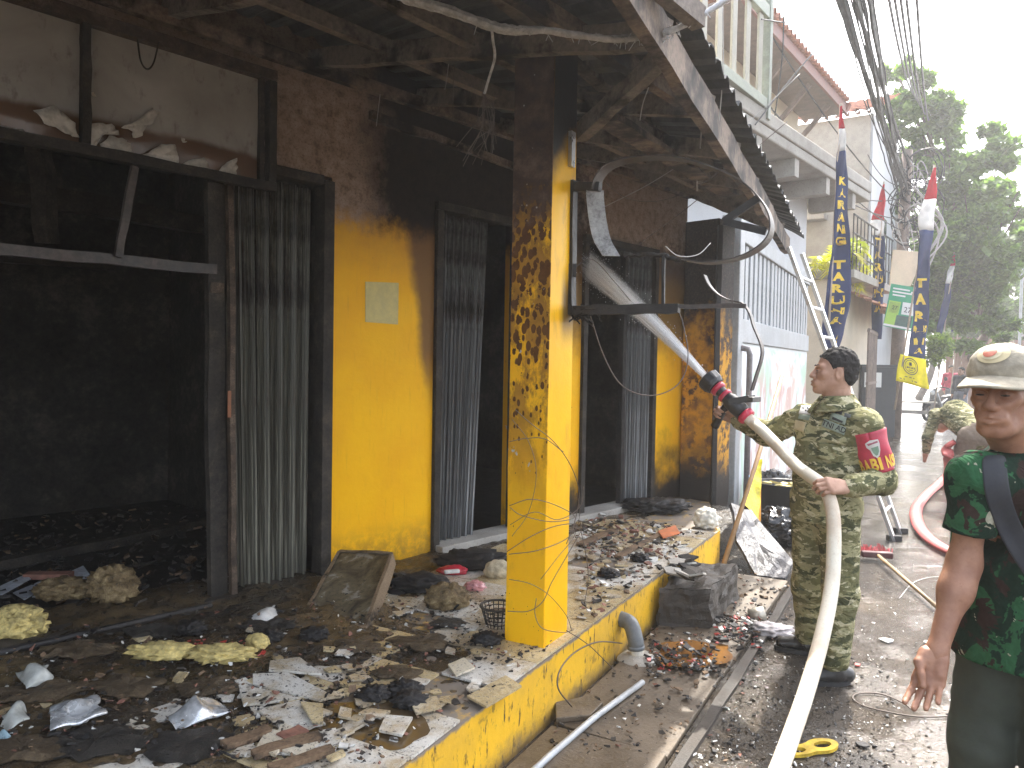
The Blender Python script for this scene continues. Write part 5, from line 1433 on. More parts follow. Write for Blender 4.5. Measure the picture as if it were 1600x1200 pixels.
# ------------------------------------------------------------------ clutter by the far end of the step
bk = empty('concrete_block', G(1080, 985), label='scorched concrete block with rubble on top against the step', cat='block')
def rough_block(name, c4, z0, z1, mat, parent, seed, amp=.02, nz=5, nx=6):
    """lumpy block from four plan corners"""
    b = MB(); vs = []; fs = []
    def pt(u, v, z):
        p = c4[0].lerp(c4[1], u).lerp(c4[3].lerp(c4[2], u), v); q = Vector((p.x * 7, p.y * 7, z * 7 + seed))
        return Vector((p.x, p.y, z)) + Vector((mnoise.noise(q), mnoise.noise(q + Vector((7, 0, 3))), mnoise.noise(q + Vector((1, 9, 0))))) * amp + Vector((mnoise.noise(q * 3.3), mnoise.noise(q * 3.3 + Vector((7, 0, 3))), mnoise.noise(q * 3.3 + Vector((1, 9, 0))))) * amp * .45
    rings = []
    per = [(i / nx, 0) for i in range(nx)] + [(1, i / nx) for i in range(nx)] + [(1 - i / nx, 1) for i in range(nx)] + [(0, 1 - i / nx) for i in range(nx)]
    for k_ in range(nz + 1):
        z = z0 + (z1 - z0) * k_ / nz
        sh = .97 if k_ == nz else 1
        b.v += [tuple(pt(.5 + (u - .5) * sh, .5 + (v - .5) * sh, z)) for u, v in per]
    m = len(per)
    for k_ in range(nz):
        for i in range(m): b.f.append((k_ * m + i, k_ * m + (i + 1) % m, (k_ + 1) * m + (i + 1) % m, (k_ + 1) * m + i)); b.mi.append(0)
    base = len(b.v)
    for j in range(nx + 1):
        for i in range(nx + 1): b.v.append(tuple(pt(.5 + (i / nx - .5) * .97, .5 + (j / nx - .5) * .97, z1) + Vector((0, 0, .004))))
    for j in range(nx):
        for i in range(nx):
            a = base + j * (nx + 1) + i; b.f.append((a, a + 1, a + nx + 2, a + nx + 1)); b.mi.append(0)
    return b.build(name, mat, parent)
c4 = [G(1027, 988), G(1108, 992), G(1152, 945), G(1070, 938)]
rough_block('block', c4, 0, .27, M_DARKCONC, bk, 3, .03, 14, 16)
for i in range(16):
    b_ = MB(); p = c4[0].lerp(c4[1], rnd.uniform(.05, .8)).lerp(c4[3], rnd.uniform(.1, .8)); p.z = .29 + rnd.uniform(0, .04)
    b_.prism([(rnd.uniform(.03, .09) * math.cos(a), rnd.uniform(.03, .08) * math.sin(a)) for a in (0.2, 1.3, 2.6, 3.9, 5.2)], .012, Matrix.Translation(p) @ Matrix.Rotation(rnd.uniform(-.5, .5), 4, 'X') @ Matrix.Rotation(rnd.uniform(-.4, .4), 4, 'Y'))
    b_.build('rubble_flake', rnd.choice([M_BLACK, M_DARKCONC, M_CONC]), bk)
pv = empty('drain_pipe_elbow', G(990, 1075), label='grey elbow on a white drain pipe leaving the yellow step', cat='pipe')
M_PVC = plain('grey_pvc', (.13, .14, .145), .45, 0, .25); M_PVCW = plain('dirty_white_pvc', (.58, .54, .46), .5, 0, .3, 7)
e0 = onroad(968, 966, -.01); e1 = onroad(985, 975, .06); e2 = onroad(993, 1000, .10)
e3 = G(998, 1078, .02); e3 = Vector((e2.x + .012, e2.y - .005, .0))
b_ = MB(); b_.tube(catmull([e0, e1, e2, e2.lerp(e3, .25)], 6), .042, 14); b_.build('elbow', M_PVC, pv, smooth=True)
b_ = MB(); b_.tube([e2.lerp(e3, .2), e3], .036, 14); b_.build('pipe', M_PVCW, pv, smooth=True)
b_ = MB(); b_.tube([e2.lerp(e3, .2) + Vector((0, 0, .0)), e2.lerp(e3, .34)], .046, 14); b_.build('collar', M_PVC, pv, smooth=True)
b_ = MB(); b_.lathe([(.0, .03), (.08, .028), (.11, 0)], 14, Matrix.Translation((e3.x, e3.y, .035))); b_.build('mortar', M_CONC, pv, smooth=True)
lp = MB(); lp.tube([G(790, 1245, .055), G(860, 1180, .055), G(930, 1120, .055), G(1004, 1066, .055)], .014, 10); lp.build('loose_pipe', plain('grey_conduit', (.40, .42, .44), .4, .1), None, smooth=True, label='thin grey conduit lying along the drain slabs', cat='pipe', origin=G(930, 1120, .05))
gs = MB(); c = G(898, 1112, .045); gs.prism([(-.13, -.05), (.02, -.09), (.14, -.02), (.12, .06), (-.06, .07)], .025, Matrix.Translation(c) @ Matrix.Rotation(.5, 4, 'Z') @ Matrix.Rotation(.06, 4, 'X')); gs.build('broken_slab', M_SLAB, None, label='broken flat slab fragment beside the conduit', cat='slab', origin=c, bevel=.004)
# leaning slate-like board
bd = empty('charred_board', G(1200, 900), label='cracked grey charred board leaning at the end of the step', cat='board')
q = [D(1141, 786, 6.35), D(1172, 800, 6.5), D(1236, 880, 6.05), D(1225, 908, 5.75), D(1176, 903, 5.72), D(1150, 845, 5.95)]
q[3] = G(1228, 906, .02); q[4] = G(1182, 902, .02); q[2] = G(1240, 880, .10)
nrm = (q[1] - q[0]).cross(q[4] - q[0]).normalized()
if nrm.y > 0: nrm = -nrm
b_ = MB(); ctr = sum(q, Vector()) / 6
m = 6; vs = []
ring = []
for i in range(m):
    for t in (0, .33, .66): ring.append(q[i].lerp(q[(i + 1) % m], t) + nrm * .01 * rnd.uniform(-1, 1) + (q[i] - ctr) * rnd.uniform(-.03, .02))
k_ = len(ring); lays = [ring] + [[ctr.lerp(p, f) + nrm * .018 * rnd.uniform(-.6, 1) for p in ring] for f in (.75, .5, .25)]
vs = [p for L in lays for p in L] + [ctr]; fs = []
for L in range(3):
    for i in range(k_): fs.append((L * k_ + i, L * k_ + (i + 1) % k_, (L + 1) * k_ + (i + 1) % k_, (L + 1) * k_ + i))
for i in range(k_): fs.append((3 * k_ + i, 3 * k_ + (i + 1) % k_, 4 * k_))
b_.add(vs, fs)
kx = Mat('charred_grey_board'); nn_ = kx.noise(4, 6, .7); cr = kx.vor(9, vec=kx.map((1, 1, 1), vec=None) if False else kx.noise(3, 4, .6, color=True), feature='DISTANCE_TO_EDGE'); ff = kx.noise(40, 5, .7)
cc = kx.ramp(nn_, [(.3, (.04, .039, .043)), (.7, (.11, .107, .116))]); cc = kx.mix(kx.math('MULTIPLY', kx.rng(cr, .022, .004), kx.rng(nn_, .5, .6)), cc, (.03, .03, .03)); cc = kx.mix(kx.rng(ff, .55, .7), cc, (.05, .05, .055))
M_GBOARD = kx.done(cc, .45, 0, kx.bump(kx.math('ADD', ff, kx.rng(cr, 0, .05)), .6, .01), .5)
o = b_.build('sheet', M_GBOARD, bd); so = o.modifiers.new('t', 'SOLIDIFY'); so.thickness = .03; so.offset = 0
wp = MB(); a, c = G(1126, 896, .012), D(1222, 588, 7.2); wp.tube([a, a.lerp(c, .5) + Vector((.01, 0, 0)), c], .019, 10); wp.build('wooden_pole', plain('pale_bamboo', (.36, .21, .09), .55, 0, .2, 8), None, smooth=True, label='pale wooden pole leaning from the step end up against the mural wall', cat='pole', origin=a)
wp2 = MB(); a, c = G(1168, 800, .3), D(1214, 610, 7.9)
yb = empty('snack_packet_strip', G(1185, 812), label='yellow and blue plastic packet strip standing behind the leaning pole', cat='packaging')
def bumpy_sheet(fn, nu, nv, amp, seed, freq=9):
    g = MB()
    def f2(u, v):
        p = fn(u, v); q_ = p * freq + Vector((seed, seed * 2, 0)); return p + Vector((mnoise.noise(q_), mnoise.noise(q_ + Vector((5, 3, 1))), mnoise.noise(q_ + Vector((2, 8, 6))))) * amp
    g.grid(f2, nu, nv); return g
qq = [D(1178, 722, 6.9), D(1190, 718, 6.9), D(1187, 812, 6.5), D(1164, 790, 6.5)]
bumpy_sheet(lambda u, v: qq[0].lerp(qq[1], u).lerp(qq[3].lerp(qq[2], u), v), 6, 14, .02, 3).build('yellow_film', plain('yellow_film', (.80, .66, .02), .3, 0, .35, 14), yb, smooth=True)
qb = [D(1170, 740, 6.87), D(1176, 742, 6.87), D(1174, 785, 6.6), D(1165, 780, 6.6)]
bumpy_sheet(lambda u, v: qb[0].lerp(qb[1], u).lerp(qb[3].lerp(qb[2], u), v), 4, 10, .03, 5).build('blue_film', plain('blue_film', (.03, .25, .5), .3, 0, .3, 14), yb, smooth=True)
b_ = MB(); b_.bar(D(1187, 735, 6.95), D(1186, 815, 6.6), .03, .02); b_.build('orange_stick', plain('orange_plastic', (.75, .33, .03), .5), yb)
def blob(name, c, r3, mat, label, cat, seed, amp=.25, freq=3.0, group=None, sub=4, flat=None, ridged=False):
    bm = bmesh.new(); bmesh.ops.create_icosphere(bm, subdivisions=sub, radius=1)
    c = Vector(c)
    for v in bm.verts:
        d = v.co.normalized(); q_ = d * freq + Vector((seed * 3.1, seed, 0)); n0 = mnoise.noise(q_) + .5 * mnoise.noise(q_ * 2.3) + .25 * mnoise.noise(q_ * 5)
        if ridged: n0 = 1 - 2 * abs(mnoise.noise(q_)) + .5 * (1 - 2 * abs(mnoise.noise(q_ * 2.1)))- .5
        p = d * (1 + amp * n0)
        v.co = Vector((p.x * r3[0], p.y * r3[1], max(-r3[2] * .8, p.z * r3[2]) + r3[2] * .8))
    me = bpy.data.meshes.new(name); bm.to_mesh(me); bm.free(); me.materials.append(mat)
    me.polygons.foreach_set('use_smooth', [True] * len(me.polygons))
    o = bpy.data.objects.new(name, me); COL.objects.link(o); o.location = c; WM[o.name] = Matrix.Translation(c)
    return tag(o, label, cat, group)
M_BAG = plain('black_bin_bag', (.012, .012, .014), .22, 0, .3, 8, .3, 20, spec=.6)
blob('bin_bag', G(1216, 846), (.26, .24, .16), M_BAG, 'shiny black bin bag slumped behind the soldier', 'bag', 4, .3, 2.5, ridged=True, sub=5)
blob('bin_bag', G(1212, 800) + Vector((.05, .25, 0)), (.22, .2, .22), M_BAG, 'upper black bin bag under the basket', 'bag', 9, .3, 2.5, ridged=True, sub=5)
bs = empty('dark_basin', G(1225, 790), label='dark basin with yellow scraps behind the soldier hip', cat='basin')
c = D(1222, 770, 7.6); c.z = .42
b_ = MB(); b_.lathe([(.0, -.40), (.20, -.40), (.27, 0), (.285, .01), (.26, -.01), (.2, -.2), (0, -.22)], 24, Matrix.Translation(c)); b_.build('basin', plain('black_basin', (.02, .02, .022), .4), bs, smooth=True)
for i in range(12):
    b_ = MB(); p = c + Vector((rnd.uniform(-.15, .15), rnd.uniform(-.15, .15), -.02)); b_.prism([(.06, 0), (.02, .04), (-.05, .03), (-.04, -.04)], .02, Matrix.Translation(p) @ Matrix.Rotation(rnd.uniform(0, 6), 4, 'Z') @ Matrix.Rotation(rnd.uniform(-.5, .5), 4, 'X')); b_.build('scrap', plain('yellow_scrap', (.6, .5, .2), .7) if i == 0 else bpy.data.materials['yellow_scrap'], bs)
cu = MB(); c = G(1184, 975); cu.lathe([(0, 0), (.042, 0), (.046, .09), (.04, .09), (.037, .01), (0, .01)], 18, Matrix.Translation(c + Vector((-.05, 0, .045))) @ Matrix.Rotation(R(75), 4, 'Y')); cu.build('tin_cup', plain('dull_tin', (.5, .46, .38), .4, .5, .3), None, smooth=True, label='dull tin cup lying on its side behind the soldier boots', cat='cup', origin=c)
ws = blob('white_foam_lump', G(1103, 825, .30), (.10, .10, .09), plain('white_foam', (.72, .68, .58), .8, 0, .3, 12, .5), 'white foam lump at the far end of the porch', 'foam', 12, .25)
sh_ = blob('soaked_cloth', G(1200, 992), (.14, .08, .04), plain('grey_soaked_cloth', (.42, .38, .38), .6, 0, .5, 9, .4), 'pale soaked cloth lying before the soldier rear boot', 'cloth', 5, .35, 3, sub=4)
# ------------------------------------------------------------------ people: implicit bodies meshed as continuous surfaces
def _lat(seed):
    return np.random.RandomState(seed).rand(32, 32, 32).astype(np.float32)
_LAT = _lat(4)
def vnoise(X, Y, Z, freq, off=0.0):
    out_ = []
    idx, fr = [], []
    for A_, o in ((X, off), (Y, off * 1.7 + 3), (Z, off * .6 + 7)):
        v = A_ * freq + o + 64; i = np.floor(v).astype(np.int32); f = (v - i).astype(np.float32); f = f * f * (3 - 2 * f)
        idx.append(i % 32); fr.append(f)
    i0 = idx; i1 = [(a + 1) % 32 for a in idx]; r_ = 0
    for a in (0, 1):
        for b in (0, 1):
            for c in (0, 1):
                w_ = (fr[0] if a else 1 - fr[0]) * (fr[1] if b else 1 - fr[1]) * (fr[2] if c else 1 - fr[2])
                r_ = r_ + w_ * _LAT[(i1 if a else i0)[0], (i1 if b else i0)[1], (i1 if c else i0)[2]]
    return r_ - .5

def cap(a, b, ra, rb=None, k=.02, n=None, q=1.0, op='+'):
    """tapered capsule; n, q flatten it along direction n by factor q"""
    return dict(t='cap', a=np.array(a[:], float), b=np.array(b[:], float), ra=ra, rb=ra if rb is None else rb, k=k, n=None if n is None else np.array(Vector(n).normalized()[:]), q=q, op=op)
def ell(c, r3, rot=None, k=.02, op='+'):
    return dict(t='ell', a=np.array(c[:], float), r=np.array(r3, float), rot=None if rot is None else np.array(rot), k=k, op=op)
def sdf_field(prims, vox, pad=.035):
    lo = np.full(3, 1e9); hi = -lo
    for p in prims:
        if p['op'] != '+': continue
        if p['t'] == 'cap':
            R_ = max(p['ra'], p['rb']); lo = np.minimum(lo, np.minimum(p['a'], p['b']) - R_); hi = np.maximum(hi, np.maximum(p['a'], p['b']) + R_)
        else:
            R_ = p['r'].max(); lo = np.minimum(lo, p['a'] - R_); hi = np.maximum(hi, p['a'] + R_)
    lo -= pad; hi += pad
    dims = np.ceil((hi - lo) / vox).astype(int) + 1
    ax = [(lo[i] + np.arange(dims[i]) * vox).astype(np.float32) for i in range(3)]
    Fd = np.full(dims, 1.0, np.float32)
    for p in prims:
        if p['t'] == 'cap':
            R_ = max(p['ra'], p['rb']); l, h = np.minimum(p['a'], p['b']) - R_, np.maximum(p['a'], p['b']) + R_
        else:
            R_ = p['r'].max(); l, h = p['a'] - R_, p['a'] + R_
        m = p['k'] + 4 * vox + .02
        i0 = np.clip(np.floor((l - m - lo) / vox).astype(int), 0, dims); i1 = np.clip(np.ceil((h + m - lo) / vox).astype(int) + 1, 0, dims)
        if (i1 <= i0).any(): continue
        sl = tuple(slice(a, b) for a, b in zip(i0, i1))
        X, Y, Z = np.meshgrid(ax[0][sl[0]], ax[1][sl[1]], ax[2][sl[2]], indexing='ij')
        if p['t'] == 'cap':
            P3 = np.stack([X - p['a'][0], Y - p['a'][1], Z - p['a'][2]], -1); ba = p['b'] - p['a']
            L2 = max(1e-9, ba @ ba)
            t = np.clip((P3 @ ba) / L2, 0, 1)
            dv = P3 - t[..., None] * ba
            if p['n'] is not None:
                c = dv @ p['n']; dv = dv + c[..., None] * p['n'] * (1 / p['q'] - 1)
            d = np.sqrt((dv ** 2).sum(-1)) - (p['ra'] + (p['rb'] - p['ra']) * t)
        else:
            P3 = np.stack([X - p['a'][0], Y - p['a'][1], Z - p['a'][2]], -1)
            if p['rot'] is not None: P3 = P3 @ p['rot']
            s = np.sqrt(((P3 / p['r']) ** 2).sum(-1)); d = (s - 1) * p['r'].min()
        g = Fd[sl]; k = p['k']
        if p['op'] == '+':
            h_ = np.maximum(k - np.abs(g - d), 0) / max(k, 1e-6); Fd[sl] = np.minimum(g, d) - h_ * h_ * k * .25
        else:
            d = -d; h_ = np.maximum(k - np.abs(g - d), 0) / max(k, 1e-6); Fd[sl] = np.maximum(g, d) + h_ * h_ * k * .25
    return Fd, ax, lo
def mesh_of(Fd, lo, vox):
    g = vdb.FloatGrid(1.0); g.copyFromArray(np.ascontiguousarray(Fd, dtype=np.float32))
    pts, quads = g.convertToQuads(isovalue=0.0)
    return np.asarray(pts) * vox + lo, np.asarray(quads)[:, ::-1]
def implicit(prims, vox, disp=None, cut=None):
    Fd, ax, lo = sdf_field(prims, vox)
    if disp is not None or cut is not None:
        X, Y, Z = np.meshgrid(*ax, indexing='ij')
        if disp is not None:
            near = np.abs(Fd) < .08
            Fd[near] += disp(X[near], Y[near], Z[near]).astype(np.float32)
        if cut is not None:
            Fd = np.maximum(Fd, cut(X, Y, Z).astype(np.float32))
    return mesh_of(Fd, lo, vox)
def implicit_obj(name, chunks, mat, parent, label=None):
    """chunks: list of (points, quads) merged into one mesh object"""
    vs, fs = [], []
    for p, q in chunks:
        b = sum(len(x) for x in vs); vs.append(p); fs.append(q + b)
    V = np.concatenate(vs); Q = np.concatenate(fs)
    inv = np.array(WM[parent.name].inverted()); V2 = V @ inv[:3, :3].T + inv[:3, 3]
    me = bpy.data.meshes.new(name)
    me.vertices.add(len(V2)); me.vertices.foreach_set('co', V2.astype(np.float32).ravel())
    me.loops.add(len(Q) * 4); me.loops.foreach_set('vertex_index', Q.astype(np.int32).ravel())
    me.polygons.add(len(Q)); me.polygons.foreach_set('loop_start', np.arange(0, len(Q) * 4, 4, dtype=np.int32)); me.polygons.foreach_set('loop_total', np.full(len(Q), 4, np.int32))
    me.polygons.foreach_set('use_smooth', np.ones(len(Q), bool))
    me.update(calc_edges=True); me.validate()
    bm = bmesh.new(); bm.from_mesh(me); bmesh.ops.recalc_face_normals(bm, faces=bm.faces); bm.to_mesh(me); bm.free()
    me.polygons.foreach_set('use_smooth', np.ones(len(me.polygons), bool))
    me.materials.append(mat)
    o = bpy.data.objects.new(name, me); COL.objects.link(o); o.parent = parent; WM[o.name] = WM[parent.name].copy()
    if label: o['label'] = label
    return o
def bvh_of(o):
    M = WM[o.name]; return BVHTree.FromPolygons([M @ v.co for v in o.data.vertices], [tuple(p.vertices) for p in o.data.polygons])
CAM = Vector((0, 0, EYE))
def cast(bvh, px, py, lift=.003):
    d = Vector(sight(px, py)).normalized(); h = bvh.ray_cast(CAM, d)
    return None if h[0] is None else h[0] - d * lift
def patch(name, bvh, corners, mat, parent, nu=8, nv=8, lift=.004, th=.002):
    """cloth patch lying on a garment, cornered where the eye sees it"""
    g = MB(); c = [Vector((x, y)) for x, y in corners]; ok = True; pts = []
    for j in range(nv + 1):
        for i in range(nu + 1):
            u, v = i / nu, j / nv; q = c[0].lerp(c[1], u).lerp(c[3].lerp(c[2], u), v); h = cast(bvh, q.x, q.y, lift); pts.append(h)
    good = [h for h in pts if h is not None]
    if len(good) < 4: return None
    med = sorted((h - CAM).length for h in good)[len(good) // 2]
    for n_, h in enumerate(pts):
        if h is None or abs((h - CAM).length - med) > .12:
            i, j = n_ % (nu + 1), n_ // (nu + 1); u, v = i / nu, j / nv; q = c[0].lerp(c[1], u).lerp(c[3].lerp(c[2], u), v)
            pts[n_] = CAM + Vector(sight(q.x, q.y)).normalized() * med
    fs = [(j * (nu + 1) + i, j * (nu + 1) + i + 1, (j + 1) * (nu + 1) + i + 1, (j + 1) * (nu + 1) + i) for j in range(nv) for i in range(nu)]
    g.add(pts, fs); o = g.build(name, mat, parent, smooth=True)
    so = o.modifiers.new('t', 'SOLIDIFY'); so.thickness = th; so.offset = 0
    return o
def lettering(name, bvh, txt, centre, size, angle, mat, parent, lift=.008, sx=1.0):
    vs, fs = text_mesh(txt, size, bold=.018); ca, sa = math.cos(R(angle)), math.sin(R(angle)); out_ = []
    for p in vs:
        x, y = p.x * sx, -p.y; h = cast(bvh, centre[0] + x * ca - y * sa, centre[1] + x * sa + y * ca, lift)
        out_.append(h)
    good = [h for h in out_ if h is not None]
    if not good: return
    out_ = [h if h is not None else good[0] for h in out_]
    g = MB(); g.add(out_, fs); g.build(name, mat, parent)

def head_frame(c, front, tilt=0.0, roll=0.0):
    f = Vector(front).normalized(); y = -f; z = Vector((0, 0, 1)); x = y.cross(z).normalized(); z = x.cross(y).normalized()
    M = Matrix(((x.x, y.x, z.x, c.x), (x.y, y.y, z.y, c.y), (x.z, y.z, z.z, c.z), (0, 0, 0, 1)))
    return M @ Matrix.Rotation(R(tilt), 4, 'X') @ Matrix.Rotation(R(roll), 4, 'Y')
def head_prims(M, s=1.0, slim=1.0, neck_to=None, age=0.0):
    T = lambda x, y, z: M @ Vector((x * slim * s, y * s, z * s)); rot = np.array(M.to_3x3())
    E_ = lambda c, r, k=.02, op='+': ell(T(*c), [r[0] * s * slim, r[1] * s, r[2] * s], rot, k * s, op)
    K_ = lambda a, b, ra, rb=None, k=.012, op='+': cap(T(*a), T(*b), ra * s, None if rb is None else rb * s, k * s, op=op)
    P_ = [E_((0, .018, .035), (.074, .094, .082)), E_((0, -.022, -.035), (.062, .064, .082), .03), E_((0, -.036, -.082), (.044, .048, .036), .03), K_((-.012, -.073, -.106), (.012, -.073, -.106), .016, None, .02),
          K_((-.054, .0, -.06), (-.027, -.055, -.098), .015, .013, .025), K_((.054, .0, -.06), (.027, -.055, -.098), .015, .013, .025),
          K_((-.045, -.066, .016), (.045, -.066, .016), .014, None, .016), K_((-.034, -.079, .014), (-.012, -.084, .010), .008, .007, .01), K_((.034, -.079, .014), (.012, -.084, .010), .008, .007, .01),
          K_((-.046, -.058, -.022), (-.034, -.070, -.032), .017, .014, .02), K_((.046, -.058, -.022), (.034, -.070, -.032), .017, .014, .02),
          K_((0, -.086, .004), (0, -.1055, -.034), .0075, .0122, .011), K_((-.014, -.094, -.038), (-.008, -.101, -.036), .0085, .009, .007), K_((.014, -.094, -.038), (.008, -.101, -.036), .0085, .009, .007),
          K_((-.022, -.082, -.068), (.022, -.082, -.068), .016, None, .016),
          K_((-.021, -.092, -.0665), (0, -.099, -.0645), .0045, .0062, .005), K_((.021, -.092, -.0665), (0, -.099, -.0645), .0045, .0062, .005),
          K_((-.019, -.092, -.0755), (0, -.098, -.0775), .0050, .0072, .005), K_((.019, -.092, -.0755), (0, -.098, -.0775), .0050, .0072, .005),
          E_((-.031, -.087, -.006), (.018, .016, .012), .012, '-'), E_((.031, -.087, -.006), (.018, .016, .012), .012, '-'),
          E_((-.031, -.072, -.006), (.0155, .0145, .0125), .004), E_((.031, -.072, -.006), (.0155, .0145, .0125), .004),
          K_((-.026, -.1035, -.0708), (.026, -.1035, -.0708), .0045, None, .003, '-'), K_((-.046, -.0885, -.0055), (-.018, -.0895, -.0065), .0042, None, .002, '-'), K_((.046, -.0885, -.0055), (.018, -.0895, -.0065), .0042, None, .002, '-'),
          E_((-.0775, .014, -.014), (.009, .021, .031), .006), E_((.0775, .014, -.014), (.009, .021, .031), .006), E_((-.086, .008, -.012), (.006, .011, .018), .005, '-'), E_((.086, .008, -.012), (.006, .011, .018), .005, '-'),
          K_((0, .022, -.05), (0, .03, -.10), .054, .055, .03)]
    if age: P_ += [K_((-.024, -.101, -.044), (-.032, -.094, -.062), .0022, None, .007, '-'), K_((.024, -.101, -.044), (.032, -.094, -.062), .0022, None, .007, '-'), E_((-.060, -.050, -.062), (.010, .02, .022), .02, '-'), E_((.060, -.050, -.062), (.010, .02, .022), .02, '-')]
    if neck_to is not None: P_.append(cap(T(0, .026, -.06), neck_to, .056 * s, .062 * s, .03))
    return P_
def hair_mesh(M, s, slim=1.0, vox=.004):
    rot = np.array(M.to_3x3()); T = lambda x, y, z: M @ Vector((x * slim * s, y * s, z * s))
    pr = [ell(T(0, .02, .037), [.081 * s * slim, .100 * s, .091 * s], rot), ell(T(0, .052, -.01), [.074 * s * slim, .062 * s, .075 * s], rot, .02)]
    inv = np.array(M.inverted())
    def cut(X, Y, Z):
        x = inv[0, 0] * X + inv[0, 1] * Y + inv[0, 2] * Z + inv[0, 3]; y = (inv[1, 0] * X + inv[1, 1] * Y + inv[1, 2] * Z + inv[1, 3]) / s; z = (inv[2, 0] * X + inv[2, 1] * Y + inv[2, 2] * Z + inv[2, 3]) / s
        b = np.interp(y, [-.12, -.075, -.05, -.028, -.012, .0, .03, .045, .07, .13], [.075, .066, .055, .03, -.012, .022, .022, -.04, -.066, -.075])
        return (b - z) * s + .006 * vnoise(X, Y, Z, 160)
    return implicit(pr, vox, lambda X, Y, Z: .010 * vnoise(X, Y, Z, 55) + .006 * vnoise(X, Y, Z, 130, 5), cut)
def hand_prims(W, x, y, z, curl=(.35, .4, .3), spread=.02, s=1.0, thumb=None, each=None):
    """W wrist; x to the thumb side, y along the fingers, z out of the palm"""
    W, x, y, z = Vector(W), Vector(x).normalized(), Vector(y).normalized(), Vector(z).normalized()
    T = lambda a, b, c: W + (x * a + y * b + z * c) * s
    P_ = []
    bx = (.031, .0105, -.010, -.029); by = (.092, .097, .093, .083); ln = ((.040, .026, .021), (.044, .029, .022), (.041, .027, .021), (.032, .021, .019)); rr = (.0102, .0104, .0098, .0088)
    for i in range(4):
        P_.append(cap(T(bx[i] * .55, .0, 0), T(bx[i], by[i], .0), .0165 * s, .0135 * s, .014 * s))
        cu = each[i] if each else curl; a = 0.0; p = T(bx[i], by[i], 0); sp = (1.5 - i) * spread
        for j in range(3):
            a += cu[j]; d = (y * math.cos(a) + z * math.sin(a) + x * sp).normalized(); e = p + d * ln[i][j] * s
            P_.append(cap(p, e, rr[i] * (1 - .08 * j) * s, rr[i] * (1 - .08 * (j + 1)) * s, .004 * s)); p = e
    th = thumb or [(.030, .022, .008), (.052, .055, .022), (.056, .084, .030), (.054, .108, .032)]
    for j in range(3): P_.append(cap(T(*th[j]), T(*th[j + 1]), (.0165, .0125, .0112)[j] * s, (.0125, .0112, .0098)[j] * s, .008 * s))
    P_.append(cap(T(.01, .015, .008), T(.024, .05, .012), .017 * s, .014 * s, .012)); P_.append(cap(T(-.018, .02, .006), T(-.022, .06, .008), .014 * s, .012 * s, .012))
    return P_

def boot(chunk_parent, ankle, toe, mat, name='boot', vox=.007, high=.16):
    a = Vector((ankle.x, ankle.y, 0)); t = Vector((toe.x, toe.y, 0)); d = (t - a).normalized(); heel = a - d * .065
    pr = [cap(heel + Vector((0, 0, .045)), a + Vector((0, 0, .05)), .043, .045, .02), cap(a + Vector((0, 0, .055)), t - d * .05 + Vector((0, 0, .038)), .047, .038, .03, (0, 0, 1), .9), cap(a + Vector((0, 0, .06)), Vector((ankle.x, ankle.y, high)), .05, .056, .03)]
    o = implicit_obj(name, [implicit(pr, vox, lambda X, Y, Z: .004 * vnoise(X, Y, Z, 40), lambda X, Y, Z: .012 - Z)], mat, chunk_parent)
    sd_ = d.cross(Vector((0, 0, 1))); b = MB(); out_ = []
    for i in range(20):
        an = 2 * math.pi * i / 20; r_ = .052 + .004 * math.cos(an); L = ((t - heel).length) / 2 + .008; c = (heel + t) / 2 - d * .012
        out_.append(c + d * L * math.copysign(abs(math.cos(an)) ** .7, math.cos(an)) + sd_ * r_ * math.copysign(abs(math.sin(an)) ** .8, math.sin(an)))
    M_ = Matrix.Identity(4); b.prism([(p.x, p.y) for p in out_], .022, Matrix.Translation((0, 0, .003))); b.build('sole', M_TYRE, o)
    return o

SKIN1 = m_skin('tan_skin', (.45, .265, .185), (.36, .195, .13)); SKIN2 = m_skin('weathered_skin', (.36, .185, .115), (.26, .125, .078))
kx = Mat('black_hair'); hn = kx.noise(150, 3, .6, vec=kx.map((1, 1, .25))); M_HAIR = kx.done(kx.ramp(hn, [(.3, (.012, .011, .011)), (.7, (.03, .027, .026))]), .8, 0, kx.bump(hn, .8, .006), .15)
M_CAMO1 = m_camo('woodland_fatigues', [(.15, .145, .07), (.31, .29, .16), (.07, .075, .038), (.48, .44, .29)], 13, (.55, .55, 1.35), thr=(.5, .55, .60))
M_CAMO2 = m_camo('green_camouflage_tee', [(.012, .028, .018), (.028, .10, .044), (.036, .022, .018), (.36, .345, .26)], 9, (1, 1, 1.0), thr=(.50, .55, .665))
M_BOOT = plain('black_boot_leather', (.018, .017, .017), .38, 0, .3, 14, .3); M_TROU = plain('dark_olive_trousers', (.036, .043, .030), .85, 0, .2, 5, .3, 30)
M_REDBAND = plain('red_armband', (.45, .03, .06), .6, 0, .15, 10); M_BANDY = plain('armband_yellow', (.80, .50, .05), .6, 0, .1)
M_BADGE = plain('sage_badge', (.24, .29, .23), .8, 0, .15, 20); M_BADGEW = plain('pale_badge', (.62, .60, .57), .7, 0, .1); M_BADGEG = plain('green_badge', (.20, .30, .22), .7)

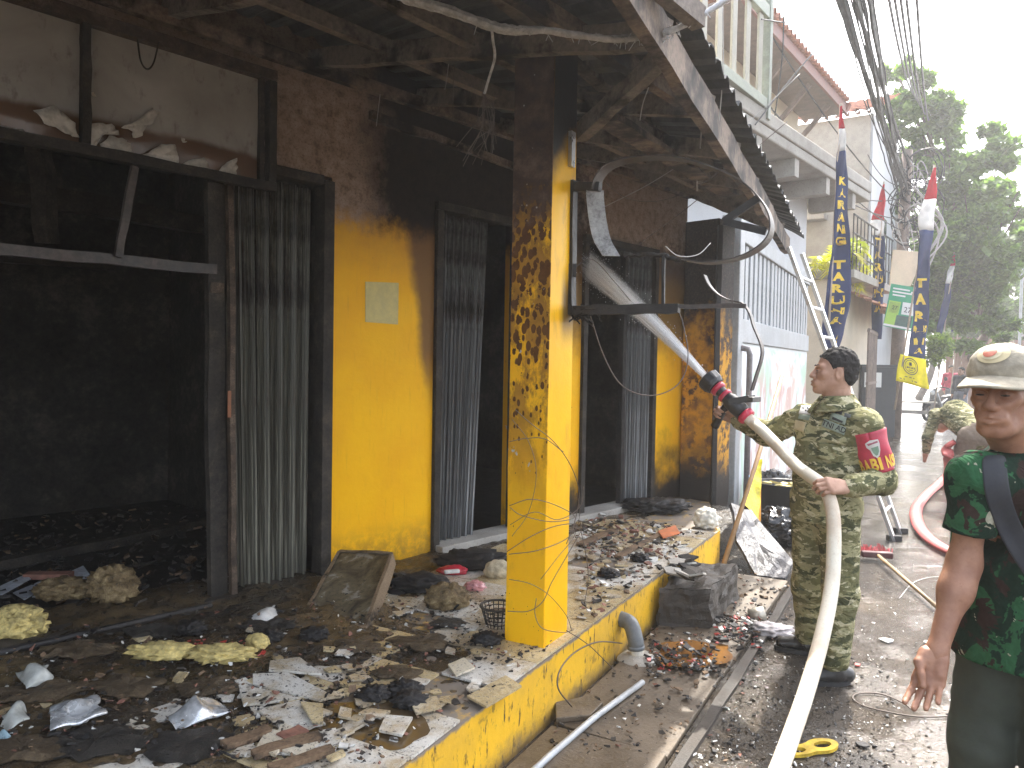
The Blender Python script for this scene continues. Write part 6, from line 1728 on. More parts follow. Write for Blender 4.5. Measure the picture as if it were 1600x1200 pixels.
# ------------------------------------------------------------------ the soldier with the hose
so_root = empty('person', G(1285, 1060), label='man in camouflage fatigues with red armband aiming the fire hose at shop', cat='person')
def Z(v, z): return Vector((v.x, v.y, z))
J = dict(pel=Z(D(1288, 780, 3.90), .92), waist=Z(D(1288, 740, 3.90), 1.06), chest=D(1298, 690, 3.90), neck=D(1306, 640, 3.90), head=D(1303, 580, 3.90),
         sR=D(1250, 655, 4.03), eR=D(1200, 678, 4.20), wR=D(1155, 657, 4.36), sL=D(1352, 664, 3.75), eL=D(1378, 752, 3.72), wL=D(1318, 768, 3.56),
         hL=Z(D(1310, 800, 3.86), .90), kL=D(1313, 925, 3.80), aL=D(1303, 1040, 3.78), hR=Z(D(1270, 800, 3.97), .90), kR=D(1264, 915, 4.05), aR=D(1264, 1000, 4.17))
fr = Vector((-.78, -.63, 0)).normalized()
HM = head_frame(J['head'], (-.93, .20, .08), tilt=0)
HS = 1.0
head = head_prims(HM, HS, .98, J['neck'] + Vector((0, 0, -.03)))
# grip hands
NZ0, NZ1 = D(1168, 652, 4.20), D(1104, 590, 4.36)          # nozzle axis, coupling to tip
nax = (NZ1 - NZ0).normalized()
grip_top = NZ0.lerp(NZ1, .45); grip_dir = (Vector((0, 0, -1)) + nax * .55).normalized()
gp0 = D(1136, 630, 4.30); gp1 = D(1119, 662, 4.37)
gdir = (gp1 - gp0).normalized()
wR2 = D(1150, 655, 4.345)
ydir = (D(1118, 640, 4.38) - wR2).normalized(); xdir = -gdir; xdir = (xdir - ydir * xdir.dot(ydir)).normalized(); zdir = xdir.cross(ydir)
handR = hand_prims(wR2, xdir, ydir, zdir, each=[(.7, 1.3, .9), (.75, 1.4, .9), (.8, 1.4, .9), (.85, 1.4, .9)], s=.98, thumb=[(.028, .02, .01), (.042, .05, .03), (.035, .082, .042), (.022, .102, .046)])
hose_c = D(1291, 766, 3.53)
hdir = (D(1302, 800, 3.50) - D(1278, 745, 3.60)).normalized()
yL = (hose_c - J['wL']).normalized(); xL = -hdir; xL = (xL - yL * xL.dot(yL)).normalized(); zL = -xL.cross(yL)
wL2 = hose_c - yL * .075 - zL * .045
handL = hand_prims(wL2, xL, yL, zL, each=[(.55, 1.1, .8)] * 4, s=1.02, thumb=[(.028, .02, .01), (.045, .05, .03), (.045, .08, .05), (.03, .10, .062)])
core = [cap(J['pel'], J['waist'], .145, .13, .05, fr, .68), cap(J['waist'], J['chest'], .13, .15, .05, fr, .66), cap(J['sR'], J['sL'], .06, .06, .06), cap(J['sR'], J['eR'], .046, .038), cap(J['eR'], wR2, .036, .027), cap(J['sL'], J['eL'], .046, .038), cap(J['eL'], wL2, .036, .027),
        cap(J['hL'], J['kL'], .08, .055), cap(J['kL'], J['aL'], .052, .036), cap(J['hR'], J['kR'], .08, .055), cap(J['kR'], J['aR'], .052, .036), cap(J['chest'] + Vector((0, 0, .1)), J['neck'], .08, .06, .05)]
implicit_obj('body', [implicit(core, .012), implicit(head, .0032), implicit(handR, .0032), implicit(handL, .0032)], SKIN1, so_root)
implicit_obj('hair', [hair_mesh(HM, HS, .98)], M_HAIR, so_root)
def wrinkle(seed, amp, f1=16, f2=34, zs=.75):
    def f(X, Y, Z_):
        w_ = vnoise(X, Y, Z_ * zs, 7, seed) * .04
        a = vnoise(X + w_ + Z_ * .55, Y + w_ - Z_ * .35, (Z_ + w_) * 1.15, f1, seed)
        return amp * (1.3 * (np.abs(a) * 2 - .35) + .5 * vnoise(X, Y, Z_ * 1.4, f2, seed + 3) + .9 * vnoise(X, Y, Z_, 6, seed + 9))
    return f
fs_ = Vector((J['sL'] - J['sR'])).normalized()
jk = [cap(J['pel'] + Vector((0, 0, -.12)), J['waist'], .178, .162, .05, fr, .70), cap(J['waist'], J['chest'], .160, .176, .06, fr, .68), cap(J['chest'], J['chest'] + Vector((0, 0, .08)), .172, .14, .05, fr, .66), cap(J['sR'], J['sL'], .068, .068, .06), cap(J['sR'].lerp(J['sL'], .15), J['neck'] + Vector((0, 0, -.055)), .062, .060, .05), cap(J['sL'].lerp(J['sR'], .15), J['neck'] + Vector((0, 0, -.055)), .062, .060, .05),
      cap(J['sR'], J['eR'], .068, .062, .04), cap(J['eR'], J['eR'].lerp(wR2, .82), .064, .046, .03), cap(J['sL'], J['eL'], .070, .064, .04), cap(J['eL'], J['eL'].lerp(wL2, .80), .066, .048, .03),
      cap(J['eR'].lerp(wR2, .80), J['eR'].lerp(wR2, .90), .047, .046, .01), cap(J['eL'].lerp(wL2, .80), J['eL'].lerp(wL2, .90), .049, .047, .01)]
hem = .80
jacket = implicit_obj('camouflage_jacket', [implicit(jk, .0075, wrinkle(2, .0095, 15, 30), lambda X, Y, Z_: hem - Z_)], M_CAMO1, so_root)
nc = J['neck'] + Vector((0, 0, .032)); cf = HM.to_3x3() @ Vector((0, -1, 0)); cf = Vector((cf.x * .6 + fr.x * .6, cf.y * .6 + fr.y * .6, 0)).normalized()
# collar: two stiff flaps folded over
for sgn in (-1, 1):
    b_ = MB(); sd_ = cf.cross(Vector((0, 0, 1))).normalized() * sgn
    def colf(u, v):
        an = R(8 + 165 * u); rr = .073 + .040 * v; p = nc + (cf * math.cos(an) + sd_ * math.sin(an)) * rr * (1.0 + .12 * math.sin(an))
        return p + Vector((0, 0, .034 - .050 * v - .035 * (1 - u) * v + .016 * u)) + cf * (.03 * (1 - u) * v)
    b_.grid(colf, 14, 5); o = b_.build('collar', M_CAMO1, so_root, smooth=True); sm = o.modifiers.new('t', 'SOLIDIFY'); sm.thickness = .006
tr = [cap(J['pel'], J['hL'], .155, .11, .05, fr, .75), cap(J['pel'], J['hR'], .155, .11, .05, fr, .75), cap(J['hL'], J['kL'], .108, .084, .04), cap(J['kL'], J['aL'] + Vector((0, 0, .03)), .084, .070, .04), cap(J['hR'], J['kR'], .108, .084, .04), cap(J['kR'], J['aR'] + Vector((0, 0, .03)), .084, .070, .04)]
implicit_obj('camouflage_trousers', [implicit(tr, .0085, wrinkle(6, .0065, 11, 24))], M_CAMO1, so_root)
boot(so_root, J['aL'], G(1262, 1068), M_BOOT); boot(so_root, J['aR'], G(1208, 1012), M_BOOT)
bj = bvh_of(jacket)
# armband on the left upper arm
uA = J['sL'].lerp(J['eL'], .12); uB = J['sL'].lerp(J['eL'], .86); adir = (uB - uA).normalized(); tocam = (CAM - uA); tocam = (tocam - adir * tocam.dot(adir)).normalized(); e2 = adir.cross(tocam)
def arm_pt(th, h, r_off=0.0):
    t = .12 + .74 * h; p = J['sL'].lerp(J['eL'], t * .96); r_ = .0845 - .010 * h + .003 * math.sin(th * 3 + h * 9) + r_off
    return p + (tocam * math.cos(th) + e2 * math.sin(th)) * r_
b_ = MB(); b_.grid(lambda u, v: arm_pt(2 * math.pi * u, v), 36, 16); o = b_.build('armband', M_REDBAND, so_root, smooth=True, label='red armband with shield patch and yellow lettering'); sm = o.modifiers.new('t', 'SOLIDIFY'); sm.thickness = .006; sm.offset = -1
band = o
sgnx = 1 if (arm_pt(.5, .5) - arm_pt(0, .5)).x > 0 else -1
for i, chx in enumerate('BABINSA'):
    vs, fs = text_mesh(chx, 1.0, bold=.035); xs = [p.x for p in vs]; ys = [p.y for p in vs]; x0, x1, y0, y1 = min(xs), max(xs), min(ys), max(ys); g = MB()
    th0 = sgnx * (-1.22 + .45 * i)
    g.add([arm_pt(th0 + sgnx * ((p.x - x0) / (x1 - x0)) * (.40 if chx != 'I' else .17), .92 - .30 * (p.y - y0) / (y1 - y0), .004) for p in vs], fs); g.build('letter', M_BANDY, band)
def shield(pts, off, mat, nm):
    g = MB(); n_ = len(pts); cx = sum(p[0] for p in pts) / n_; cy = sum(p[1] for p in pts) / n_
    vs = [arm_pt(sgnx * x, y, off) for x, y in pts] + [arm_pt(sgnx * (cx + (x - cx) * .5), cy + (y - cy) * .5, off) for x, y in pts] + [arm_pt(sgnx * cx, cy, off)]
    fs = [(i, (i + 1) % n_, n_ + (i + 1) % n_, n_ + i) for i in range(n_)] + [(n_ + i, n_ + (i + 1) % n_, 2 * n_) for i in range(n_)]
    g.add(vs, fs); g.build(nm, mat, band, smooth=True)
shield([(-.30, .24), (0, .18), (.42, .20), (.44, .30), (.40, .45), (.30, .58), (.12, .63), (-.06, .56), (-.14, .42), (-.30, .34)], .004, M_BADGEW, 'shield_patch')
shield([(-.06, .37), (.32, .35), (.32, .47), (.20, .56), (.10, .57), (-.02, .49)], .0065, M_BADGEG, 'shield_field')
shield([(-.20, .255), (.36, .225), (.36, .27), (-.16, .305)], .0065, plain('maroon_text', (.35, .12, .15), .7), 'shield_title')
patch('name_tape', bj, [(1288, 654), (1322, 668), (1319, 680), (1283, 666)], M_BADGE, so_root)
patch('wing_badge', bj, [(1299, 644), (1323, 652), (1320, 664), (1296, 656)], M_BADGE, so_root)
patch('wing_mark', bj, [(1301, 651), (1317, 658), (1316, 661), (1300, 655)], M_BTXT, so_root, lift=.007)
patch('round_badge', bj, [(1306, 638), (1317, 641), (1315, 648), (1305, 645)], M_BTXT, so_root, lift=.006)
patch('round_badge', bj, [(1320, 645), (1330, 648), (1328, 653), (1319, 651)], plain('dark_sage', (.08, .09, .09), .7), so_root, lift=.006)
lettering('tape_text', bj, 'TNI AD', (1303, 667), 12.0, 21, M_BTXT, so_root)
patch('name_patch', bj, [(1252, 634), (1270, 634), (1266, 648), (1248, 646)], M_BADGEW, so_root)
patch('name_patch', bj, [(1249, 647), (1266, 649), (1263, 657), (1247, 654)], M_BADGE, so_root)
for x, y in ((1255, 637), (1262, 637), (1259, 641), (1264, 641)): patch('star_mark', bj, [(x - 1.2, y - 1.2), (x + 1.2, y - 1.2), (x + 1.2, y + 1.2), (x - 1.2, y + 1.2)], M_BTXT, so_root, 2, 2, .007)
patch('pocket_tab', bj, [(1243, 656), (1260, 660), (1255, 675), (1241, 670)], plain('khaki_tab', (.46, .38, .23), .8, 0, .2), so_root, lift=.006, th=.004)
for cs in ([(1278, 690), (1325, 700), (1312, 725), (1276, 715)], [(1282, 676), (1326, 686), (1325, 697), (1280, 686)]):
    patch('chest_pocket', bj, cs, M_CAMO1, so_root, 10, 8, .006, .005)
# face details
for sx in (-1, 1):
    b_ = MB(); b_.tube(catmull([HM @ Vector((sx * x, y, z)) for x, y, z in ((.048, -.071, .020), (.034, -.086, .025), (.016, -.093, .019))], 4), [.0022] * 4 + [.0034] * 4 + [.0026], 6); b_.build('eyebrow', M_HAIR, so_root, smooth=True)
    b_ = MB(); b_.lathe([(0, -.0036), (.006, -.0030), (.011, -.0014), (.0122, 0), (.011, .0014), (.006, .0030), (0, .0036)], 12, HM @ Matrix.Translation((sx * .031 * .98, -.0795, -.0065))); b_.build('eye', plain('dark_eye', (.05, .035, .03), .25) if 'dark_eye' not in bpy.data.materials else bpy.data.materials['dark_eye'], so_root, smooth=True)

# ------------------------------------------------------------------ nozzle, hose, jet
M_NB = plain('black_nozzle_rubber', (.02, .02, .022), .45, 0, .2, 20); M_NR = plain('red_nozzle_ring', (.55, .03, .07), .4); M_NA = plain('nozzle_alloy', (.55, .56, .58), .3, .8)
nz = empty('fire_nozzle', NZ0, label='black fire nozzle with red rings in the soldier hand', cat='nozzle')
nL = (NZ1 - NZ0).length; NMx = Matrix.Translation(NZ0) @ nax.to_track_quat('Z', 'Y').to_matrix().to_4x4()
def nl(name, prof, mat, n=24): b = MB(); b.lathe([(r_, z * nL) for r_, z in prof], n, NMx); return b.build(name, mat, nz, smooth=True)
nl('coupling_ring', [(.02, -.02), (.046, -.02), (.05, .02), (.05, .07), (.042, .09), (.02, .09)], M_NR)
nl('valve_body', [(.03, .09), (.045, .10), (.048, .25), (.046, .42), (.038, .47), (.036, .5)], M_NB)
nl('shaping_ring', [(.03, .50), (.042, .505), (.043, .57), (.03, .58)], M_NR)
nl('neck', [(.033, .58), (.033, .68)], M_NB)
nl('shaping_ring', [(.03, .66), (.045, .67), (.046, .75), (.03, .76)], M_NR)
b_ = MB(); n_ = 32; prof_ = [(.036, .755), (.052, .77), (.062, .84), (.064, .98), (.058, 1.0), (.040, 1.0), (.034, .93)]
vs, fs = [], []
for (r_, z) in prof_:
    for j in range(n_):
        a = 2 * math.pi * j / n_; rr = r_ * (1 + (.05 if (j % 4 < 2 and .8 < z < .99 and r_ > .05) else 0)); vs.append(NMx @ Vector((rr * math.cos(a), rr * math.sin(a), z * nL)))
for i in range(len(prof_) - 1):
    for j in range(n_): fs.append((i * n_ + j, i * n_ + (j + 1) % n_, (i + 1) * n_ + (j + 1) % n_, (i + 1) * n_ + j))
b_.add(vs, fs); b_.build('tip_bumper', M_NB, nz)
b_ = MB(); sidev = nax.cross(Vector((0, 0, 1))).normalized(); upv = sidev.cross(nax)
for sg_ in (-1, 1): b_.bar(NZ0.lerp(NZ1, .38) + sidev * .045 * sg_, D(1176, 622, 4.21) + sidev * .045 * sg_, .012, .035)
b_.bar(D(1178, 624, 4.21) - sidev * .06, D(1178, 624, 4.21) + sidev * .06, .035, .03); b_.build('bale_handle', M_NB, nz, bevel=.004)
b_ = MB(); b_.tube([gp0 + upv * .03, gp0.lerp(gp1, .5), gp1 + gdir * .02], [.024, .021, .025], 12); b_.build('pistol_grip', M_NB, nz, smooth=True)
hs = empty('white_fire_hose', G(1215, 1200), label='white fire hose running from the nozzle past the soldier hand to the foreground', cat='hose')
hp = [NZ0 + nax * .005, NZ0 - nax * .05, D(1190, 672, 4.07), D(1208, 690, 3.97), D(1245, 728, 3.78), hose_c + Vector((-.02, .03, .03)), hose_c, D(1301, 800, 3.46), D(1303, 850, 3.38), D(1299, 920, 3.26), D(1283, 1000, 3.08), D(1260, 1080, 2.86), D(1236, 1150, 2.62), D(1212, 1215, 2.40), D(1180, 1290, 2.15)]
hp = catmull(hp, 8); hp = [p if p.z > .04 else Vector((p.x, p.y, .04)) for p in hp]
kx = Mat('white_canvas_hose'); hw = kx.noise(120, 4, .6); hb = kx.noise(5, 4, .6); hc = kx.mix(kx.rng(hb, .4, .7), (.66, .62, .52), (.52, .42, .32)); M_HOSE = kx.done(kx.mix(kx.math('MULTIPLY', kx.rng(hw, .5, .7), .35), hc, (.4, .34, .26)), .7, 0, kx.bump(hw, .35, .003), .3)
b_ = MB(); b_.tube(hp, .0315, 16); b_.build('hose', M_HOSE, hs, smooth=True)
# water
kx = Mat('white_water'); kx.done((.95, .96, .97), .3, 0, None, .5)
tl_ = kx.n.new('ShaderNodeBsdfTranslucent'); tl_.inputs[0].default_value = (.97, .98, 1, 1); tb = kx.n.new('ShaderNodeBsdfTransparent')
m1_ = kx.n.new('ShaderNodeMixShader'); m1_.inputs[0].default_value = .5; mx_ = kx.n.new('ShaderNodeMixShader'); mx_.inputs[0].default_value = .6
kx.lk(kx.b.outputs[0], m1_.inputs[1]); kx.lk(tl_.outputs[0], m1_.inputs[2]); kx.lk(tb.outputs[0], mx_.inputs[1]); kx.lk(m1_.outputs[0], mx_.inputs[2]); kx.lk(mx_.outputs[0], kx.n['Material Output'].inputs[0]); M_WATER = kx.m
J0 = NZ1 + nax * .005; J1 = D(902, 402, 6.55); jd = (J1 - J0); jl = jd.length; jd.normalize(); jx = jd.cross(Vector((0, 0, 1))).normalized(); jy = jx.cross(jd)
rj = random.Random(8); b_ = MB()
for i in range(80):
    rr, th = math.sqrt(rj.random()), rj.uniform(0, 6.283); s0 = rj.uniform(0, .75) ** 1.3 if i > 50 else 0; s1 = min(1, s0 + rj.uniform(.25, .6)); spread = rj.choice([.4, .7, 1.0, 1.25]); pts = []; rad = []
    for q_ in range(7):
        s_ = s0 + (s1 - s0) * q_ / 6; w0 = .020 + .10 * s_ ** 1.15 * spread
        pts.append(J0 + jd * jl * s_ + (jx * math.cos(th) + jy * math.sin(th)) * rr * w0 + Vector((0, 0, .10 * 4 * s_ * (1 - s_) * .35))); rad.append(.0019 * (1 - .55 * s_) * (1 if 0 < q_ < 6 else .25))
    b_.tube(pts, rad, 4, False)
for i in range(1500):
    s_ = rj.random() ** .6; rr, th = abs(rj.gauss(0, .55)), rj.uniform(0, 6.283); w0 = .03 + .17 * s_
    p = J0 + jd * jl * s_ + (jx * math.cos(th) + jy * math.sin(th)) * rr * w0 + Vector((0, 0, .035 * 4 * s_ * (1 - s_))); r_ = rj.uniform(.0012, .0032)
    b_.add([p + Vector(v) * r_ for v in ((1, 0, 0), (-1, 0, 0), (0, 1, 0), (0, -1, 0), (0, 0, 1.6), (0, 0, -1.6))], [(0, 2, 4), (2, 1, 4), (1, 3, 4), (3, 0, 4), (2, 0, 5), (1, 2, 5), (3, 1, 5), (0, 3, 5)])
wj = b_.build('water_jet', M_WATER, None, smooth=True, label='white water jet spraying from nozzle into the burnt doorway', cat='water', kind='stuff', origin=J0)
# the fine spray between the strands is a cloud of droplets: a scattering cone
b_ = MB(); vs, fs = [], []; n_ = 20; m_ = 24
for i in range(m_ + 1):
    s_ = i / m_; w0 = .024 + .13 * s_ ** 1.05
    c_ = J0 + jd * jl * s_ + Vector((0, 0, .035 * 4 * s_ * (1 - s_)))
    for k_ in range(n_):
        a = 2 * math.pi * k_ / n_; ww = w0 * (1 + .18 * mnoise.noise(Vector((math.cos(a) * 2, math.sin(a) * 2, s_ * 9))))
        vs.append(c_ + (jx * math.cos(a) + jy * math.sin(a)) * ww)
for i in range(m_):
    for k_ in range(n_): fs.append(((i + 1) * n_ + k_, (i + 1) * n_ + (k_ + 1) % n_, i * n_ + (k_ + 1) % n_, i * n_ + k_))
fs.append(tuple(range(n_))); fs.append(tuple(m_ * n_ + k_ for k_ in range(n_))[::-1])
b_.add(vs, fs); vm = bpy.data.materials.new('water_spray'); vm.use_nodes = True; vn = vm.node_tree; vn.nodes.remove(vn.nodes['Principled BSDF'])
vp = vn.nodes.new('ShaderNodeVolumePrincipled'); vp.inputs['Color'].default_value = (.98, .985, .99, 1); vp.inputs['Anisotropy'].default_value = .2
vtc = vn.nodes.new('ShaderNodeTexCoord'); vs_ = vn.nodes.new('ShaderNodeVectorMath'); vs_.operation = 'LENGTH'; vn.links.new(vtc.outputs['Object'], vs_.inputs[0])
vr = vn.nodes.new('ShaderNodeMapRange'); vn.links.new(vs_.outputs['Value'], vr.inputs[0]); vr.inputs[1].default_value = 0; vr.inputs[2].default_value = jl; vr.inputs[3].default_value = 50; vr.inputs[4].default_value = 5.5

def vmath(op, a, b=None, sock='Value'):
    t = vn.nodes.new('ShaderNodeVectorMath'); t.operation = op; vn.links.new(a, t.inputs[0])
    if b is not None: t.inputs[1].default_value = b
    return t.outputs[sock]
def smath(op, a, b, clamp=False):
    t = vn.nodes.new('ShaderNodeMath'); t.operation = op; t.use_clamp = clamp
    for i_, v in enumerate((a, b)):
        if isinstance(v, (int, float)): t.inputs[i_].default_value = v
        else: vn.links.new(v, t.inputs[i_])
    return t.outputs[0]
# thicker along the axis, thinning to nothing at the rim, in streaks along the flow
along = vmath('DOT_PRODUCT', vtc.outputs['Object'], tuple(jd)); frac = smath('DIVIDE', along, jl)
bend = vn.nodes.new('ShaderNodeCombineXYZ'); vn.links.new(smath('MULTIPLY', smath('MULTIPLY', frac, smath('SUBTRACT', 1.0, frac)), -.14), bend.inputs[2])
cen = vn.nodes.new('ShaderNodeVectorMath'); cen.operation = 'ADD'; vn.links.new(vtc.outputs['Object'], cen.inputs[0]); vn.links.new(bend.outputs[0], cen.inputs[1])
rad_ = vmath('LENGTH', vmath('CROSS_PRODUCT', cen.outputs[0], tuple(jd), 'Vector'))
wid = smath('ADD', smath('MULTIPLY', frac, .12), .021)
fall = smath('POWER', smath('SUBTRACT', 1.0, smath('DIVIDE', rad_, wid), True), 1.3)
mp = vn.nodes.new('ShaderNodeMapping'); mp.vector_type = 'POINT'; mp.inputs['Rotation'].default_value = jd.to_track_quat('Z', 'Y').inverted().to_euler(); vn.links.new(vtc.outputs['Object'], mp.inputs[0])
mp2 = vn.nodes.new('ShaderNodeMapping'); mp2.inputs['Scale'].default_value = (55, 55, 1.5); vn.links.new(mp.outputs[0], mp2.inputs[0])
nz_ = vn.nodes.new('ShaderNodeTexNoise'); nz_.inputs['Scale'].default_value = 1.0; nz_.inputs['Detail'].default_value = 2; vn.links.new(mp2.outputs[0], nz_.inputs['Vector'])
nm_ = vn.nodes.new('ShaderNodeMapRange'); vn.links.new(nz_.outputs['Fac'], nm_.inputs[0]); nm_.inputs[1].default_value = .38; nm_.inputs[2].default_value = .66; nm_.inputs[3].default_value = .15; nm_.inputs[4].default_value = 1.7
dens_ = smath('MULTIPLY', smath('MULTIPLY', fall, vr.outputs[0]), nm_.outputs[0])
vn.links.new(dens_, vp.inputs['Density']); vn.links.new(vp.outputs[0], vn.nodes['Material Output'].inputs['Volume'])
b_.build('spray', vm, wj)

# ------------------------------------------------------------------ man in cap and camouflage tee
nm_root = empty('person', Z(D(1600, 900, 2.12), 0), label='man in tan cap and green camouflage tee standing at the right edge', cat='person')
toc = (CAM - D(1575, 605, 2.12)); toc.z = 0; toc.normalize(); lft = Vector((toc.y, -toc.x, 0))
if lft.x > 0: lft = -lft
ff = (toc * math.cos(R(17)) + lft * math.sin(R(17))).normalized()
N = dict(head=D(1568, 612, 2.13), neck=D(1592, 702, 2.17), chest=D(1604, 800, 2.20), sR=D(1527, 748, 2.14), sL=D(1682, 752, 2.14), eR=D(1506, 882, 2.16), wR=D(1464, 1018, 2.08), eL=D(1735, 900, 2.15), wL=D(1742, 1040, 2.05), pel=Z(D(1606, 950, 2.22), .90), waist=Z(D(1606, 900, 2.2), 1.06))
tf = (toc * .97 + lft * .25).normalized(); tside = tf.cross(Vector((0, 0, 1))).normalized()   # his right-hand side
if (tside - lft).length > (tside + lft).length: tside = -tside
for nme, sg_ in (('R', 1), ('L', -1)):
    N['h' + nme] = N['pel'] + tside * .082 * sg_ + Vector((0, 0, -.03)); N['k' + nme] = Z(N['h' + nme] + tside * .02 * sg_ + tf * .03, .47); N['a' + nme] = Z(N['h' + nme] + tside * .04 * sg_, .08)
HM2 = head_frame(N['head'], ff + Vector((0, 0, -.03)), tilt=0, roll=0)
HS2 = 1.03
head2 = head_prims(HM2, HS2, .97, N['neck'] + Vector((0, 0, -.02)), age=1.0)
# hanging right hand, palm to the viewer, thumb lying across
yy = (D(1441, 1100, 2.04) - N['wR']).normalized(); xx = lft + Vector((0, 0, .1)); xx = (xx - yy * xx.dot(yy)).normalized(); zz = xx.cross(yy)
if zz.dot(toc) < 0: zz = -zz
hand2 = hand_prims(N['wR'], xx, yy, zz, each=[(.18, .32, .25), (.25, .35, .3), (.3, .4, .3), (.32, .45, .3)], spread=.07, s=.97, thumb=[(.028, .015, .010), (.034, .050, .026), (.020, .082, .034), (.010, .108, .034)])
yl = Vector((0, 0, -1)); hand2l = hand_prims(N['wL'], -tside, yl, tf * -1 if False else tf, each=[(.3, .4, .3)] * 4, s=.97)
arms = [cap(N['sR'], N['eR'], .049, .0365, .03), cap(N['eR'], N['eR'].lerp(N['wR'], .3), .0365, .0375, .05), cap(N['eR'].lerp(N['wR'], .3), N['wR'], .0375, .026, .05), cap(N['wR'], N['wR'] + yy * .03, .027, .024, .02, zz, .75), cap(N['sL'], N['eL'], .050, .040, .03), cap(N['eL'], N['wL'], .042, .027, .02)]
core2 = arms + [cap(N['pel'], N['waist'], .145, .135, .05, tf, .7), cap(N['waist'], N['chest'], .135, .155, .05, tf, .66), cap(N['sR'], N['sL'], .058, .058, .06), cap(N['chest'] + Vector((0, 0, .1)), N['neck'], .08, .062, .05)]
for s_ in 'RL': core2 += [cap(N['h' + s_], N['k' + s_], .08, .055), cap(N['k' + s_], N['a' + s_], .052, .036)]
implicit_obj('body', [implicit(core2, .0065), implicit(head2, .0028, lambda X, Y, Z_: .0016 * vnoise(X, Y, Z_, 70)), implicit(hand2, .0028, lambda X, Y, Z_: .0012 * vnoise(X, Y, Z_, 90)), implicit(hand2l, .004)], SKIN2, nm_root)
implicit_obj('hair', [hair_mesh(HM2, HS2 * .99, .97)], M_HAIR, nm_root)
tee = [cap(N['pel'] + Vector((0, 0, -.17)), N['waist'], .212, .192, .05, tf, .70), cap(N['waist'], N['chest'], .192, .186, .06, tf, .68), cap(N['chest'], N['chest'] + Vector((0, 0, .09)), .172, .135, .05, tf, .66), cap(N['sR'], N['sL'], .070, .070, .06), cap(N['sR'].lerp(N['sL'], .22), N['neck'] + Vector((0, 0, -.045)), .062, .060, .05), cap(N['sL'].lerp(N['sR'], .22), N['neck'] + Vector((0, 0, -.045)), .062, .060, .05),
       cap(N['sR'], N['sR'].lerp(N['eR'], .62), .074, .066, .04), cap(N['sL'], N['sL'].lerp(N['eL'], .62), .074, .066, .04)]
aR = (N['eR'] - N['sR']).normalized(); cR = N['sR'].lerp(N['eR'], .62); aL_ = (N['eL'] - N['sL']).normalized(); cL = N['sL'].lerp(N['eL'], .62)
def teecut(X, Y, Z_):
    hm = .735 - Z_
    for c, a in ((cR, aR), (cL, aL_)):
        d = (X - c.x) * a.x + (Y - c.y) * a.y + (Z_ - c.z) * a.z; r_ = np.sqrt((X - c.x) ** 2 + (Y - c.y) ** 2 + (Z_ - c.z) ** 2)
        hm = np.maximum(hm, np.where(r_ < .105, d, -1))
    rn = np.sqrt((X - N['neck'].x) ** 2 + (Y - N['neck'].y) ** 2 + ((Z_ - N['neck'].z - .03) * .9) ** 2)
    return np.maximum(hm, .072 - rn)
tee_o = implicit_obj('camouflage_tee', [implicit(tee, .006, wrinkle(11, .0060, 11, 24), teecut)], M_CAMO2, nm_root)
trs = [cap(N['pel'], N['hR'], .15, .10, .05, tf, .75), cap(N['pel'], N['hL'], .15, .10, .05, tf, .75)]
for s_ in 'RL': trs += [cap(N['h' + s_], N['k' + s_], .100, .085, .04), cap(N['k' + s_], N['a' + s_] + Vector((0, 0, .0)), .083, .072, .04)]
implicit_obj('olive_trousers', [implicit(trs, .009, wrinkle(14, .006, 12, 26))], M_TROU, nm_root)
for s_ in 'RL': boot(nm_root, N['a' + s_], N['a' + s_] + tf * .19, M_BOOT, 'shoe')
bt = bvh_of(tee_o)
# dark sling strap over the chest
strap = [(1552, 712), (1553, 745), (1560, 785), (1576, 825), (1600, 865), (1630, 905), (1665, 945)]
g = MB(); pts = []
for i, (x, y) in enumerate(strap):
    a, c = strap[max(0, i - 1)], strap[min(len(strap) - 1, i + 1)]; t = Vector((c[0] - a[0], c[1] - a[1])).normalized(); nrm = Vector((t.y, -t.x))
    for k_ in (-19, -6, 6, 19):
        h = cast(bt, x + nrm.x * k_, y + nrm.y * k_, .007); pts.append(h)
md = sorted((h - CAM).length for h in pts if h is not None); md = md[len(md) // 2]
q_ = []
i_ = 0
for i, (x, y) in enumerate(strap):
    for k_ in range(4):
        h = pts[i * 4 + k_]; q_.append(h if h is not None else CAM + Vector(sight(x, y)).normalized() * md)
g.add(q_, [(i * 4 + j, i * 4 + j + 1, (i + 1) * 4 + j + 1, (i + 1) * 4 + j) for i in range(len(strap) - 1) for j in range(3)])
o = g.build('sling_strap', plain('dark_webbing', (.022, .024, .03), .75, 0, .2, 30), nm_root, smooth=True); ss_ = o.modifiers.new('s', 'SUBSURF'); ss_.levels = ss_.render_levels = 2; sm = o.modifiers.new('t', 'SOLIDIFY'); sm.thickness = .005
# cap
M_CAPC = plain('tan_cap_cloth', (.36, .315, .235), .85, 0, .25, 14, .35, 70)
inv2 = np.array(HM2.inverted())
def capcut(X, Y, Z_):
    y = inv2[1, 0] * X + inv2[1, 1] * Y + inv2[1, 2] * Z_ + inv2[1, 3]; z = inv2[2, 0] * X + inv2[2, 1] * Y + inv2[2, 2] * Z_ + inv2[2, 3]
    return .036 - .06 * (y + .02) - z
capo = implicit_obj('cap_crown', [implicit([ell(HM2 @ Vector((0, .018, .045)), [.086, .106, .090], np.array(HM2.to_3x3())), ell(HM2 @ Vector((0, -.035, .065)), [.070, .055, .060], np.array(HM2.to_3x3()), .04)], .0035, lambda X, Y, Z_: .004 * vnoise(X, Y, Z_, 28) + .003 * vnoise(X, Y, Z_, 60), capcut)], M_CAPC, nm_root, label='tan field cap with oval emblem')
b_ = MB()
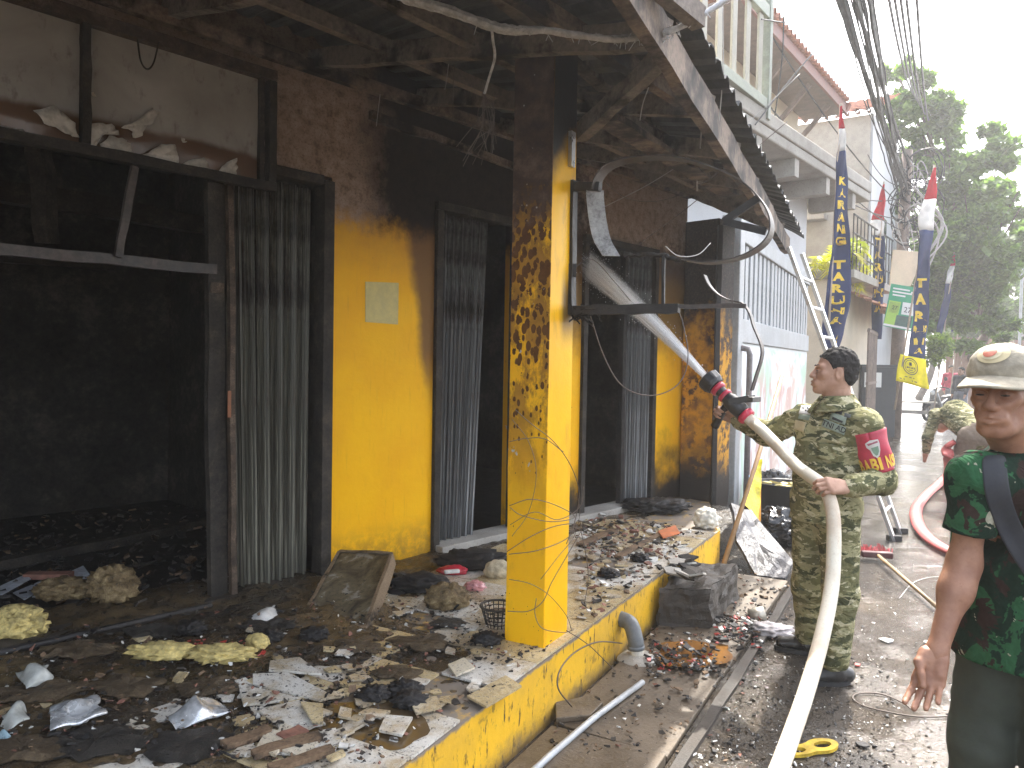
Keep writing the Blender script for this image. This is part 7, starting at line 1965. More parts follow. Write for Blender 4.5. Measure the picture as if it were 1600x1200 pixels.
def brim(u, v):
    th = R(-78 + 156 * u); r0x, r0y = .084, .098; r1x, r1y = .102, .185
    rx, ry = r0x + (r1x - r0x) * v, r0y + (r1y - r0y) * v
    x = rx * math.sin(th); y = .012 - ry * math.cos(th) if v else .012 - ry * math.cos(th)
    return HM2 @ Vector((x, y, .043 - .030 * v * math.cos(th) - .30 * x * x / .1 * (.35 + .65 * v) + .004))
b_.grid(brim, 26, 8); o = b_.build('cap_brim', M_CAPC, nm_root, smooth=True); sm = o.modifiers.new('t', 'SOLIDIFY'); sm.thickness = .006
bc = bvh_of(capo)
def oval(nm, cx, cy, rx, ry, ang, mat, lift):
    g = MB(); pts = []; n_ = 20; ca, sa = math.cos(R(ang)), math.sin(R(ang))
    for f in (1, .55, 0):
        for i in range(n_ if f else 1):
            a = 2 * math.pi * i / n_; x, y = rx * f * math.cos(a), ry * f * math.sin(a); h = cast(bc, cx + x * ca - y * sa, cy + x * sa + y * ca, lift)
            pts.append(h)
    ok = [h for h in pts if h is not None]
    if not ok: return
    pts = [h if h is not None else ok[-1] for h in pts]
    fs = [(i, (i + 1) % n_, n_ + (i + 1) % n_, n_ + i) for i in range(n_)] + [(n_ + i, n_ + (i + 1) % n_, 2 * n_) for i in range(n_)]
    g.add(pts, fs); g.build(nm, mat, nm_root, smooth=True)
oval('cap_emblem', 1553, 554, 27, 13, -10, plain('tan_emblem', (.56, .47, .28), .7, 0, .1), .004); oval('cap_emblem_field', 1550, 552, 17, 9, -14, plain('pale_emblem', (.66, .58, .38), .7), .006); oval('cap_emblem_crest', 1547, 550, 12, 7, -20, plain('red_emblem', (.42, .10, .05), .6), .008)
for sx in (-1, 1):
    b_ = MB(); b_.tube(catmull([HM2 @ Vector((sx * x * HS2, y * HS2, z * HS2)) for x, y, z in ((.048, -.071, .018), (.034, -.086, .022), (.016, -.093, .017))], 4), [.0022] * 4 + [.003] * 4 + [.0022], 6); b_.build('eyebrow', M_HAIR, nm_root, smooth=True)
    b_ = MB(); b_.lathe([(0, -.0036), (.006, -.0030), (.011, -.0014), (.0122, 0), (.011, .0014), (.006, .0030), (0, .0036)], 12, HM2 @ Matrix.Translation((sx * .031 * HS2 * .97, -.0795 * HS2, -.006 * HS2))); b_.build('eye', bpy.data.materials['dark_eye'], nm_root, smooth=True)

# ------------------------------------------------------------------ bending soldier and people far down the lane
def figure(root, Jn, front, top_mat, leg_mat, skin, vox, head_dir=None, names=('shirt', 'trousers'), seed=3, hem=None, crouch=False):
    f = Vector(front)
    nk = Jn['neck']
    hm = head_frame(Jn['head'], head_dir or front)
    b = [cap(Jn['pel'], Jn['chest'], .13, .14, .05, f, .7), cap(Jn['chest'], nk, .08, .055, .05), cap(nk, Jn['head'], .05, .05, .03), cap(Jn['sR'], Jn['sL'], .055, .055, .05)]
    for s_ in 'RL': b += [cap(Jn['s' + s_], Jn['e' + s_], .045, .038, .02), cap(Jn['e' + s_], Jn['w' + s_], .036, .026, .02), cap(Jn['w' + s_], Jn['w' + s_] + (Jn['w' + s_] - Jn['e' + s_]).normalized() * .09, .03, .02, .02), cap(Jn['h' + s_], Jn['k' + s_], .075, .052, .03), cap(Jn['k' + s_], Jn['a' + s_], .05, .036, .03)]
    implicit_obj('body', [implicit(b, vox), implicit(head_prims(hm, 1.0, 1.0), min(vox, .006))], skin, root)
    implicit_obj('hair', [hair_mesh(hm, 1.0, 1.0, min(vox, .007))], M_HAIR, root)
    t = [cap(Jn['pel'], Jn['chest'], .165, .172, .05, f, .72), cap(Jn['sR'], Jn['sL'], .072, .072, .05), cap(Jn['chest'], nk, .15, .07, .05, f, .7)]
    for s_ in 'RL': t += [cap(Jn['s' + s_], Jn['e' + s_], .07, .06, .03), cap(Jn['e' + s_], Jn['e' + s_].lerp(Jn['w' + s_], .8), .06, .045, .03)]
    implicit_obj(names[0], [implicit(t, vox, wrinkle(seed, .008))], top_mat, root)
    l = [cap(Jn['pel'], Jn['hR'], .15, .105, .05, f, .8), cap(Jn['pel'], Jn['hL'], .15, .105, .05, f, .8)]
    for s_ in 'RL': l += [cap(Jn['h' + s_], Jn['k' + s_], .105, .082, .04), cap(Jn['k' + s_], Jn['a' + s_] + Vector((0, 0, .03)), .08, .068, .04)]
    implicit_obj(names[1], [implicit(l, vox, wrinkle(seed + 2, .008))], leg_mat, root)
    for s_ in 'RL': boot(root, Jn['a' + s_], Jn['a' + s_] + f * .17, M_BOOT, 'shoe', max(vox, .008))
fb = Vector((.06, .998, 0)).normalized(); sb_ = Vector((.998, -.06, 0)); p0 = G(1520, 800)
bs_root = empty('person', p0, label='man in camouflage shirt and brown trousers bending over the pink hose', cat='person')
pe = Z(p0 + fb * -.05, .88)
JB = dict(pel=pe, chest=Z(pe + fb * .38 + sb_ * -.05, 1.07), neck=Z(pe + fb * .55 + sb_ * -.06, 1.04), head=Z(pe + fb * .70 + sb_ * -.06, .98))
for s_, q_ in (('R', 1), ('L', -1)):
    JB['s' + s_] = Z(pe + fb * .46 + sb_ * (.19 * q_ - .05), 1.06); JB['e' + s_] = Z(pe + fb * .46 + sb_ * (.27 * q_ - .05), .80); JB['w' + s_] = Z(pe + fb * .55 + sb_ * (.25 * q_ - .05), .58)
    JB['h' + s_] = pe + sb_ * .10 * q_ + Vector((0, 0, -.03)); JB['k' + s_] = Z(p0 + sb_ * .13 * q_ + fb * .12, .48); JB['a' + s_] = Z(p0 + sb_ * .15 * q_ + fb * (-.02), .08)
M_BRTR = plain('brown_trousers', (.17, .125, .09), .85, 0, .2, 5, .2); figure(bs_root, JB, fb, M_CAMO1, M_BRTR, SKIN1, .011, head_dir=(fb + Vector((0, 0, -.8))), names=('camouflage_shirt', 'brown_trousers'))
def stander(px, py, Y, h, top, leg, label, seed, face=(-.3, -.95, 0)):
    p = D(px, py, Y); p.z = 0; f = Vector(face).normalized(); s_ = Vector((-f.y, f.x, 0)); k_ = h / 1.68
    r_ = empty('person', p, label=label, cat='person')
    q = dict(pel=Z(p, .92 * k_), chest=Z(p, 1.24 * k_), neck=Z(p, 1.43 * k_), head=Z(p + f * .02, 1.57 * k_))
    for nme, sg_ in (('R', -1), ('L', 1)):
        q['s' + nme] = Z(p + s_ * .17 * sg_ * k_, 1.37 * k_); q['e' + nme] = Z(p + s_ * .22 * sg_ * k_, 1.10 * k_); q['w' + nme] = Z(p + s_ * .20 * sg_ * k_ + f * .1, .86 * k_)
        q['h' + nme] = Z(p + s_ * .09 * sg_, .89 * k_); q['k' + nme] = Z(p + s_ * .1 * sg_ + f * .02, .48 * k_); q['a' + nme] = Z(p + s_ * .11 * sg_, .08)
    figure(r_, q, f, top, leg, SKIN1, .016, seed=seed)
M_PINK = plain('red_pink_shirt', (.48, .05, .10), .8); M_DKSH = plain('charcoal_shirt', (.035, .037, .045), .8); M_JEAN = plain('grey_jeans', (.16, .17, .20), .8)
stander(1487, 560, 24.5, 1.72, M_PINK, M_JEAN, 'distant person in a red shirt standing behind the motorbike', 21)
stander(1503, 560, 22.0, 1.66, M_DKSH, M_JEAN, 'distant person in dark clothes standing right of the motorbike', 25, (-.9, -.4, 0))
# ------------------------------------------------------------------ burnt litter on the porch
rnd = random.Random(31)
FZ = FLOOR
def inside_porch(p, m=.03):
    l = SHOP_M.inverted() @ Vector((p.x, p.y, 0)); q = p - STEP0
    return q.dot(NR) < -m and l.y < -.06 and q.dot(DR) < 2.7
# laid floor tiles, in rows along the step edge
tb_ = MB(); TS_ = .292
tb_.box2((-TS_ / 2, -TS_ / 2, 0), (TS_ / 2, TS_ / 2, .010))
tme = bpy.data.meshes.new('floor_tile'); tme.from_pydata(tb_.v, [], tb_.f); tme.materials.append(M_TILE)
tiles = bpy.data.objects.new('tiled_floor', None); COL.objects.link(tiles); tiles.parent = shop
RM3 = Matrix(((NR.x, DR.x, 0, 0), (NR.y, DR.y, 0, 0), (0, 0, 1, 0), (0, 0, 0, 1)))
for i in range(11):
    for j in range(-13, 10):
        w_, t = -.152 - i * .298, .12 + j * .298
        c = RW(w_, t)
        if not all(inside_porch(RW(w_ + a, t + b), -.01) for a in (-.15, .15) for b in (-.15, .15)): continue
        if rnd.random() < (.04 if i == 0 else .22): continue
        Mx = Matrix.Translation((c.x, c.y, FZ + .003 + rnd.uniform(0, .002))) @ RM3 @ Matrix.Rotation(rnd.uniform(-.012, .012), 4, 'Z') @ Matrix.Rotation(rnd.uniform(-.008, .008), 4, 'X')
        child_at('floor_tile', tme, tiles, SHOP_M.inverted() @ Mx)
# ash and mud drifted over the tiles
def ash_h(p):
    l = SHOP_M.inverted() @ Vector((p.x, p.y, 0)); w_ = -(p - STEP0).dot(NR); t = (p - STEP0).dot(DR)
    n1 = mnoise.noise(Vector((p.x * 1.6, p.y * 1.6, 3))); n2 = mnoise.noise(Vector((p.x * 5, p.y * 5, 7))); n3 = mnoise.noise(Vector((p.x * 17, p.y * 17, 1)))
    bias = -.032 + .026 * min(1, w_ / 1.1) + (.016 if l.x < -.9 else 0) + .016 * max(0, min(1, (-l.y < .8) * (.8 + l.y) / .8)) - .010 * max(0, min(1, (t - .3) / 1.0))
    bx, by = p.x - PUD.x, p.y - PUD.y
    bias -= .03 * math.exp(-(bx * bx + by * by) / .05)
    return FZ + .012 + bias + .022 * n1 + .016 * n2 + .010 * n3
PUD = G(575, 1140, FZ)
g = MB()
def ashp(u, v):
    s_ = -4.2 + 7.4 * u; pin = S(s_, .35 if s_ < -.85 else -.02, 0)
    a = S(s_, -1, 0) - S(s_, 0, 0)
    # end on the step edge
    den = a.dot(NR); r_ = max(.15, ((STEP0 + NR * -.012) - pin).dot(NR) / den) if den > 1e-4 else 2
    r_ = min(r_, 3.4)
    p = pin + a * r_ * v; p.z = ash_h(p)
    if v > .985: p.z = min(p.z, FZ - .004)
    return p
g.grid(ashp, 330, 170)
o = g.build('ash_layer', M_ASH, shop, smooth=True, kind='stuff')
pd = MB(); ring = []
for i in range(40):
    a = 2 * math.pi * i / 40; rr = 1 + .25 * mnoise.noise(Vector((math.cos(a) * 2, math.sin(a) * 2, 4)))
    ring.append(G(575 + 95 * rr * math.cos(a), 1135 + 42 * rr * math.sin(a), FZ + .0145))
pd.add(ring, [tuple(range(40))])
M_MUDW = Mat('muddy_water', 'World'); M_MUDW = M_MUDW.done((.10, .068, .035), .06, 0, M_MUDW.bump(M_MUDW.noise(9, 3, .5), .03, .01), .5)
pd.build('porch_puddle', M_MUDW, None, label='brown puddle on the porch among the tile shards', cat='puddle', origin=ring[0])
pd = MB(); ring = []
for i in range(40):
    a = 2 * math.pi * i / 40; rr = 1 + .3 * mnoise.noise(Vector((math.cos(a) * 2, math.sin(a) * 2, 9)))
    ring.append(G(1082 + 62 * rr * math.cos(a), 1022 + 22 * rr * math.sin(a), .052))
pd.add(ring, [tuple(range(40))])
pd.build('gutter_puddle', plain('rusty_water', (.22, .105, .03), .07, 0, .15, 6, .03, coords='World'), None, label='rust-brown puddle between the block and the kerb', cat='puddle', origin=ring[0])

# broken tile shards that can be told apart
M_SHARD = m_tile(); M_SHARD.name = 'broken_tile'
def shard(px, z, th=.009, mat=None, label=None, group='broken tile shards on the porch', name='tile_shard', cat='tile', tilt=0.0):
    ps = [G(x, y, z) for x, y in px]; c = sum(ps, Vector()) / len(ps); b = MB(); n_ = len(ps)
    ps = [p + Vector((0, 0, tilt * (p - c).dot(DR) + rnd.uniform(-.003, .003))) for p in ps]
    b.add(ps + [p + Vector((0, 0, th)) for p in ps], [tuple(range(n_)), tuple(range(2 * n_ - 1, n_ - 1, -1))] + [(i, n_ + i, n_ + (i + 1) % n_, (i + 1) % n_) for i in range(n_)])
    o = b.build(name, mat or M_SHARD, None, label=label, cat=cat, group=group, origin=c)
    return o
named = [([(422, 1035), (468, 1029), (503, 1056), (420, 1050)], .335, 'triangular white tile shard topmost of the stacked shards'), ([(395, 1057), (450, 1055), (522, 1092), (500, 1096), (395, 1070)], .33, 'long white tile shard in the middle of the stacked shards'),
         ([(372, 1072), (470, 1093), (380, 1104)], .325, 'pointed white tile shard at the left of the stack'), ([(402, 1113), (470, 1097), (520, 1115), (440, 1143)], .32, 'broad sooty tile shard below the stacked shards'), ([(470, 1100), (505, 1103), (505, 1133), (488, 1130)], .334, 'upright-cornered tile shard beside the puddle'),
         ([(532, 1108), (550, 1110), (548, 1125), (528, 1122)], .328, 'small square tile shard standing in the puddle'), ([(603, 1122), (645, 1125), (628, 1152), (592, 1142)], .328, 'pentagonal white tile shard right of the puddle'), ([(575, 1108), (610, 1114), (596, 1124), (560, 1118)], .326, 'flat tile shard behind the puddle'),
         ([(700, 1040), (725, 1032), (742, 1046), (712, 1056)], .332, 'bright white tile shard near the pillar foot'), ([(440, 1130), (500, 1160), (470, 1188), (425, 1170)], .326, 'grey-white shard in the lower rubble'), ([(640, 1098), (682, 1092), (690, 1108), (650, 1116)], .33, 'pale shard between puddle and step edge'),
         ([(510, 1185), (535, 1176), (540, 1183), (518, 1192)], .33, 'little white shard at the puddle lower edge'), ([(418, 1140), (455, 1150), (430, 1185), (400, 1172)], .33, 'white shard leaning on brick bits'), ([(730, 1088), (790, 1060), (815, 1075), (760, 1105)], .322, 'long cream shard along the step edge')]
for px, z, lb in named: shard(px, z, label=lb, tilt=rnd.uniform(-.06, .06))
ORD = 'first second third fourth fifth sixth seventh eighth ninth tenth eleventh twelfth thirteenth fourteenth fifteenth sixteenth seventeenth eighteenth nineteenth'.split()
ORT = 'twenty thirty forty'.split()
def ordinal(i):
    i += 1
    if i < 20: return ORD[i - 1] + ' '
    t, u = divmod(i, 10)
    return (('twentieth', 'thirtieth', 'fortieth')[t - 2] if u == 0 else ORT[t - 2] + '-' + ORD[u - 1]) + ' '
def rand_poly(r_, n_=5): return [(r_ * rnd.uniform(.5, 1.1) * math.cos(a + rnd.uniform(-.3, .3)), r_ * rnd.uniform(.45, 1.0) * math.sin(a + rnd.uniform(-.3, .3))) for a in [2 * math.pi * i / n_ for i in range(n_)]]
M_BRICK = plain('broken_red_brick', (.22, .10, .07), .8, 0, .35, 14, .4); M_WOODBIT = m_wood('wet_wood_scrap', (.10, .065, .04), (.24, .16, .10), .35, 6); M_CHARBIT = m_sooty('char_bit', (.008, .008, .008), (.022, .02, .02), (.05, .045, .04), 20, .5)
M_PAPER = plain('dirty_white_paper', (.60, .59, .56), .6, 0, .3, 12, .2); M_REDBIT = plain('red_plastic_bit', (.42, .05, .04), .4, 0, .3, 12)
zones = [((370, 1060, 560, 1195), 34, .055), ((560, 1070, 800, 1130), 14, .05), ((905, 830, 1080, 960), 40, .07), ((430, 950, 780, 1060), 18, .05), ((905, 880, 1010, 990), 12, .06), ((20, 930, 400, 1100), 7, .05)]
zlab = {0: 'tile shard heaped in the left-hand shard pile', 1: 'tile shard between the puddle and pillar', 2: 'tile shard scattered on the porch beyond the pillar', 3: 'tile shard lying in the mud behind the shard pile', 4: 'tile shard on the porch edge right of pillar', 5: 'pale fragment in the dark ash at lower left'}
for zi, ((x0, y0, x1, y1), cnt, r_) in enumerate(zones):
    spots_ = sorted((rnd.uniform(x0, x1), rnd.uniform(y0, y1)) for i in range(cnt)); spots_ = [q for q in spots_ if inside_porch(G(q[0], q[1], FZ), .03)]
    for i, (sx_, sy_) in enumerate(spots_):
        p = G(sx_, sy_, FZ)
        if not inside_porch(p, .03): continue
        z = max(ash_h(p), FZ + .014) + .004; b = MB()
        b.prism(rand_poly(r_ * rnd.uniform(.5, 1.2), rnd.choice((4, 5, 5, 6))), .008, Matrix.Translation((p.x, p.y, z)) @ Matrix.Rotation(rnd.uniform(0, 6.28), 4, 'Z') @ Matrix.Rotation(rnd.gauss(0, .09), 4, 'X') @ Matrix.Rotation(rnd.gauss(0, .09), 4, 'Y'))
        b.build('tile_shard', M_SHARD, None, label=zlab[zi] + ', ' + ordinal(i) + 'from the left', cat='tile', group='broken tile shards: ' + zlab[zi], origin=(p.x, p.y, z))
def bits(name, zone_list, cnt, rmin, rmax, zfun, label, seed, cat='rubble', mats=None, thick=.5):
    rd = random.Random(seed); b = MB(); mats = mats or [M_CHARBIT, M_CHARBIT, M_CHARBIT, M_CHARBIT, M_WOODBIT, M_CHARBIT, M_PAPER, M_WOODBIT, M_BRICK, M_DARKCONC, M_DARKCONC, M_WOODBIT]
    for i in range(cnt):
        x0, y0, x1, y1 = rd.choice(zone_list); p = zfun(rd.uniform(x0, x1), rd.uniform(y0, y1))
        if p is None: continue
        b.cur = rd.randrange(len(mats)); r_ = rd.uniform(rmin, rmax) * (1 if rd.random() < .85 else 1.8); n_ = rd.choice((3, 4, 5))
        Mx = Matrix.Translation(p) @ Matrix.Rotation(rd.uniform(0, 6.28), 4, 'Z') @ Matrix.Rotation(rd.gauss(0, .35), 4, 'X') @ Matrix.Rotation(rd.gauss(0, .35), 4, 'Y')
        b.prism([(r_ * rd.uniform(.5, 1.3) * math.cos(a), r_ * rd.uniform(.3, 1) * math.sin(a)) for a in [2 * math.pi * k / n_ for k in range(n_)]], r_ * thick * rd.uniform(.2, 1), Mx)
    return b.build(name, mats, None, label=label, cat=cat, kind='stuff')
def on_porch(x, y):
    p = G(x, y, FZ)
    if not inside_porch(p, .02): return None
    return Vector((p.x, p.y, max(ash_h(p), FZ + .012) + random.Random(int(x * 31 + y * 17)).choice((.002, .004, .012, .02))))
bits('porch_rubble', [(0, 930, 800, 1200), (300, 1040, 600, 1200), (430, 930, 860, 1050), (0, 960, 420, 1200)], 2800, .003, .013, on_porch, 'fine black and brown rubble strewn over the near porch', 5)
bits('porch_rubble', [(905, 800, 1110, 990), (900, 790, 1060, 880)], 1300, .006, .026, on_porch, 'fine mixed rubble strewn over the porch beyond the pillar', 6, mats=[M_CHARBIT, M_WOODBIT, M_PAPER, M_BRICK, M_SHARD, M_DARKCONC])
def in_room(x, y):
    p = G(x, y, FZ); l = SHOP_M.inverted() @ p
    if not (.05 < l.y < 2.8 and -5 < l.x < -.55): return None
    return Vector((p.x, p.y, FZ + .014 + random.Random(int(x * 7 + y)).uniform(0, .05)))
bits('room_rubble', [(0, 800, 400, 960)], 700, .008, .03, in_room, 'charred rubble on the floor inside the dark first bay', 9, mats=[M_CHARBIT, M_CHARBIT, M_CHARBIT, M_WOODBIT, M_DARKCONC])
def on_gutter(x, y):
    p = G(x, y, 0); q = p - STEP0; w_, t = q.dot(NR), q.dot(DR)
    if not (.03 < w_ < .95 and -2 < t < 4.2): return None
    return Vector((p.x, p.y, .045 if w_ < .56 and t < 2.7 else .006))
bits('gutter_rubble', [(860, 1000, 1190, 1200), (1010, 960, 1180, 1070), (1100, 880, 1260, 1000)], 1100, .004, .016, on_gutter, 'small char and stone bits along the drain slabs', 12)
bits('gutter_char', [(1010, 1025, 1120, 1070), (1120, 985, 1190, 1020)], 420, .006, .022, lambda x, y: (lambda p: p + Vector((0, 0, random.Random(int(x * 13 + y)).uniform(0, .05))) if p else None)(on_gutter(x, y)), 'heap of black char beside the drain pipe', 14, mats=[M_CHARBIT, M_CHARBIT, M_CHARBIT, M_CHARBIT, M_WOODBIT, M_DARKCONC, M_PAPER, M_CHARBIT, M_REDBIT, M_CHARBIT])
def on_asph(x, y):
    p = G(x, y, 0); q = p - STEP0
    return Vector((p.x, p.y, .002)) if q.dot(NR) > .64 else None
bits('road_grit', [(1080, 880, 1500, 1200), (1050, 1020, 1400, 1200)], 2400, .002, .008, on_asph, 'grit and ash flakes scattered over the wet asphalt', 15, cat='grit', mats=[M_CHARBIT, M_PAPER, M_DARKCONC, M_SLAB, M_CHARBIT])
for i, (x, y, r_) in enumerate(((1385, 1001, .05), (1030, 1052, .03), (1350, 1165, .035), (1120, 1105, .04), (1210, 965, .05), (1150, 1012, .03), (1340, 1040, .02), (1450, 1005, .03))):
    p = G(x, y, .006); b = MB(); b.prism(rand_poly(r_, 6), .007, Matrix.Translation(p) @ Matrix.Rotation(rnd.uniform(0, 6), 4, 'Z')); b.build('road_flake', (M_PAPER, M_CHARBIT, M_CHARBIT, M_CHARBIT, M_CHARBIT, M_CHARBIT, M_REDBIT, M_PAPER)[i], None, label=['pale leaf-shaped flake on the road behind the broom', 'black flake on the drain slab', 'black char lump beside the yellow sole', 'black flake by the kerb gap', 'dark flake behind the concrete block', 'dark flake near the kerb beside the cup', 'tiny red scrap on the road near the soldier boot', 'pale flake on the road under the broom handle'][i], cat='flake', group='flakes on the road', origin=p)

# soaked flat sheets of card and ash cake matted into the litter
M_CARD = m_sooty('soaked_card', (.022, .017, .012), (.085, .06, .035), (.24, .18, .11), 16, .5, 1.0); M_CAKE = m_sooty('wet_ash_cake', (.010, .010, .010), (.028, .025, .022), (.09, .08, .066), 18, .45, 1.0)
cards = [(60, 1090, .20, 0, 'dark soaked card left of the silver film'), (200, 1085, .17, 0, 'dark soaked card behind the silver film'), (330, 1085, .15, 0, 'soaked card left of the tile stack'), (150, 1170, .22, 1, 'black ash cake at the bottom left'), (290, 1175, .20, 1, 'black ash cake below the twisted film'), (40, 1185, .18, 0, 'soaked card in the bottom left corner'), (240, 1000, .16, 1, 'ash cake behind the long foam lump'), (420, 990, .16, 1, 'ash cake before the drawer'), (560, 1020, .15, 0, 'brown soaked card below the drawer'), (660, 1010, .17, 0, 'brown soaked card below the burnt pages'), (700, 980, .12, 1, 'ash cake below the burnt pages'), (620, 1060, .13, 0, 'soaked card above the puddle'), (120, 1030, .18, 0, 'soaked card below the floor rail'), (960, 900, .14, 0, 'soaked card right of the pillar'), (1010, 850, .15, 1, 'ash cake on the far porch')]
for i, (x, y, r_, kind_, lb) in enumerate(cards):
    r_ *= .62; p = G(x, y, FZ); n_ = 30; b = MB(); rings = []
    for f in (1.0, .7, .38):
        for k_ in range(n_):
            a = 2 * math.pi * k_ / n_; rr = r_ * f * (1 + .42 * mnoise.noise(Vector((math.cos(a) * 1.4 + i * 5, math.sin(a) * 1.4, 2))) + .30 * mnoise.noise(Vector((math.cos(a) * 5, math.sin(a) * 5 + i, 7))) + .12 * rnd.uniform(-1, 1)); q = Vector((p.x + rr * math.cos(a) * 1.25, p.y + rr * math.sin(a) * .8, 0))
            rings.append(Vector((q.x, q.y, max(ash_h(q), FZ + .013) + .006 + .016 * max(0, mnoise.noise(q * 14 + Vector((i, 0, 0)))) + rnd.uniform(0, .004) + (.010 if f < 1 else 0))))
    rings.append(Vector((p.x, p.y, max(ash_h(p), FZ + .013) + .014)))
    fs = [(L * n_ + k_, L * n_ + (k_ + 1) % n_, (L + 1) * n_ + (k_ + 1) % n_, (L + 1) * n_ + k_) for L in range(2) for k_ in range(n_)] + [(2 * n_ + k_, 2 * n_ + (k_ + 1) % n_, 3 * n_) for k_ in range(n_)]
    if all(inside_porch(q, .0) for q in rings):
        b.add(rings, fs); o = b.build('ash_cake' if kind_ else 'soaked_card', M_CAKE if kind_ else M_CARD, None, label=lb, cat='ash' if kind_ else 'card', group='soaked sheets on the porch', origin=p)
        so = o.modifiers.new('t', 'SOLIDIFY'); so.thickness = .006
# scorched drawer leaning in front of the yellow panel
dw = empty('scorched_drawer', G(525, 965, FZ), label='scorched upturned drawer leaning against the yellow panel', cat='drawer')
a, b, c, d = G(480, 950, FZ + .02), G(570, 982, FZ + .02), D(612, 864, 4.22), D(530, 861, 4.40)
nn = (b - a).cross(d - a).normalized()
if nn.z < 0: nn = -nn
kx = Mat('scorched_drawer_wood'); n1_ = kx.noise(7, 5, .65, dist=.6); n2_ = kx.noise(40, 5, .7)
cc = kx.ramp(n1_, [(.34, (.02, .019, .017)), (.45, (.085, .07, .045)), (.58, (.15, .125, .08)), (.66, (.28, .27, .24))]); M_DRAW = kx.done(kx.mix(kx.rng(n2_, .5, .7), cc, (.05, .04, .025)), .6, 0, kx.bump(n2_, .4, .006), .35)
M_DRAW2 = m_wood('drawer_side_wood', (.13, .09, .055), (.26, .19, .12), .2, 7)
b_ = MB()
def dp(u, v): 
    p = a.lerp(b, u).lerp(d.lerp(c, u), v); return p - nn * (.022 * math.sin(math.pi * u) * math.sin(math.pi * v)) + nn * .006 * mnoise.noise(p * 12)
b_.grid(dp, 14, 14); o = b_.build('panel', M_DRAW, dw, smooth=True); sm = o.modifiers.new('t', 'SOLIDIFY'); sm.thickness = .012; sm.offset = -1
for p_, q_ in ((a, b), (b, c), (c, d), (d, a)):
    b_ = MB(); b_.bar(p_ - nn * .035, q_ - nn * .035, .018, .082, up=nn, segs=4, wob=.002, rnd=rnd); b_.build('side', M_DRAW2, dw)
# little burnt fan
fan = empty('burnt_table_fan', G(622, 945, FZ), label='small burnt fan head and base behind the drawer', cat='fan')
fc = D(622, 917, 4.15); FMx = Matrix.Translation(fc) @ Matrix.Rotation(R(70), 4, 'X') @ Matrix.Rotation(R(20), 4, 'Y')
for r_ in (.075, .05, .028):
    b_ = MB(); b_.tube([FMx @ Vector((r_ * math.cos(x), r_ * math.sin(x), 0)) for x in [2 * math.pi * i / 24 for i in range(25)]], .0035, 6); b_.build('cage_ring', M_BLKMETAL, fan)
for i in range(10):
    b_ = MB(); x = 2 * math.pi * i / 10; b_.tube([FMx @ Vector((0, 0, .012)), FMx @ Vector((.075 * math.cos(x), .075 * math.sin(x), 0))], .002, 4); b_.build('cage_spoke', M_BLKMETAL, fan)
b_ = MB(); b_.lathe([(0, -.05), (.03, -.045), (.035, -.01), (.02, .01), (0, .012)], 14, FMx); b_.build('motor', M_DARKCONC, fan, smooth=True)
b_ = MB(); fb0 = Vector((fc.x, fc.y, FZ + .015)); b_.tube([fc, fb0], .012, 8); b_.lathe([(0, .02), (.05, .015), (.06, 0)], 16, Matrix.Translation(fb0)); b_.build('stand', M_BLKMETAL, fan, smooth=True)
M_BURNTPAPER = m_sooty('burnt_paper', (.03, .022, .014), (.20, .14, .07), (.50, .40, .22), 14, .75); M_FOAM = plain('yellow_foam', (.58, .46, .18), .9, 0, .5, 18, .8, 60)
def lump(name, px, py, r3, mat, label, cat, seed, amp=.3, freq=3, ridged=False, z=None):
    p = G(px, py, FZ); return blob(name, Vector((p.x, p.y, z if z is not None else max(ash_h(p), FZ + .01))), r3, mat, label, cat, seed, amp, freq, ridged=ridged, sub=4)
lump('burnt_book_bundle', 698, 952, (.10, .075, .065), M_BURNTPAPER, 'burnt bundle of pages between drawer and pillar', 'paper', 3, .35, 4, True)
lump('cream_sack', 778, 905, (.085, .06, .06), plain('cream_sack_cloth', (.46, .40, .28), .85, 0, .3, 20, .4), 'cream sack lying behind the pillar', 'sack', 8, .15, 2)
pk = lump('red_white_packet', 707, 900, (.095, .045, .03), plain('red_packet', (.45, .03, .05), .35, 0, .3, 9), 'red and white packet lying before the second door', 'packet', 5, .2, 2); 
lump('pink_packet', 742, 925, (.06, .045, .03), plain('pink_packet_film', (.55, .26, .27), .3, 0, .35, 12), 'pale pink packet right of the burnt pages', 'packet', 6, .25, 2.5)
bt_ = MB(); p = G(706, 893, FZ + .075); bt_.box(p, (.09, .03, .02), Matrix.Rotation(.35, 3, 'Z')); bt_.build('packet_label', M_PAPER, pk, bevel=.005)
lump('black_rubble_mound', 655, 925, (.16, .10, .05), M_BLACK, 'black char mound behind the burnt pages', 'char', 15, .4, 4); lump('black_rubble_mound', 740, 890, (.22, .12, .06), M_BLACK, 'black char mound at the second door sill', 'char', 18, .4, 4)
bk_ = empty('mesh_basket', G(775, 985, FZ), label='black mesh basket standing left of the pillar foot', cat='basket')
c = G(778, 978, FZ + .012); b_ = MB()
for i in range(20):
    x = 2 * math.pi * i / 20; b_.tube([c + Vector((.055 * math.cos(x), .055 * math.sin(x), 0)), c + Vector((.085 * math.cos(x), .085 * math.sin(x), .10))], .0025, 4)
for k_ in range(6):
    r_ = .055 + .006 * k_; b_.tube([c + Vector((r_ * math.cos(x), r_ * math.sin(x), .02 * k_)) for x in [2 * math.pi * i / 24 for i in range(25)]], .0025, 4)
b_.build('mesh', M_BLKMETAL, bk_, kind='stuff')
b_ = MB(); b_.tube([c + Vector((.087 * math.cos(x), .087 * math.sin(x), .10)) for x in [2 * math.pi * i / 24 for i in range(25)]], .006, 6); b_.build('rim', M_DARKCONC, bk_, smooth=True)
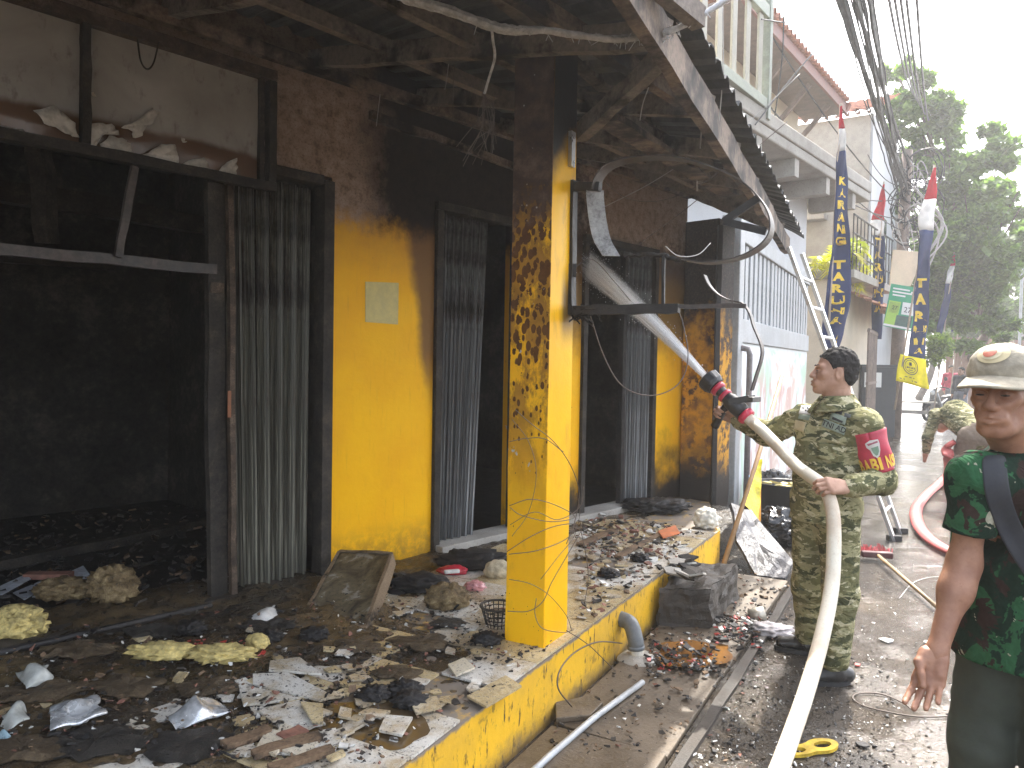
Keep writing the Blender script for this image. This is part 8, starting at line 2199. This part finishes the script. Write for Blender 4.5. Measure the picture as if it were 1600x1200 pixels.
# foam, foil, papers on the left
lump('foam_lump', 255, 1040, (.13, .055, .035), M_FOAM, 'long yellow foam lump left of the tile stack', 'foam', 4, .45, 4); lump('foam_lump', 345, 1043, (.13, .06, .035), M_FOAM, 'crumbled yellow foam lump in the red scraps', 'foam', 7, .5, 4.5); lump('foam_lump', 402, 1022, (.05, .045, .035), M_FOAM, 'round cream foam lump above the tile stack', 'foam', 9, .25, 3)
lump('crumpled_paper', 102, 945, (.12, .07, .05), M_BURNTPAPER, 'charred crumpled paper, left of a pair at the floor rail', 'paper', 11, .5, 5, True); lump('crumpled_paper', 176, 950, (.10, .08, .085), M_BURNTPAPER, 'charred crumpled paper, right of a pair at the floor rail', 'paper', 13, .5, 5, True); lump('crumpled_paper', 22, 1000, (.12, .08, .06), M_FOAM, 'yellowed crumpled paper at the left edge', 'paper', 17, .5, 4, True)
M_FOIL = plain('silver_film', (.62, .64, .66), .22, .55, .35, 10, .2); M_CLEAR = plain('grey_clear_plastic', (.34, .35, .33), .15, 0, .3, 9, .2)
def film(name, px, mat, label, seed, amp=.035, lift=.03):
    q = [G(x, y, FZ + .02) for x, y in px]
    g = bumpy_sheet(lambda u, v: q[0].lerp(q[1], u).lerp(q[3].lerp(q[2], u), v) + Vector((0, 0, lift * math.sin(math.pi * u) * math.sin(math.pi * v) + .012)), 26, 18, amp, seed, 14)
    o = g.build(name, mat, None, smooth=True, label=label, cat='plastic', origin=q[0]); sm = o.modifiers.new('t', 'SOLIDIFY'); sm.thickness = .0015
film('silver_film', [(80, 1112), (150, 1092), (165, 1125), (85, 1150)], M_FOIL, 'crumpled silver film catching light at lower left', 3); film('silver_film', [(252, 1130), (325, 1098), (362, 1110), (285, 1140)], M_FOIL, 'twisted silver film beside the tile stack', 8, .03, .05); film('clear_bottle', [(25, 1056), (78, 1046), (82, 1068), (40, 1082)], M_CLEAR, 'flattened clear plastic bottle at lower left', 5, .02, .06); film('white_film', [(388, 968), (418, 952), (432, 966), (402, 984)], M_PAPER, 'torn white film beside the first shutter foot', 7, .02, .03); film('silver_film', [(0, 1118), (40, 1105), (45, 1135), (0, 1150)], M_CLEAR, 'grey plastic scrap at the left edge', 9, .03, .04); film('pale_blue_film', [(0, 1150), (18, 1140), (20, 1165), (0, 1175)], plain('pale_blue_plastic', (.25, .36, .42), .2, 0, .3), 'pale blue plastic scrap at the left edge', 12, .02, .02)
for i, (px, lb) in enumerate((([(20, 925), (95, 897), (108, 902), (38, 935)], 'lowest'), ([(50, 930), (118, 898), (140, 903), (75, 932)], 'second'), ([(88, 910), (125, 897), (140, 912), (108, 920)], 'middle white'), ([(112, 892), (130, 886), (140, 898), (120, 902)], 'upper left'), ([(130, 905), (168, 886), (176, 893), (140, 912)], 'right-hand'), ([(0, 915), (40, 900), (48, 906), (0, 930)], 'left-hand'))):
    shard(px, FZ + .05 + .006 * i, .004, plain('smoked_sheet', (.42, .44, .48), .4, 0, .35, 12) if i == 0 else bpy.data.materials['smoked_sheet'], lb + ' pale sheet of the fanned stack inside the first bay', 'fanned sheets inside the first bay', 'pale_sheet', 'sheet', tilt=.05)
b_ = MB(); b_.bar(G(40, 900, FZ + .085), G(112, 898, FZ + .085), .07, .03, segs=3, wob=.004, rnd=rnd); b_.build('red_plank', M_BRICK, None, label='short red-brown plank on the fanned sheets', cat='plank', origin=G(75, 900, FZ + .07))
b_ = MB(); b_.bar(G(-60, 895, FZ + .06), G(345, 812, FZ + .06), .07, .06, segs=10, wob=.008, rnd=rnd); b_.build('fallen_beam', M_FRAME, None, label='fallen charred beam across the first bay floor', cat='beam', origin=G(140, 855, FZ + .05))
for i, (a, c, w_, lb) in enumerate((((395, 1180), (500, 1150), .05, 'brown splintered lath below the tile stack'), ((420, 1200), (520, 1172), .04, 'lower brown lath at the picture bottom'), ((440, 1155), (475, 1140), .06, 'reddish brick stub in the shard pile'), ((350, 1165), (420, 1140), .05, 'wet lath left of the shard pile'), ((965, 870), (1040, 830), .05, 'orange-brown lath on the porch beyond the pillar'), ((905, 850), (960, 828), .06, 'charred lath near the third door'))):
    p0_, p1_ = G(*a, FZ + .035), G(*c, FZ + .035); b_ = MB(); b_.bar(p0_, p1_, w_, .018, segs=4, wob=.004, rnd=rnd); b_.build('broken_lath', M_BRICK if i in (2,) else M_WOODBIT, None, label=lb, cat='lath', group='broken laths on the porch', origin=p0_)
for i in range(11):
    x, y = [(490, 1010), (585, 1098), (632, 1090), (640, 1108), (300, 1000), (420, 1010), (760, 1010), (1000, 880), (950, 905), (1010, 800), (1040, 800)][i]
    lump('char_lump', x, y, (.06, .05, .03) if i < 9 else (.2, .16, .06), M_CHARBIT, ['black char lump below the drawer', 'larger black char lump behind the puddle', 'small char lump right of the puddle', 'char lump at the puddle corner', 'char lump beside the red scraps', 'char lump above the tile stack', 'char heap left of the pillar foot', 'char lump on the porch edge', 'char lump right of the pillar', 'wide char heap at the far pier', 'char heap behind the white foam'][i], 'char', 40 + i, .45, 4)
b_ = MB(); rd = random.Random(3)
for i in range(60):
    p = G(rd.uniform(290, 420), rd.uniform(1000, 1025), FZ + .03); b_.prism([(rd.uniform(.006, .02) * math.cos(a), rd.uniform(.004, .012) * math.sin(a)) for a in (0, 2, 4)], .004, Matrix.Translation(p) @ Matrix.Rotation(rd.uniform(0, 6), 4, 'Z') @ Matrix.Rotation(rd.gauss(0, .5), 4, 'X'))
b_.build('red_scraps', M_REDBIT, None, label='scatter of tiny red scraps around the yellow foam', cat='scraps', kind='stuff')
shard([(1028, 832), (1055, 822), (1062, 834), (1036, 842)], FZ + .04, .01, plain('orange_tile', (.52, .16, .06), .6), 'orange clay fragment on the porch beyond the pillar', None, 'clay_fragment', 'clay')
# faint pale patch where a poster was
ps_ = [FP(571, 440, -.004), FP(623, 442, -.004), FP(622, 507, -.004), FP(571, 503, -.004)]
b_ = MB(); b_.add([SHOP_M @ p for p in ps_] + [SHOP_M @ (p + Vector((0, .003, 0))) for p in ps_], [(0, 1, 2, 3), (0, 4, 5, 1), (1, 5, 6, 2), (2, 6, 7, 3), (3, 7, 4, 0)]); b_.build('faded_notice', plain('faded_notice_paper', (.55, .46, .17), .6, 0, .12, 16, .08), None, label='faded square notice pasted on the yellow panel', cat='notice', origin=SHOP_M @ ps_[3])
# ------------------------------------------------------------------ hazy air over the lane
hz = MB(); hz.box2((-62, -62, -1.0), (202, 262, 13.5))
hm_ = bpy.data.materials.new('lane_haze'); hm_.use_nodes = True; hn_ = hm_.node_tree; hn_.nodes.remove(hn_.nodes['Principled BSDF'])
pv_ = hn_.nodes.new('ShaderNodeVolumePrincipled'); pv_.inputs['Color'].default_value = (.95, .95, .95, 1); pv_.inputs['Density'].default_value = .0027; pv_.inputs['Anisotropy'].default_value = .35
hn_.links.new(pv_.outputs[0], hn_.nodes['Material Output'].inputs['Volume'])
hz.build('haze', hm_, None, kind='stuff')
